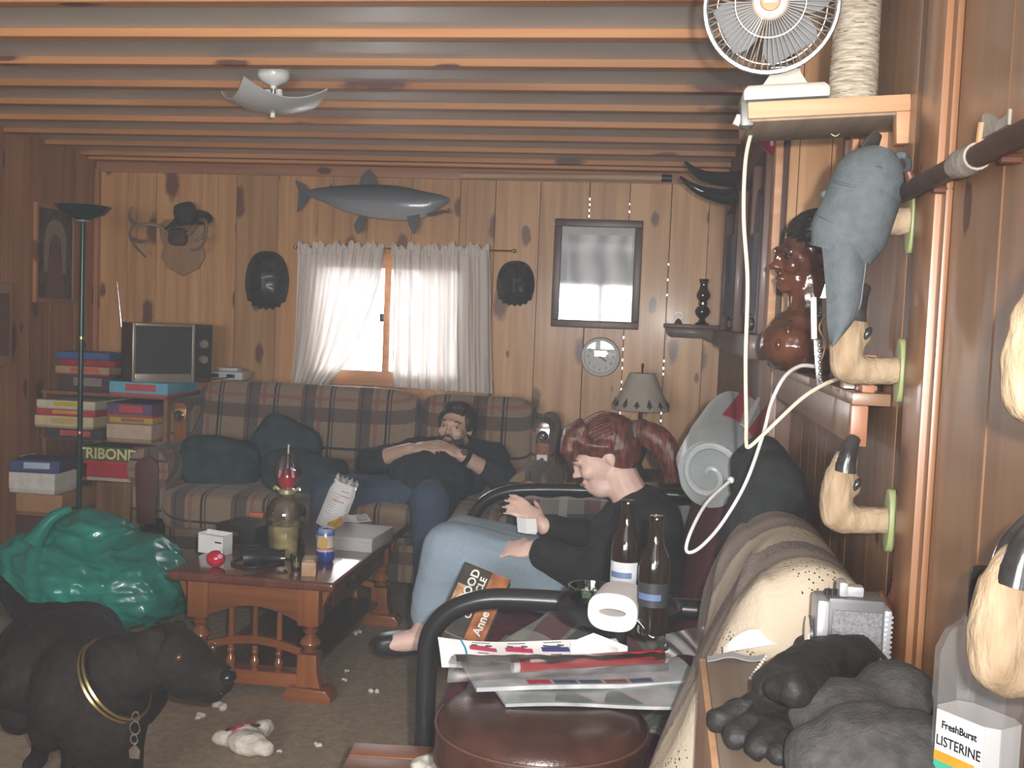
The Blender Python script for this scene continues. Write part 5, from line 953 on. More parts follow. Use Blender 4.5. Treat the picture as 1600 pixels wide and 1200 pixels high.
mb = MB(); mb.ell(e0 + V((0, .012, .02)), (.036, .022, .022)); mb.ell(e0 + V((-.004, 0, -.012)), (.036, .014, .04), Ry(.15)); mb.ell(e0 + V((-.01, -.002, -.045)), (.022, .012, .024)); blob('ear', mb, .006, FUR, dog, 4)
mb = MB(); mb.ell(hd_ + V((-.025, .075, .03)), (.03, .014, .045)); mb.build('ear', FUR, dog, smooth=True)
side = md.cross(V((0, 0, 1))).normalized(); 
for s in (1, -1):
    q = hd_ + md * .085 + side * (.05 * s) + V((0, 0, .042)); MB().ell(q, .0105, n=12, m=8).build('eye', mat('dog_eye', (.06, .03, .012), .05, coat=1), dog, smooth=True)
MB().ell(hd_ + md * .204 + V((0, 0, .018)), (.019, .023, .017)).build('nose', mat('dog_nose', (.008, .008, .008), .25), dog, smooth=True)
MB().tube(bez([hd_ + md * .19 + V((0, -.012, -.02)), hd_ + md * .14 + side * .03 + V((0, 0, -.035)), hd_ + md * .06 + side * .045 + V((0, 0, -.035))], 5), [.004] * 11, 6).build('lip_line', mat('grey_lip', (.10, .09, .09), .4), dog, smooth=True)
co = thing('chain_collar', D(185, 1080, 2.34), 'gold and silver chain collar round the black dog\'s neck', 'collar')
cc_ = D(180, 1062, 2.38); ax = (D(225, 1035, 2.38) - D(150, 1085, 2.38)).normalized(); Mc = frame_to(ax)
cpt = [cc_ + Mc @ V((.112 * math.cos(a), .108 * math.sin(a), 0)) for a in [2 * PI * k / 48 for k in range(48)]]
GOLD = mat('gold_chain', (.6, .5, .25), .25, metal=1)
for off in (-.007, .007): MB().tube([p + ax * off for p in cpt], .0055, 6, closed=True).build('band', GOLD, co, smooth=True)
tg = D(212, 1130, 2.262)
for k in range(3): MB().tube([tg + V((.0 + .009 * math.cos(a) * (1 + .4 * (k == 1)), -.003 * k, .016 - .026 * k + .011 * math.sin(a) * (1 + .4 * (k == 1)))) for a in [2 * PI * j / 16 for j in range(16)]], .0022, 6, closed=True).build('ring', CHROME, co, smooth=True)
MB().prism([(-.012, -.02), (.012, -.02), (.014, .0), (0, .016), (-.014, 0)], .002, T(tg + V((.004, -.01, -.06))) @ Rx(PI / 2)).build('name_tag', CHROME, co, bevel=.0005)
# ================================================================== futon and what lies on it
YN, YFAR = 2.29, 3.85
MAR = mat('maroon_cotton', (.17, .03, .065), .95, .2, 30, .3, 90)
fu = thing('futon', (-.1, 3.05, 0), 'futon seat with black metal tube arms and maroon mattress', 'futon')
for yq, q in ((YN, [(668, 1010), (676, 985), (697, 960), (730, 943), (780, 935), (890, 940)]), (YFAR, [(728, 838), (737, 812), (755, 786), (785, 770), (830, 765), (920, 766)])):
    pts = [aY(a, b, yq) for a, b in q]; pts = [V((pts[0].x, yq, 0)), V((pts[0].x, yq, pts[0].z - .1))] + bez(pts, 5) + [V((.12, yq, pts[-1].z + .004)), V((.2, yq, pts[-1].z - .02)), V((.24, yq, pts[-1].z - .12)), V((.25, yq, 0))]
    MB().tube(pts, .0235, 14).build('arm_tube', BLACKM, fu, smooth=60)
MB().cyl((-.46, YN, .27), (-.46, YFAR, .27), .018, n=12).build('front_rail', BLACKM, fu, smooth=True); MB().cyl((.25, YN, .3), (.25, YFAR, .3), .018, n=12).build('rear_rail', BLACKM, fu, smooth=True)
for k in range(7): MB().cyl((-.46, YN + .15 + k * .21, .27), (.25, YN + .15 + k * .21, .3), .008, n=8).build('seat_bar', BLACKM, fu, smooth=True)
mb = MB(); cush(mb, (-.15, 3.07, .30), (.37, .745, .07), .25); mb.build('seat_mattress', MAR, fu, smooth=True)
mb = MB(); cush(mb, (.19, 3.05, .63), (.085, .735, .25), .3, Ry(math.radians(12))); mb.build('back_mattress', MAR, fu, smooth=True)
PLD = plaid('throw_plaid', (.17, .17, .15), [(0, .26, .03, .08, (.10, .02, .035), .75), (1, .26, .03, .08, (.035, .05, .055), .8), (0, .26, .14, .022, (.32, .33, .32), .7), (1, .26, .15, .03, (.3, .3, .29), .6), (0, .26, .2, .04, (.03, .045, .05), .7), (1, .26, .21, .03, (.12, .02, .04), .7)], 'xy-', rot=.6)
bl = thing('plaid_blanket', (-.2, 2.7, .425), 'grey and maroon plaid blanket bunched on the near end of the futon seat', 'blanket')
nzb = .395
def bf(u, v):
    x = -.46 + .52 * u; y = 2.40 + .66 * v; h = .2 * math.exp(-((x + .13) / .2) ** 2 - ((y - 2.8) / .2) ** 2) + .10 * math.exp(-((x + .3) / .13) ** 2 - ((y - 2.62) / .14) ** 2)
    return (x + .015 * nz((x, y, 0), 7), y, nzb + h + .02 * nz((x, y, 1), 9) + .015 * (1 - abs(nz((x, y, 3), 6))) ** 3 - (.06 * max(0, .08 - u) / .08))
MB().sheet(bf, 60, 60, .006).build('cloth', PLD, bl, smooth=70)
MB().tube(bez([bf(u / 20, 0) for u in range(21)], 2), .005, 6).build('hem', mat('grey_hem', (.2, .2, .19), .9), bl, smooth=True)
b2 = thing('plaid_blanket', (-.3, 3.78, .42), 'grey plaid blanket hanging inside the far futon arm', 'blanket')
PLD2 = plaid('throw_plaid_side', (.15, .145, .125), [(0, .22, .03, .06, (.09, .02, .035), .75), (1, .2, .03, .06, (.03, .04, .045), .8), (0, .22, .12, .03, (.28, .28, .27), .7), (1, .2, .12, .03, (.25, .25, .25), .6)], 'xz-')
def b2f(u, v): x = -.58 + .72 * u; return (x, 3.81 - .03 * math.sin(u * 9) - .03 * v * (1 - v) * 4, .70 - .28 * v - .12 * max(0, .16 - u) / .16 * (1 - v) + .004 * math.sin(u * 40))
MB().sheet(b2f, 40, 16, .006).build('cloth', PLD2, b2, smooth=70)
MB().tube([b2f(u / 30, 1) for u in range(31)], .005, 6).build('hem', mat('grey_hem', (0, 0, 0)), b2, smooth=True)
# paperback leaning at the front of the seat
bk = thing('paperback_book', aY(735, 985, 2.62), 'thick paperback with white title letters leaning on the futon seat', 'book')
Mk = T(aY(740, 942, 2.66)) @ Rz(.12) @ Rx(math.radians(58)) @ Rz(math.radians(-20)) @ MX.Scale(1.18, 4)
mb = MB(); mb.M = Mk; mb.bx(-.052, .052, -.078, .078, -.028, -.003); mb.build('pages', mat('book_pages', (.55, .5, .4), .8), bk)
for nm, z in (('front_cover', -.003), ('back_cover', -.031)):
    mb = MB(); mb.M = Mk; mb.bx(-.054, .056, -.08, .08, z, z + .003); cv = mb.build(nm, mat('dark_cover', (.035, .03, .025), .35, .3, 30), bk)
    if z > -.01:
        mb = MB(); mb.M = Mk; mb.bx(.012, .054, -.08, .08, .0, .0006); mb.build('orange_panel', mat('cover_orange', (.35, .12, .04), .35, .5, 25), cv)
        mb = MB(); mb.M = Mk; mb.bx(-.05, -.03, -.08, .03, .0, .0006); mb.build('painted_scene', mat('cover_scene', (.4, .2, .1), .4, .6, 40), cv)
        WT = mat('white_letters', (.75, .72, .66), .4)
        text('BLOOD', .026, Mk @ T(-.022, .028, .0008) @ Rz(PI / 2), WT, cv); text('CANTICLE', .021, Mk @ T(.0, .012, .0008) @ Rz(PI / 2), WT, cv); text('Anne Rice', .026, Mk @ T(.034, -.01, .0008) @ Rz(PI / 2), WT, cv)
mb = MB(); mb.M = Mk; mb.bx(-.056, -.053, -.08, .08, -.031, 0); mb.build('spine', mat('dark_cover', (0, 0, 0)), bk)
# rolled sleeping bag, dark jacket
sb = thing('sleeping_bag', aY(1110, 785, 2.75), 'rolled grey and red sleeping bag on top of the futon back', 'sleeping bag')
a0, a1 = V(aY(1108, 742, 2.74)), V(aY(1152, 662, 3.08)); dx_ = (a1 - a0).normalized(); Ms = frame_to(dx_)
GSAT = mat('grey_satin', (.24, .265, .27), .35, .15, 12, .3, 18, sheen=.2)
mb = MB(); L_ = (a1 - a0).length; n = 40
mb.loft([[a0 + dx_ * (L_ * k / 8) + Ms @ V(((.098 + .006 * nz((i * .4, k * .6, 0), 1)) * math.cos(2 * PI * i / n) * (.82 if k in (0, 8) else 1), (.115 + .006 * nz((i * .4, k * .6, 5), 1)) * math.sin(2 * PI * i / n) * (.82 if k in (0, 8) else 1), 0)) for i in range(n)] for k in range(9)])
mb.build('roll', GSAT, sb, smooth=60)
sp = [a0 - dx_ * .004 + Ms @ V(((.012 + .0115 * t) * math.cos(t * 1.1 + 1) * .85, (.012 + .0115 * t) * math.sin(t * 1.1 + 1), 0)) for t in [k * .18 for k in range(40)]]
MB().tube(sp, [.008 + .00005 * i for i in range(40)], 8).build('coil', mat('pale_satin', (.36, .38, .38), .35), sb, smooth=True)
for k, (c, w) in enumerate((((.3, .03, .05), .05), ((.55, .5, .5), .02), ((.33, .04, .06), .05), ((.6, .55, .55), .02), ((.3, .05, .07), .04))):
    th = 1.9 + k * .35; mb = MB(); mb.sheet(lambda u, v: a0 + dx_ * (L_ * (.3 + .6 * u)) + Ms @ V((.1075 * math.cos(th + (v - .5) * w * 9 * (1 - .55 * u)), .1245 * math.sin(th + (v - .5) * w * 9 * (1 - .55 * u)), 0)), 8, 4, .002); mb.build('red_flash' if c[1] < .2 else 'pale_flash', mat('satin_%d' % k, c, .4), sb, smooth=True)
jk = thing('dark_jacket', aY(1180, 810, 2.45), 'dark charcoal jacket heaped between sleeping bag and cream throw', 'jacket')
mb = MB(); mb.ell(aY(1190, 745, 2.5), (.068, .09, .09)); mb.ell(aY(1205, 775, 2.42), (.075, .09, .10)); mb.ell(aY(1175, 805, 2.4), (.05, .08, .08)); mb.ell(aY(1190, 850, 2.42), (.1, .1, .12)); 
blob('body', mb, .009, mat('charcoal_cloth', (.017, .019, .02), .9, .3, 20, .3, 50), jk, 5, None, lambda c: .012 * (1 - abs(nz(c, 10, 2))) ** 3 + .006 * nz(c, 20))
MB().tube(bez([aY(1150, 760, 2.36), aY(1170, 720, 2.42), aY(1200, 700, 2.46), aY(1225, 740, 2.42)], 6), .009, 8).build('collar', mat('charcoal_cloth', (0, 0, 0)), jk, smooth=True)
# ---- padded chair under a cream throw
pc = thing('padded_chair', (.2, 1.85, 0), 'padded chair hidden beneath the cream throw beside the stool', 'chair')
MB().loft([[V((x, yq, z)) for x, z in ((.115, .42), (.135, .8), (.18, .925), (.245, .95), (.305, .92), (.335, .8), (.335, .1), (.115, .1))] for yq in (1.62, 2.08)]).build('back', mat('brown_upholstery', (.06, .035, .025), .9), pc, bevel=.02)
MB().bx(.02, .33, 1.55, 2.08, .1, .45).build('seat', mat('brown_upholstery', (0, 0, 0)), pc, bevel=.03)
for x in (.05, .3):
    for yq in (1.58, 2.05): MB().cyl((x, yq, 0), (x, yq, .1), .02, n=8).build('leg', DARKW, pc)
th = thing('cream_throw', (.15, 1.82, .5), 'cream woven throw with grey-brown stripes draped over the padded chair', 'throw')
sec = bez([V((.085, 0, .47)), V((.092, 0, .56)), V((.1, 0, .68)), V((.112, 0, .79)), V((.138, 0, .89)), V((.185, 0, .965)), V((.245, 0, .99)), V((.305, 0, .965)), V((.345, 0, .89)), V((.352, 0, .75)), V((.352, 0, .5))], 5)
def tf(u, v):
    k = u * (len(sec) - 1); i = min(int(k), len(sec) - 2); p = sec[i].lerp(sec[i + 1], k - i); y = 2.13 - .52 * min(v, .78) / .78; r = 1 - .05 * max(0, (.12 - v) / .12) ** 2
    if v > .78: t_ = (v - .78) / .22 * 1.45; y = 1.61 - .085 * math.sin(t_); r = .25 + .75 * math.cos(t_)
    s_ = min(1, max(0, (1.86 - y) / .16)); s_ = s_ * s_ * (3 - 2 * s_); bul = .075 * s_ * max(0, min(1, (.9 - p.z) / .3)) * (u < .5)
    q = V((.22 + (p.x - bul - .22) * r, y - .015 * math.sin(u * 7) * (v < .78), .47 + (p.z - .47) * r)); a = .005 * nz((u * 6, v * 5, 0), 1) + .008 * (1 - abs(nz((u * 5 + v * 3, v * 2, 3), 1))) ** 4 * (1 if u < .5 else .2); return q + V((-a, 0, a))
def weave():
    m = bpy.data.materials.new('cream_weave'); m.use_nodes = True; nt = m.node_tree; N = nt.nodes; L = nt.links; b = N['Principled BSDF']; b.inputs['Roughness'].default_value = .95; b.inputs['Specular IOR Level'].default_value = .15
    tc = N.new('ShaderNodeTexCoord'); sp = N.new('ShaderNodeSeparateXYZ'); L.new(tc.outputs['Object'], sp.inputs[0]); no = N.new('ShaderNodeTexNoise'); no.inputs['Scale'].default_value = 120; no.inputs['Detail'].default_value = 5; L.new(tc.outputs['Object'], no.inputs[0])
    ad = N.new('ShaderNodeMath'); ad.operation = 'MULTIPLY_ADD'; ad.inputs[1].default_value = .03; L.new(no.outputs[0], ad.inputs[0]); L.new(sp.outputs[1], ad.inputs[2])
    mr = N.new('ShaderNodeMapRange'); mr.inputs[1].default_value = -.45; mr.inputs[2].default_value = .45; L.new(ad.outputs[0], mr.inputs[0]); rp = N.new('ShaderNodeValToRGB'); rp.color_ramp.interpolation = 'LINEAR'; e = rp.color_ramp.elements; cr, dk, md2 = (.43, .365, .28, 1), (.19, .155, .14, 1), (.29, .24, .21, 1)
    pos = lambda y: (y - 1.80 + .015 + .45) / .9
    e[0].position = 0; e[0].color = cr; e[1].position = 1; e[1].color = cr
    for y, c in ((1.40, cr), (1.655, cr), (1.665, dk), (1.70, md2), (1.74, dk), (1.785, dk), (1.795, cr), (1.915, cr), (1.925, dk), (1.98, md2), (2.03, dk), (2.09, md2), (2.10, cr)): q = e.new(pos(y)); q.color = c
    L.new(mr.outputs[0], rp.inputs[0])
    n2 = N.new('ShaderNodeTexNoise'); n2.inputs['Scale'].default_value = 6; L.new(tc.outputs['Object'], n2.inputs[0]); vo = N.new('ShaderNodeTexVoronoi'); vo.inputs['Scale'].default_value = 150; L.new(tc.outputs['Object'], vo.inputs[0])
    lt_ = N.new('ShaderNodeMath'); lt_.operation = 'LESS_THAN'; lt_.inputs[1].default_value = .24; L.new(vo.outputs['Distance'], lt_.inputs[0]); gt = N.new('ShaderNodeMath'); gt.operation = 'GREATER_THAN'; gt.inputs[1].default_value = .53; L.new(n2.outputs[0], gt.inputs[0]); mu = N.new('ShaderNodeMath'); mu.operation = 'MULTIPLY'; L.new(lt_.outputs[0], mu.inputs[0]); L.new(gt.outputs[0], mu.inputs[1])
    mx = N.new('ShaderNodeMix'); mx.data_type = 'RGBA'; L.new(mu.outputs[0], mx.inputs[0]); L.new(rp.outputs[0], mx.inputs[6]); mx.inputs[7].default_value = (.03, .03, .035, 1); L.new(mx.outputs[2], b.inputs['Base Color'])
    bp = N.new('ShaderNodeBump'); bp.inputs['Strength'].default_value = .5; bp.inputs['Distance'].default_value = .004; L.new(no.outputs[0], bp.inputs['Height']); L.new(bp.outputs[0], b.inputs['Normal']); return m
WEAVE = weave()
MB().sheet(tf, 90, 60, .006).build('cloth', WEAVE, th, smooth=70, org=(.15, 1.80, .5))
MB().tube([tf(u / 60, .02) for u in range(61)], .004, 6).build('hem', mat('brown_hem', (.14, .10, .085), .9), th, smooth=True)
# ---- black round tray on the futon arm and the things on it
TZ2 = .766; tcx, tcy = -.06, 2.16
ty_ = thing('round_tray', (tcx, tcy, TZ2 - .02), 'round black tray resting on the near futon arm', 'tray')
MB().lathe([(.002, TZ2 - .022), (.12, TZ2 - .022), (.128, TZ2 - .012), (.13, TZ2 + .006), (.124, TZ2 + .006), (.12, TZ2 - .002), (.002, TZ2 - .004)], 48, (tcx, tcy, 0)).build('dish', BLACKP, ty_, smooth=40)
MB().cyl((tcx, 2.13, TZ2 - .022), (tcx, 2.13, 0), .02, n=12).build('stem', BLACKM, ty_, smooth=True); MB().lathe([(.14, 0), (.14, .012), (.02, .03)], 28, (tcx, 2.13, 0)).build('foot', BLACKM, ty_, smooth=40)
def onTr(px, py): p = aZ(px, py, TZ2); return p.x, p.y
def bottle(px, py, label, pale):
    x, y = onTr(px, py); t = thing('beer_bottle', (x, y, TZ2), label, 'bottle', 'brown beer bottles on the tray')
    MB().lathe([(.002, .002), (.027, 0), (.03, .006), (.03, .125), (.026, .145), (.016, .17), (.0135, .185), (.0125, .21), (.0135, .213), (.0135, .222), (.012, .224), (.010, .224)], 28, (x, y, TZ2)).build('glass', mat('brown_bottle', (.012, .006, .004), .06, .05, coat=1), t, smooth=50)
    mb = MB(); mb.sheet(lambda u, v: (x + .0304 * math.cos(3.3 + 2.4 * u), y + .0304 * math.sin(3.3 + 2.4 * u), TZ2 + .055 + .045 * v), 20, 4); lb = mb.build('label_paper', pale, t, smooth=True)
    mb = MB(); mb.sheet(lambda u, v: (x + .0307 * math.cos(3.6 + 1.6 * u), y + .0307 * math.sin(3.6 + 1.6 * u), TZ2 + .068 + .012 * v), 14, 2); mb.build('label_band', mat('blue_band', (.1, .15, .28), .4), lb, smooth=True)
bottle(974, 950, 'brown beer bottle with pale label behind the toilet roll', mat('pale_label', (.5, .52, .55), .4)); bottle(1018, 988, 'nearer brown beer bottle with dark label right of the toilet roll', mat('dark_label', (.03, .03, .035), .4))
x, y = onTr(922, 940); t = thing('glass_ashtray', (x, y, TZ2), 'cut glass ashtray full of cigarette ends on the tray', 'ashtray')
MB().lathe([(.002, .002), (.036, .002), (.042, .006), (.048, .034), (.043, .034), (.036, .01), (.002, .008)], 16, (x, y, TZ2)).build('dish', glass('green_glass', (.75, .85, .8), .03, .6), t, smooth=25)
for k in range(9): a = k * 2.4; r = .008 + .0028 * k; MB().cyl((x + r * math.cos(a), y + r * math.sin(a), TZ2 + .014 + .002 * (k % 3)), (x + r * math.cos(a) + .016 * math.cos(k * 1.7), y + r * math.sin(a) + .016 * math.sin(k * 1.7), TZ2 + .018 + .003 * (k % 3)), .004, n=8).build('cigarette_end', mat('cigarette_paper', (.6, .56, .5), .8), t, smooth=True)
x, y = onTr(958, 985); y += .035; t = thing('toilet_roll', (x, y, TZ2), 'squashed white toilet paper roll lying on the black tray', 'toilet roll'); M = T(x + .005, y, TZ2 + .038) @ Rz(-.15)
TISS = mat('white_tissue', (.72, .69, .68), .9, .04, 30, .2, 90)
def sq(r, k=1.0): return [(r * 1.28 * math.copysign(abs(math.cos(a)) ** .75, math.cos(a)), r * .98 * math.copysign(abs(math.sin(a)) ** .75, math.sin(a))) for a in [2 * PI * i / 36 for i in range(36)]]
mb = MB(); mb.M = M; o1 = sq(.037); i1 = [(a * .026, b * .007) for a, b in [(math.cos(t_), math.sin(t_)) for t_ in [2 * PI * i / 36 for i in range(36)]]]
mb.loft([[V((a, -.05, b)) for a, b in i1], [V((a, -.052, b)) for a, b in [(q[0] * .9, q[1] * .9) for q in o1]], [V((a, -.05, b)) for a, b in o1], [V((a, .05, b)) for a, b in o1], [V((a, .05, b)) for a, b in i1]], True, True); mb.build('paper', TISS, t, smooth=50)
mb = MB(); mb.M = M; mb.loft([[V((a * 1.02, -.051, b * 1.05)) for a, b in i1], [V((a * 1.02, .051, b * 1.05)) for a, b in i1]], False); mb.build('core', mat('grey_card_core', (.3, .28, .26), .9), t, smooth=60)
mb = MB(); mb.M = M; mb.sheet(lambda u, v: (.045 + .035 * u, -.045 + .05 * v, -.01 - .026 * math.sin(u * 1.5) + .004 * math.sin(v * 9 + u * 5)), 8, 8, .001); mb.build('loose_sheet', TISS, t, smooth=True)
# ---- leather stool, papers on it
STX, STY, STZ = -.18, 1.84, .645
LEA = mat('brown_leather', (.05, .02, .014), .3, .25, 25, .2, 160, coat=.15)
sl = thing('leather_stool', (STX, STY, 0), 'round stool with stitched dark brown leather seat in the foreground', 'stool')
MB().lathe([(.002, STZ + .012), (.12, STZ + .012), (.168, STZ + .004), (.186, STZ - .012), (.19, STZ - .028), (.19, STZ - .075), (.184, STZ - .095), (.16, STZ - .105), (.002, STZ - .105)][::-1], 64, (STX, STY, 0)).build('seat', LEA, sl, smooth=40)
for z in (STZ - .02, STZ - .08): MB().tube([(STX + .1905 * math.cos(a), STY + .1905 * math.sin(a), z) for a in [2 * PI * k / 72 for k in range(72)]], .003, 6, closed=True).build('seam', mat('seam_leather', (.09, .04, .025), .4), sl, smooth=True)
for k in range(4):
    a = PI / 4 + k * PI / 2; MB().cyl((STX + .13 * math.cos(a), STY + .13 * math.sin(a), STZ - .1), (STX + .17 * math.cos(a), STY + .17 * math.sin(a), 0), .018, .014, 12).build('leg', REDWZ, sl, smooth=True)
MB().tube([(STX + .155 * math.cos(a), STY + .155 * math.sin(a), .22) for a in [2 * PI * k / 40 for k in range(40)]], .01, 8, closed=True).build('foot_ring', CHROME, sl, smooth=True)
PZ = STZ + .016
NEWS = mat('newsprint', (.50, .50, .51), .8, .25, 25, col2=(.33, .34, .36))
def paper(name, label, cat, corners, z, m, th=.004, curl=0, group=None):
    c = [V((*aZ(a, b, z).xy, z)) for a, b in corners] if not isinstance(corners[0][-1], float) else [aY(*q) for q in corners]; t = thing(name, (sum((q.x for q in c)) / 4, sum((q.y for q in c)) / 4, z), label, cat, group)
    f = lambda u, v, dz=0: (c[0].lerp(c[1], u)).lerp(c[3].lerp(c[2], u), v) + V((0, 0, dz + curl * (abs(u - .5) * 2) ** 3 + .003 * math.sin(u * 6 + v * 3)))
    MB().sheet(f, 24, 8, th).build('sheets', m, t, smooth=60); return t, f
z1, z2, z3, z4 = PZ + .004, PZ + .012, PZ + .022, PZ + .028
t, f = paper('glossy_magazine', 'grey-green glossy magazine at the bottom of the paper pile', 'magazine', ((790, 1100), (1100, 1102), (1060, 1060), (760, 1060)), z1, mat('glossy_page', (.45, .46, .47), .3, .4, 12, col2=(.2, .25, .25)), .006)
for u0, u1 in ((.25, .45), (.5, .7)): MB().sheet(lambda u, v: f(u0 + (u1 - u0) * u, .05 + .5 * math.sin(PI * u) * v, .0015), 10, 4).build('printed_shape', mat('grey_green_print', (.16, .2, .19), .35), t, smooth=True)
t, f = paper('newspaper', 'folded newspaper with a strip of small photos', 'newspaper', ((745, 1078), (1094, 1062), (1060, 1030), (720, 1035)), z2, NEWS, .008, .004)
for k, c in enumerate(((.45, .04, .08), (.08, .12, .22), (.1, .15, .25), (.3, .12, .14), (.1, .14, .2))): MB().sheet(lambda u, v: f(.22 + .115 * (k + .06 + .88 * u), .03 + .17 * v, .0012), 4, 2).build('printed_photo', mat('photo_%d' % k, c, .5, .4, 60), t)
FLY = 1
t, f = paper('advert_flyer', 'white advertising flyer printed with four small cars', 'flyer', ((690, 1046, 1.99), (985, 1040, 2.02), (962, 1003, 2.085), (684, 1000, 2.055)), z3, WHITEP, .003, .006)
for k, c in enumerate(((.5, .05, .12), (.5, .04, .12), (.06, .05, .2), (.12, .1, .2))):
    u0 = .17 + .2 * k; MB().sheet(lambda u, v: f(u0 + .15 * u, .62 + .16 * v - .05 * u + (.05 if .25 < u < .7 else 0) * (v), .001), 8, 2).build('printed_car', mat('car_print_%d' % k, c, .4), t)
    for w in (.03, .11): p = V(f(u0 + w, .8, .0014)); MB().lathe([(.001, 0), (.007, 0), (.007, .0006), (.001, .0006)], 12, p).build('printed_wheel', INK, t)
    MB().sheet(lambda u, v: f(u0 + .02 + .1 * u, .9 + .03 * v, .001), 3, 1).build('printed_caption', INK, t); MB().sheet(lambda u, v: f(u0 + .04 + .06 * u, .48 + .04 * v, .001), 3, 1).build('printed_caption', mat('red_green_ink', (.2, .1, .1), .5), t)
for u0 in (.12, .95): MB().sheet(lambda u, v: f(u0 + .012 * u + .02 * math.sin(v * 3), v, .001), 2, 8).build('blue_border', mat('cyan_ink', (.04, .25, .42), .4), t, smooth=True)
# red rolled paper in clear wrap
r0_, r1_ = V((*aZ(800, 1050, z4).xy, z4 + .012)), V((*aZ(1040, 1036, z4).xy, z4 + .014)); dr = (r1_ - r0_).normalized()
rp_ = thing('wrapped_paper_roll', (r0_.x, r0_.y, z4), 'red paper roll with white ends in a clear plastic sleeve', 'paper roll')
MB().cyl(r0_ + dr * .012, r1_ - dr * .006, .013, n=20).build('roll', mat('red_paper', (.5, .03, .045), .4), rp_, smooth=40)
for a, b in ((0, .012), ((r1_ - r0_).length - .006, (r1_ - r0_).length)): MB().cyl(r0_ + dr * a, r0_ + dr * b, .0134, n=20).build('white_end', WHITEP, rp_, smooth=40)
up_ = V((0, -.55, .83)); MB().sheet(lambda u, v: r0_ + dr * (.035 + .085 * u) + up_ * .0138 + dr.cross(up_) * (.014 * (v - .5)) - up_ * (.0035 * (2 * v - 1) ** 2), 4, 6, .0004).build('label_strip', WHITEP, rp_, smooth=True)
WRAP = glass('plastic_wrap', (.88, .87, .88), .32, .7)
def wf(u, v): 
    p = V((*aZ(705 + 340 * u, 1056 - 14 * u, z4).xy, z4)); a = PI * v; w = .028 + .016 * (1 - u) ** 2 + .004 * nz((u * 9, v * 4, 2), 1); h = .026 + .010 * (1 - u) ** 2 + .004 * nz((u * 12, v * 5, 0), 1); return p + V((0, .006 - w * math.cos(a), max(.0, h * math.sin(a))))
MB().sheet(wf, 50, 14).build('sleeve', WRAP, rp_, smooth=70)
q = thing('plastic_sleeve', (.09, 1.98, PZ + .03), 'crumpled clear plastic sleeve flopping over the cream throw', 'plastic'); 
MB().sheet(lambda u, v: V(aY(1040 + 62 * u, 1028 - 42 * v - 12 * u, 1.93)) + V((0, .010 * math.sin(u * 5 + v * 3) - .02, .004 * math.sin(u * 4))), 20, 16).build('film', WRAP, q, smooth=70)
MB().ell(V(aY(1040, 1010, 1.9)), (.006, .004, .009), n=8, m=6).build('dark_clip', BLACKP, q, smooth=True)
q = thing('loose_sheet', (-.05, 2.1, PZ + .006), 'white loose sheet with pointed corners sticking up behind the flyer', 'paper')
MB().sheet(lambda u, v: V(aY(890 + 90 * u, 1028 - (10 + 22 * (1 - abs(u - .4) * 1.6)) * v, 2.0)) + V((0, .03 * v, 0)), 10, 4, .0008).build('sheet', WHITEP, q)
MB().sheet(lambda u, v: V(aY(925 + 40 * u, 1026 - (6 + 16 * (1 - u)) * v, 1.99)) + V((0, .03 * v, 0)), 6, 3, .0008).build('fold', WHITEP, q)
# ---- red-brown slatted footstool at the lower edge
fs = thing('slatted_footstool', (-.52, 2.1, 0), 'low red-brown slatted footstool at the bottom edge left of the stool', 'footstool')
for k in range(3): mb = MB(); mb.M = T(-.5, 2.12, .4) @ Rz(.1); mb.bx(-.12, .13, .06 - .075 * k - .034, .06 - .075 * k + .034, -.02, 0); mb.build('slat', wood('footstool_wood', (.15, .05, .02), (.24, .085, .035), 'X', .45), fs, bevel=.003)
for sx in (-.1, .1):
    for sy in (-.1, .07): MB().cyl((-.5 + sx, 2.12 + sy, 0), (-.5 + sx, 2.12 + sy, .38), .016, n=10).build('leg', REDWZ, fs, smooth=True)
p = aZ(672, 1198, .40); q = thing('crumpled_cloth', (p.x, p.y, .4), 'small crumpled grey-white cloth on the footstool edge', 'cloth'); mb = MB(); mb.ell((p.x, p.y, .41), (.035, .03, .014)); mb.ell((p.x + .02, p.y - .02, .41), (.03, .02, .014)); mb.ell((p.x - .02, p.y - .02, .408), (.02, .02, .012))
blob('cloth', mb, .004, mat('grey_white_cloth', (.42, .4, .36), .95, .3, 60), q, 2, None, lambda c: .006 * nz(c, 60))
# ================================================================== right wall: fan shelf, bust shelf, deer-foot hooks
Ysh = 1.70
c0 = aY(1296, 152, Ysh)
Mf = T(V((XR, Ysh, aY(1418, 146, Ysh).z))) @ Ry(math.radians(-3.6))
fsf = thing('fan_shelf', (.25, 1.78, 1.7), 'raw plank wall shelf high on the right, sagging under the fan', 'shelf')
def FM(x0, x1, y0, y1, z0, z1, nm, m, par, bev=.002): mb = MB(); mb.M = Mf; mb.bx(x0, x1, y0, y1, z0, z1); return mb.build(nm, m, par, bevel=bev)
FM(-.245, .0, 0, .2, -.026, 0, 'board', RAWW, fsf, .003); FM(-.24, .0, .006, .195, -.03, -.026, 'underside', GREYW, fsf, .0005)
FM(-.022, .0, .0, .03, -.075, -.026, 'bracket', RAWW, fsf); FM(-.022, .0, .16, .19, -.075, -.026, 'bracket', RAWW, fsf)
MB().tube(bez([aY(1292, 188, 1.86), aY(1298, 208, 1.85), aY(1308, 212, 1.85), aY(1316, 200, 1.86), aY(1318, 186, 1.86)], 5), .0009, 5).build('loose_string', mat('string', (.55, .5, .42), .9), fsf, smooth=True)
bl_ = thing('birch_log', Mf @ V((-.05, .12, 0)), 'upright birch log with white bark on the fan shelf', 'log')
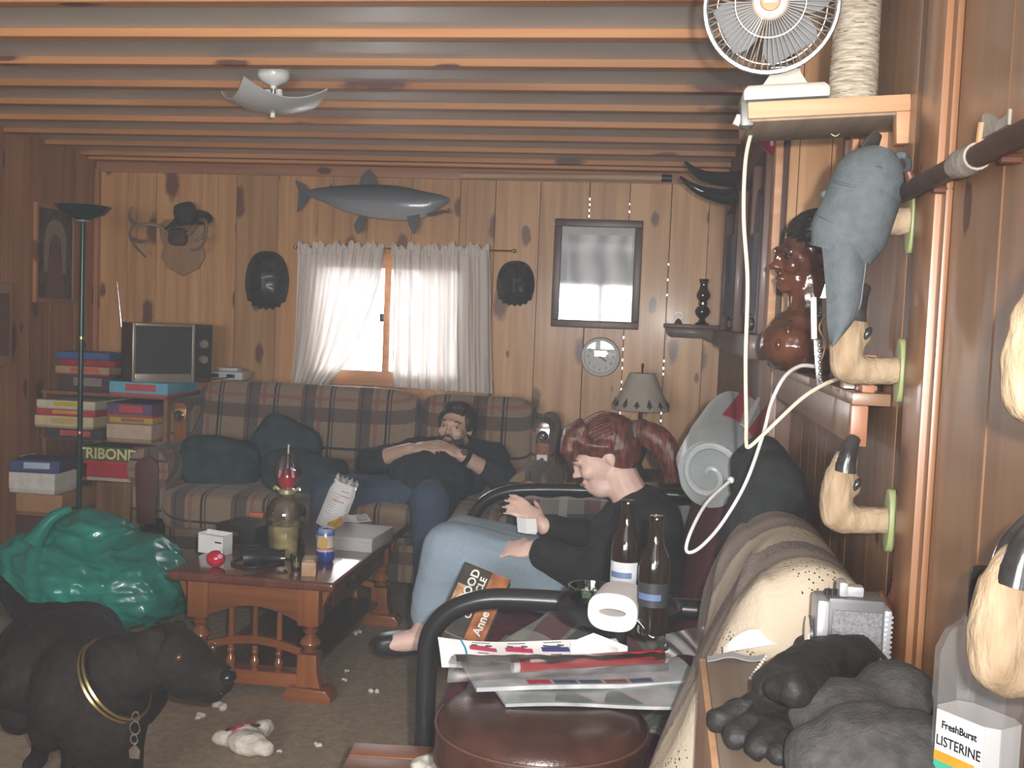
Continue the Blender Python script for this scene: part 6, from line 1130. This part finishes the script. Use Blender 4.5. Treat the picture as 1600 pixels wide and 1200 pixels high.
lg = Mf @ V((-.066, .13, .0)); MB().lathe([(.002, 0), (.040, 0), (.0395, .05), (.038, .12), (.037, .25), (.0365, .38), (.002, .38)], 28, lg).build('trunk', mat('birch_bark', (.62, .57, .48), .85, .3, 40, .9, 70, col2=(.32, .24, .15), stretch=(1, 1, 7)), bl_, smooth=50)
MB().lathe([(.002, -.001), (.064, -.001), (.06, .008), (.002, .008)], 24, lg + V((.0, -.0, .0))).build('bark_base', mat('brown_bark', (.10, .07, .055), .9, .3, 60, .6), bl_, smooth=40)
for k in range(46):
    a = random.uniform(3.2, 6.2); z = random.uniform(.02, .36); MB().sheet(lambda u, v: lg + V((.0402 * math.cos(a + .2 * (u - .5)), .0402 * math.sin(a + .2 * (u - .5)), z + .0015 * v)), 5, 1).build('bark_mark', mat('bark_mark', (.2, .14, .09), .9), bl_)
# desk fan
fc = V(aY(1205, 8, 1.705)); ax = V((-.12, -1, -.12)).normalized(); Mx = frame_to(ax); Mx.translation = fc
fn_ = thing('desk_fan', Mf @ V((-.17, .06, 0)), 'small cream desk fan with chrome wire cage on the high shelf', 'fan')
CR_ = .101
def ring(r, z, th, m, nm, par, n=48): return MB().tube([Mx @ V((r * math.cos(a), r * math.sin(a), z)) for a in [2 * PI * k / n for k in range(n)]], th, 6, closed=True).build(nm, m, par, smooth=True)
rim = ring(CR_, 0, .0042, mat('chrome_rim', (.8, .79, .76), .18, metal=.9), 'rim', fn_)
WIRE = mat('cage_wire', (.5, .46, .4), .35, metal=.5)
for k in range(60):
    a = 2 * PI * k / 60; P_ = lambda r, z: Mx @ V((r * math.cos(a), r * math.sin(a), z))
    MB().tube([P_(.026, .034), P_(.055, .032), P_(.08, .024), P_(.094, .012), P_(CR_, 0)], .0009, 5).build('front_wire', WIRE, rim)
    if k % 2 == 0: MB().tube([P_(.02, -.045), P_(.06, -.043), P_(.088, -.03), P_(CR_, 0)], .0013, 5).build('rear_wire', WIRE, rim)
ring(.053, .0325, .0012, WIRE, 'wire_ring', rim); ring(.085, -.031, .0012, WIRE, 'wire_ring', rim)
hub = MB().lathe([(.001, .04), (.018, .04), (.022, .039), (.026, .036), (.028, .03), (.02, .028), (.001, .028)], 32, (0, 0, 0)); hub.v = [Mx @ p for p in hub.v]; hb = hub.build('hub', CREAMP, fn_, smooth=40)
m_ = MB().lathe([(.001, .0415), (.0145, .0415), (.0155, .0405), (.001, .04)], 28); m_.v = [Mx @ p for p in m_.v]; m_.build('badge', mat('copper_badge', (.5, .14, .07), .2, metal=.7), hb, smooth=40)
m_ = MB(); m_.M = Mx; m_.bx(-.010, .010, -.003, .003, .0415, .0419); m_.build('badge_lettering', CREAMP, hb)
BLD = mat('grey_blade', (.22, .23, .25), .3, .05, alpha=.85)
for k in range(4):
    a = k * PI / 2 + .5; mb = MB(); mb.M = Mx @ Rz(a); mb.sheet(lambda u, v: ((.018 + .064 * u), (v - .5) * (.03 + .055 * math.sin(u * 2.2)), -.004 + (v - .5) * .025), 10, 8, .0012); mb.build('blade', BLD, fn_, smooth=True)
m_ = MB().lathe([(.001, -.01), (.026, -.01), (.03, -.05), (.028, -.085), (.012, -.1), (.001, -.1)], 24); m_.v = [Mx @ p for p in m_.v]; m_.build('motor', CREAMP, fn_, smooth=40)
mb = MB(); mb.M = Mf @ T(-.185, .055, 0)
mb.loft([[V((sx * w, sy * d, z)) for sx, sy in ((-1, -1), (1, -1), (1, 1), (-1, 1))] for z, w, d in ((0.004, .066, .05), (.02, .066, .05), (.028, .058, .045))]); mb.build('base', CREAMP, fn_, bevel=.004)
mb = MB(); mb.M = Mf @ T(-.185, .055, 0); mb.bx(-.062, .062, -.048, .048, 0, .005); mb.build('base_pad', BLACKP, fn_)
mb = MB(); mb.M = Mf @ T(-.185, .055, 0); mb.loft([[V((sx * w + ox, sy * d + .0, z)) for sx, sy in ((-1, -1), (1, -1), (1, 1), (-1, 1))] for z, w, d, ox in ((.026, .05, .016, .0), (.036, .034, .013, .002), (.05, .025, .011, .003), (.066, .02, .01, .003))]); nk = mb.build('neck', CREAMP, fn_, bevel=.003)
mb = MB(); mb.M = Mf @ T(-.185, .055, 0); mb.cyl((-.02, -.014, .06), (.026, -.014, .06), .005, n=10); mb.build('pivot', CHROME, nk, smooth=True)
mb = MB(); mb.M = Mf; mb.bx(-.255, -.235, .01, .05, -.035, .004); mb.build('clamp', mat('grey_clamp', (.14, .14, .14), .4), fn_, bevel=.004); mb = MB(); mb.M = Mf; mb.cyl((-.255, .03, -.015), (-.262, .03, -.03), .006, n=10); mb.build('clamp_pin', CREAMP, fn_, smooth=True)
# cords
CORD = mat('cream_cord', (.68, .60, .46), .5); CORDW = mat('white_cord', (.7, .68, .66), .5)
t = thing('extension_cord', aY(1168, 695, 1.9), 'cream fan cord hanging down from the high shelf to the bust shelf', 'cord')
MB().tube(bez([aY(1183, 168, 1.86), aY(1177, 195, 1.84), aY(1165, 250, 1.82), aY(1162, 340, 1.82), aY(1168, 440, 1.82), aY(1165, 560, 1.83), aY(1166, 660, 1.84), aY(1166, 690, 1.85), aY(1171, 698, 1.86), aY(1200, 672, 1.87), aY(1250, 625, 1.86), aY(1285, 602, 1.83), aY(1312, 591, 1.78)], 8), .0034, 8).build('cable', CORD, t, smooth=True)
MB().bx(.297, .315, 1.765, 1.80, 1.257, 1.285).build('plug', CORD, t, bevel=.003)
t = thing('extension_cord', aY(1075, 862, 2.2), 'white cord looping down from the bust shelf over the futon back', 'cord')
MB().tube(bez([aY(1276, 573, 1.95), aY(1250, 572, 2.0), aY(1225, 590, 2.04), aY(1205, 630, 2.07), aY(1192, 680, 2.1), aY(1165, 755, 2.12), aY(1130, 815, 2.13), aY(1100, 850, 2.13), aY(1080, 863, 2.13), aY(1072, 856, 2.13), aY(1082, 825, 2.15), aY(1105, 785, 2.22), aY(1140, 752, 2.3)], 8), .0036, 8).build('cable', CORDW, t, smooth=True)
MB().ell(aY(1142, 750, 2.31), (.008, .012, .008), n=10, m=8).build('plug', CORDW, t, smooth=True)
# bust shelf
zs = 1.255
bs = thing('bust_shelf', (.33, 2.3, 1.2), 'varnished wooden shelf along the right wall carrying the carved bust', 'shelf')
MB().bx(.30, .359, 1.70, 2.19, zs - .02, zs).build('board', PANEL, bs, bevel=.003); MB().bx(.30, .615, 2.19, 2.94, zs - .02, zs).build('board', PANEL, bs, bevel=.003)
MB().bx(.306, .318, 1.72, 2.94, zs - .085, zs - .02).build('apron', PANEL, bs, bevel=.002)
MB().bx(.30, .326, 1.70, 1.722, zs - .085, zs - .02).build('end_bracket', wood('bracket_wood', (.3, .12, .06), (.42, .19, .1), 'Z', .4), bs, bevel=.003)
MB().bx(.315, .335, 1.705, 1.73, zs, zs + .06).build('end_post', wood('bracket_wood', (0, 0, 0), (0, 0, 0)), bs, bevel=.003)
# bust
bu = thing('carved_bust', (.38, 2.42, zs), 'glossy carved wooden bust of a long-haired man in profile', 'bust')
CARV = mat('carved_wood', (.13, .042, .02), .18, .45, 18, .5, 40, coat=.6, col2=(.05, .018, .012)); CARD = mat('carved_dark', (.018, .015, .014), .22, .3, 60, .8, 120, coat=.4)
hb_ = V(aY(1268, 402, 2.42)); Mb = Rz(math.radians(-72)) @ Rx(math.radians(2))
mb = MB(); head(mb, hb_, Mb, .80, 1.1, 1.15); caps(mb, [hb_ + V((.0, 0, -.05)), V((hb_.x + .012, 2.42, zs + .1))], [.05, .056]); mb.ell((hb_.x + .015, 2.42, zs + .075), (.105, .09, .08)); mb.ell((hb_.x - .03, 2.40, zs + .06), (.075, .085, .062)); mb.ell((hb_.x + .01, 2.42, zs + .015), (.095, .085, .018))
body = blob('figure', mb, .0042, CARV, bu, 2, None, lambda c: .0018 * nz(c, 70)); P = lambda *p: hb_ + Mb @ (V(p) * .80)
mb = MB(); mb.ell(P(0, .03, .055), (.074, .084, .066), Mb); mb.ell(P(0, .06, 0), (.066, .06, .085), Mb)
for k in (-1, 1): mb.tube([P(k * .06, -.02, .06), P(k * .078, .03, .0), P(k * .078, .035, -.07), P(k * .07, .0, -.15), P(k * .06, -.03, -.21)], [.02, .024, .022, .02, .014], 10)
hair = blob('carved_hair', mb, .004, CARD, bu, 2, None, lambda c: .002 * math.sin(c.z * 500 + c.y * 200))
for k in range(12):
    a = -.9 + k * .16; MB().tube([P(.072 * math.sin(a), -.03 + .02 * math.cos(a), .118 * math.cos(a * .6)), P(.085 * math.sin(a), .04, .125 * math.cos(a * .7)), P(.085 * math.sin(a), .1, .07 * math.cos(a))], .0022, 5).build('hair_groove', CARV, hair, smooth=True)
for k in range(-1, 2, 2): MB().ell(P(k * .031, -.083, .0), (.009, .008, .007), Mb).build('eye', CARD, body, smooth=True)
for k in range(16): 
    a = -.2 + k * .2; z = zs + .115 - .04 * abs(math.sin(a)); MB().ell((hb_.x - .07 + .14 * (k / 15), 2.335 + .012 * (k % 2), zs + .06 + .03 * math.sin(k * .9)), (.008, .008, .014)).build('carved_bead', CARD if k % 2 else CARV, body, smooth=True)
# knife, pad
kx = aY(1288, 590, 1.88); t = thing('sheathed_knife', (kx.x, 1.88, zs), 'hunting knife in brown sheath with silver chain standing on the bust shelf', 'knife')
def KB(q0, q1, w, d, nm, m, Y=1.88):
    a, b = V(aY(*q0, Y)), V(aY(*q1, Y)); mb = MB(); mb.M = T(a) @ frame_to(b - a); mb.bx(-w / 2, w / 2, -d / 2, d / 2, 0, (b - a).length); return mb.build(nm, m, t, bevel=.002)
KB((1293, 545), (1293, 466), .018, .014, 'sheath', mat('brown_sheath', (.14, .07, .05), .6)); KB((1272, 530), (1271, 464), .010, .006, 'white_handle', mat('white_bone', (.62, .63, .62), .4))
mb = MB(); a_, b_ = V(aY(1290, 466, 1.88)), V(aY(1296, 425, 1.88)); mb.loft([[a_ + V((-.009, 0, 0)), a_ + V((.008, -.002, 0)), a_ + V((.008, .002, 0))], [a_.lerp(b_, .6) + V((-.004, 0, 0)), a_.lerp(b_, .6) + V((.007, -.002, 0)), a_.lerp(b_, .6) + V((.007, .002, 0))], [b_ + V((0, 0, 0)), b_ + V((.001, -.0005, 0)), b_ + V((.001, .0005, 0))]]); mb.build('blade', CHROME, t)
KB((1281, 608), (1277, 530), .012, .005, 'silver_strip', CHROME)
for k in range(8): q_ = V(aY(1283 - .4 * k, 602 - 9 * k, 1.874)); MB().ell(q_, (.004, .003, .003)).build('strip_tooth', CHROME, t, smooth=True)
MB().tube(bez([aY(1300, 480, 1.865), aY(1280, 510, 1.865), aY(1290, 535, 1.865), aY(1284, 560, 1.87)], 6), .0012, 5).build('thong', mat('thong', (.3, .2, .12), .8), t, smooth=True)
for k in range(5):
    pass
t = thing('paper_pad', (.33, 1.80, zs), 'stack of dull pink paper pads beside the knife', 'paper pad')
for k in range(5): MB().bx(.318 + .001 * (k % 2), .352, 1.775, 1.845 - .003 * k, zs + .010 * k, zs + .010 * k + .0092).build('pad', mat('dull_pink', (.36, .2, .17), .8), t, bevel=.001, seg=1)
# deer-foot hooks
HAIR = mat('deer_hair', (.37, .275, .18), .85, .3, 40, .9, 130, col2=(.25, .17, .10), stretch=(1, 1, .35)); HOOF = mat('black_hoof', (.03, .028, .028), .18, .3, 40, coat=.5); PLATE = mat('pale_green_plate', (.30, .33, .15), .5, .08)
def hook(yh, zh, s, label, px=None, lean=0., tone=HAIR):
    t = thing('deer_foot_hook', (XR - .02, yh, zh), label, 'hook', 'deer-foot coat hooks'); X = lambda a, dz, dy=0: V((XR - a * s, yh + dy * s, zh + dz * s))
    mb = MB(); mb.M = T(XR, yh, zh) @ Ry(-PI / 2); n = 28; e = [(.048 * s * math.cos(2 * PI * i / n), .026 * s * math.sin(2 * PI * i / n)) for i in range(n)]
    mb.prism(e, .012 * s); mb.build('wall_plate', PLATE, t, bevel=.003)
    mb = MB(); caps(mb, [X(.01, 0), X(.045, -.002), X(.075, -.002), X(.084, .004), X(.086, .03), X(.082, .062)], [.0205 * s, .021 * s, .023 * s, .025 * s, .0255 * s, .024 * s]); caps(mb, [X(.082, .06), X(.076, .085)], [.024 * s, .019 * s]); mb.ell(X(.064, .05), (.014 * s, .016 * s, .018 * s))
    blob('leg', mb, .0035, tone, t, 4, None, lambda c: .0012 * nz(V((c.x, c.y, c.z * .4)), 160))
    for k in (-1, 1):
        mb = MB(); pts = bez([X(.078, .072, k * .010), X(.075, .095, k * .011), X(.069, .112, k * .009), X(.062, .125, k * .006)], 4); mb.tube(pts, [s * (.0175 - .0009 * i) if i < len(pts) - 1 else s * .003 for i in range(len(pts))], 12); mb.build('hoof_toe', HOOF, t, smooth=60)
        MB().ell(X(.06, .053, k * .013), (.006 * s, .006 * s, .011 * s), Ry(.5)).build('dewclaw', HOOF, t, smooth=True)
hook(1.625, 1.295, 1.0, 'deer-foot hook in the middle of the far column, below the denim cap'); hook(1.635, 1.068, 1.0, 'lowest deer-foot hook of the far column above the radio'); hook(1.615, 1.515, 1.0, 'topmost deer-foot hook, half covered by the denim cap')
hook(.835, 1.305, .96, 'deer-foot hook at the right picture edge, upper of the near pair'); hook(.87, 1.088, .97, 'deer-foot hook at the right picture edge just above the mouthwash bottle')
# denim cap on the top hook
dc = thing('denim_cap', aY(1310, 530, 1.58), 'faded grey denim baseball cap hanging on the top deer-foot hook', 'cap')
DEN = mat('grey_denim', (.088, .104, .113), .9, .12, 60, .4, 300); ST = mat('denim_stitch', (.035, .045, .055), .9)
p0, p1 = V(aY(1378, 238, 1.55)), V(aY(1318, 395, 1.55)); L = (p1 - p0); Lh = L.normalized(); ctr = (p0 + p1) / 2; Mk = frame_to(Lh, V((0, 1, 0)))   # local Z along the cap
wx = V((Lh.z, 0, -Lh.x)); wx = wx if wx.x > 0 else -wx
def cap(u, v, g=0):
    a = PI * (u - .5) * 1.02; t_ = v * 1.0; rr = .05 * math.sqrt(max(.0004, 1 - (1 - min(1, (t_ + .02) / .28)) ** 2)) * (.86 + .16 * t_) * (1 - max(0, t_ - .8) * 1.2) + g; return p0 + L * (t_ * 1.03 - .02) + wx * (rr * math.sin(a) * 1.05) + V((0, -.055 * math.cos(a) * math.sin(PI * (.14 + .76 * t_)) ** .6 - g + .02, 0))
MB().sheet(cap, 36, 36, .003).build('crown', DEN, dc, smooth=70)
for f_ in (lambda s_: cap(s_, .36 + .10 * s_ + .03 * math.sin(s_ * 7), .0016), lambda s_: cap(s_, .38 + .10 * s_ + .03 * math.sin(s_ * 7), .0016), lambda s_: cap(s_, .72 + .2 * s_, .0016), lambda s_: cap(s_, .74 + .2 * s_, .0006)):
    MB().tube([f_(k / 30) for k in range(31)], .0014, 5).build('stitching', ST, dc, smooth=True)
MB().lathe([(.001, 0), (.006, 0), (.006, .001), (.004, .001), (.004, 0)], 14, cap(.5, .22, .001), Rx(PI / 2)).build('eyelet', ST, dc, smooth=40)
MB().ell(cap(.0, .52) + V((-.002, -.004, 0)), (.006, .006, .006)).build('button', DEN, dc, smooth=True)
br = [(1283, 345), (1290, 400), (1295, 460), (1297, 510), (1303, 537)]; br2 = [(1352, 372), (1354, 400), (1350, 440), (1340, 490), (1303, 537)]
BL, BR = bez([aY(a, b, 1.545) for a, b in br], 6), bez([aY(a, b, 1.545) for a, b in br2], 6)
bm_ = MB().sheet(lambda u, v: BL[min(int(v * (len(BL) - 1)), len(BL) - 1)].lerp(BR[min(int(v * (len(BR) - 1)), len(BR) - 1)], u) + V((0, -.028 * math.sin(PI * u) * (1 - .6 * v) + .012, 0)), 14, 24, .003).build('brim', DEN, dc, smooth=70)
MB().tube([q + V((0, .009, 0)) for q in BR], .0016, 6).build('brim_edge', mat('pale_edge', (.3, .34, .36), .9), bm_, smooth=True)
MB().tube(bez([aY(1390, 290, 1.56), aY(1398, 258, 1.55), aY(1404, 243, 1.55), aY(1414, 244, 1.55)], 5), .005, 8).build('strap', DEN, dc, smooth=True); MB().tube(bez([aY(1402, 300, 1.56), aY(1412, 275, 1.55), aY(1420, 258, 1.55), aY(1414, 244, 1.55)], 5), .0045, 8).build('strap', ST, dc, smooth=True)
# long dark staff with grey wrap across the top
a, b = V(aY(1404, 305, 1.60)), V(aY(1640, 188, 1.02)); d = (b - a).normalized()
sf = thing('wooden_staff', a, 'long dark wooden staff with grey hide wrap high on the right wall', 'staff')
MB().tube([a, a.lerp(b, .03), a.lerp(b, .5), b], [.008, .0135, .013, .0125], 16).build('shaft', wood('staff_wood', (.035, .016, .011), (.07, .03, .018), 'X', .6), sf, smooth=40)
GH = mat('grey_hide', (.30, .27, .23), .8, .2, 30, .4, 80); wq_ = V(aY(1500, 255, 1.28)); k0 = (wq_ - a).dot(d)
MB().tube([a + d * (k0 - .03 + .02 * i) for i in range(5)], [.0145, .0165, .0175, .0165, .0155], 16).build('hide_wrap', GH, sf, smooth=50)
MB().sheet(lambda u, v: a + d * (k0 + .05 + .09 * u) + V((0, -.005, .017 + .018 * v + .008 * math.sin(u * 5 + 1) * v)), 12, 5, .003).build('hide_flap', GH, sf, smooth=60); MB().tube([a + d * (k0 + .052), a + d * (k0 + .055) + V((0, -.006, .035))], .0045, 8).build('hide_edge', mat('tan_edge', (.45, .25, .14), .8), sf, smooth=True)
for kk in (.3, .75): q_ = a.lerp(b, kk); MB().cyl((XR, q_.y, q_.z - .012), (q_.x + .004, q_.y, q_.z - .012), .006, n=8).build('wall_peg', DARKW, sf)
# dark wooden J hooks on the wall
for (pa, pb, lb) in (((1405, 872), (1400, 942), 'dark curved wooden peg low on the wall beside the radio'), ((1450, 215), (1436, 300), 'dark curved wooden peg high on the wall behind the staff')):
    q0, q1 = V(aX(*pa, XR - .012)), V(aX(*pb, XR - .012)); t = thing('wall_peg', (XR, q0.y, q1.z), lb, 'peg', 'dark wooden wall pegs')
    MB().bx(XR - .008, XR, q0.y - .03, q0.y + .03, q1.z - .008, q0.z).build('back_plate', mat('brown_plate', (.10, .06, .04), .3, coat=.4), t, bevel=.004)
    MB().tube(bez([V((XR - .008, q0.y, q1.z + .045)), V((XR - .014, q0.y, q1.z + .012)), V((XR - .028, q0.y - .02, q1.z - .002)), V((XR - .042, q0.y - .03, q1.z + .02))], 6), [.009] * 12 + [.009, .0085, .008, .0075, .007, .006, .005], 10).build('prong', DARKW, t, smooth=True)
# ================================================================== cabinet top at the lower right and its things
CZ = .88
cb = thing('plank_cabinet', (.22, 1.1, 0), 'narrow plank cabinet in the lower right corner carrying gloves and bottle', 'cabinet')
MB().bx(.084, .357, .55, 1.50, CZ - .02, CZ).build('top_board', GREYW, cb, bevel=.003)
MB().bx(.076, .096, .55, 1.505, .0, CZ - .006).build('side_panel', wood('pale_side', (.45, .24, .13), (.6, .37, .22), 'Z', .5), cb, bevel=.002)
MB().bx(.096, .357, 1.48, 1.5, 0, CZ - .02).build('end_panel', wood('pale_side', (0, 0, 0), (0, 0, 0)), cb); MB().bx(.096, .357, .55, .57, 0, CZ - .02).build('end_panel', wood('pale_side', (0, 0, 0), (0, 0, 0)), cb)
MB().bx(.1, .355, .57, 1.48, .4, .42).build('inner_shelf', GREYW, cb)
def onC(px, py, dz=0): return V((*aZ(px, py, CZ + dz).xy, CZ + dz))
# radio
rd = thing('portable_radio', (.27, 1.44, CZ), 'silver and grey portable radio with round speaker against the wall', 'radio')
RG = mat('radio_silver', (.42, .42, .45), .35, .05, metal=.4); RDK = mat('radio_dark', (.09, .09, .095), .45); RM = mat('radio_mesh', (.15, .15, .16), .6, .3, 300, .4, 500)
rx0, rx1, ry0, ry1, rz1 = .222, .318, 1.42, 1.475, .997
MB().bx(rx0 + .014, rx1 - .008, ry0, ry1, CZ, rz1).build('case', RDK, rd, bevel=.006); MB().bx(rx0 + .02, rx1 - .012, ry0 - .002, ry0 + .002, CZ + .01, rz1 - .016).build('side_mesh', RM, rd, bevel=.001)
MB().bx(rx0, rx0 + .016, ry0 - .004, ry1 + .0, CZ, rz1 - .004).build('front_bezel', RG, rd, bevel=.005); MB().bx(rx1 - .010, rx1, ry0 - .003, ry1, CZ, rz1 - .012).build('rear_bezel', RG, rd, bevel=.003)
for k in range(14): MB().bx(rx1 - .0105, rx1 + .001, ry0 - .0045, ry0 - .002, CZ + .01 + k * .0066, CZ + .013 + k * .0066).build('vent_rib', RG, rd)
MB().lathe([(.021, 0), (.026, .002), (.026, .006), (.021, .007)], 28, (rx0 - .001, 1.447, CZ + .058), Ry(-PI / 2)).build('speaker_ring', CHROME, rd, smooth=40); MB().lathe([(.001, .0), (.021, .003), (.021, .001)], 24, (rx0 - .001, 1.447, CZ + .058), Ry(-PI / 2)).build('speaker_cone', RDK, rd, smooth=40)
MB().bx(.255, .283, 1.43, 1.45, rz1, rz1 + .014).build('handle_mount', RG, rd, bevel=.003); MB().bx(.25, .262, 1.425, 1.455, rz1, rz1 + .02).build('volume_wheel', RG, rd, bevel=.004)
for k in range(3): MB().cyl((.236 + k * .007, 1.435, rz1), (.236 + k * .007, 1.435, rz1 + .008), .0028, n=10).build('button', BLACKP, rd, smooth=True)
# gloves
LEAG = mat('black_glove_leather', (.012, .011, .011), .65, .3, 30, .5, 120)
gl = thing('leather_gloves', onC(1230, 1100), 'worn black leather work gloves lying on the cabinet top', 'gloves')
def gp(px, py, dz): return onC(px, py, dz)
mb = MB(); caps(mb, [gp(1330, 1035, .035), gp(1280, 1045, .038), gp(1230, 1085, .036)], [.036, .038, .042]); mb.ell(gp(1240, 1080, .03), (.05, .05, .026)); mb.ell(gp(1340, 1040, .03), (.038, .045, .03))
for q in ([(1215, 1095), (1165, 1110), (1122, 1125)], [(1222, 1105), (1185, 1130), (1148, 1150)], [(1232, 1112), (1205, 1145), (1180, 1168)], [(1245, 1115), (1232, 1148), (1218, 1178)]): caps(mb, [gp(q[0][0], q[0][1], .024), gp(q[1][0], q[1][1], .02), gp(q[2][0], q[2][1], .013)], [.021, .016, .0125])
caps(mb, [gp(1270, 1075, .06), gp(1240, 1078, .072), gp(1212, 1076, .066)], [.02, .017, .013])
blob('glove', mb, .0045, LEAG, gl, 3, None, lambda c: .004 * (1 - abs(nz(c, 30, 1))) ** 3 + .0015 * nz(c, 80))
MB().tube(bez([gp(1212, 1086, .05), gp(1250, 1100, .055), gp(1285, 1125, .04)], 6), .0012, 5).build('seam', mat('grey_seam', (.14, .14, .14), .8), gl, smooth=True)
MB().tube(bez([gp(1355, 1005, .05), gp(1375, 1035, .045), gp(1370, 1065, .02)], 5), .004, 6).build('cuff_edge', mat('grey_seam', (0, 0, 0)), gl, smooth=True)
g2 = thing('leather_glove', onC(1310, 1020), 'second black leather glove underneath, its cuff towards the radio', 'glove'); mb = MB(); mb.ell(gp(1290, 1012, .016), (.045, .04, .018)); mb.ell(gp(1350, 1012, .016), (.04, .04, .018)); caps(mb, [gp(1250, 1020, .014), gp(1225, 1040, .012)], [.016, .012]); caps(mb, [gp(1252, 1032, .014), gp(1232, 1058, .012)], [.016, .012]); blob('glove', mb, .0045, LEAG, g2, 3, None, lambda c: .003 * nz(c, 40))
MB().tube(bez([gp(1385, 1000, .02), gp(1392, 1015, .016), gp(1385, 1030, .01)], 5), .004, 6).build('cuff_edge', mat('grey_seam', (0, 0, 0)), g2, smooth=True)
FLE = mat('charcoal_fleece', (.055, .052, .052), .98, .25, 60, .5, 200)
fc_ = thing('fleece_cap', onC(1370, 1130), 'charcoal grey fleece hat lying in front of the gloves', 'fleece hat')
mb = MB(); mb.ell(gp(1330, 1130, .035), (.07, .075, .045)); mb.ell(gp(1400, 1110, .04), (.055, .08, .055)); mb.ell(gp(1370, 1180, .04), (.07, .08, .05)); mb.ell(gp(1420, 1190, .04), (.055, .07, .05)); mb.ell(gp(1300, 1190, .03), (.05, .06, .04)); 
blob('cloth', mb, .006, FLE, fc_, 6, None, lambda c: .003 * nz(c, 30))
# papers at the back corner
t = thing('torn_papers', onC(1150, 1020), 'curled white papers with a beaded chain at the cabinet back corner', 'papers')
MB().sheet(lambda u, v: gp(1130 + 85 * u, 1012 + 8 * v - 6 * u, .002) + V((0, 0, .02 * math.sin(PI * u) * (1 - v) + .008 * u)), 14, 5, .0008).build('sheet', WHITEP, t, smooth=True)
MB().sheet(lambda u, v: gp(1105 + 90 * u, 1026 + 8 * v, .001) + V((0, 0, .006 * math.sin(u * 4) ** 2)), 12, 4, .0008).build('sheet', mat('grey_sheet', (.35, .35, .37), .6), t, smooth=True)
for k in range(9): MB().ell(gp(1197 - 5 * k * .6, 1026 + 4.2 * k, .006), .0026, n=8, m=6).build('bead', CREAMP, t, smooth=True)
# mouthwash bottle
bp = V((.312, 1.02, CZ)); mw = thing('mouthwash_bottle', bp, 'clear plastic mouthwash bottle with black cap in the lower right corner', 'bottle'); Mq = T(bp) @ Rz(math.radians(-52)) @ MX.Diagonal((1.12, 1.12, 1.18, 1))
def orect(w, d, z, c=.35): return [V((sx * w * a, sy * d * b, z)) for sx, sy, a, b in ((-1, -1, 1 - c, 1), (1, -1, 1 - c, 1), (1, -1, 1, 1 - c), (1, 1, 1, 1 - c), (1, 1, 1 - c, 1), (-1, 1, 1 - c, 1), (-1, 1, 1, 1 - c), (-1, -1, 1, 1 - c))]
mb = MB(); mb.M = Mq; mb.loft([orect(.030, .02, 0), orect(.033, .023, .006), orect(.033, .023, .1), orect(.0345, .0245, .105), orect(.0345, .0245, .145), orect(.028, .02, .162), orect(.016, .014, .172), orect(.014, .013, .178)]); mb.build('vessel', mat('clear_bottle_plastic', (.6, .6, .6), .08, .03, alpha=.12, coat=.8), mw, smooth=20)
mb = MB(); mb.M = Mq; mb.loft([orect(.028, .018, .004), orect(.0305, .0205, .008), orect(.0305, .0205, .098)]); mb.build('liquid_back', mat('milky_plastic', (.7, .7, .7), .3, .05, alpha=.6), mw)
mb = MB(); mb.M = Mq; mb.lathe([(.0145, .176), (.0145, .212), (.012, .216), (.001, .216)], 20); mb.build('cap', BLACKP, mw, smooth=40); mb = MB(); mb.M = Mq; mb.lathe([(.0155, .171), (.0155, .176), (.013, .177)], 20); mb.build('cap_ring', mat('mint_ring', (.35, .5, .42), .4), mw, smooth=40)
mb = MB(); mb.M = Mq; mb.bx(-.0225, .0225, -.0238, -.0232, .018, .099); lb = mb.build('label_paper', WHITEP, mw)
mb = MB(); mb.M = Mq; mb.bx(-.0225, .0225, -.0242, -.0236, .018, .058); mb.build('green_panel', mat('mint_green', (.05, .36, .24), .4), lb); mb = MB(); mb.M = Mq; mb.bx(-.0225, .016, -.0243, -.0236, .058, .066); mb.build('orange_band', mat('orange_ink', (.6, .28, .03), .4), lb)
text('LISTERINE', .0115, Mq @ T(0, -.0243, .0745) @ Rx(PI / 2), BLACKP, lb, depth=.0002, sx=.84, bold=.012); text('FreshBurst', .0085, Mq @ T(0, -.0243, .088) @ Rx(PI / 2), BLACKP, lb, depth=.0002, sx=.9); text('ANTISEPTIC', .006, Mq @ T(0, -.0246, .046) @ Rx(PI / 2), WHITEP, lb, depth=.0002)
# ================================================================== thin scatter volume added to imitate veiling lens glare
hm = bpy.data.materials.new('glare_haze'); hm.use_nodes = True; _n = hm.node_tree.nodes; _n.remove(_n['Principled BSDF'])
_v = _n.new('ShaderNodeVolumeScatter'); _v.inputs['Color'].default_value = (.86, .92, 1, 1); _v.inputs['Density'].default_value = .018; _v.inputs['Anisotropy'].default_value = .2
hm.node_tree.links.new(_v.outputs[0], _n['Material Output'].inputs['Volume'])
hz = MB().bx(XL + .01, XF - .01, .35, YB - .01, .005, ZC - .03).build('haze', hm); tag(hz, 'thin bluish haze volume added in place of lens glare', 'haze', kind='stuff')
SC.cycles.volume_bounces = 0
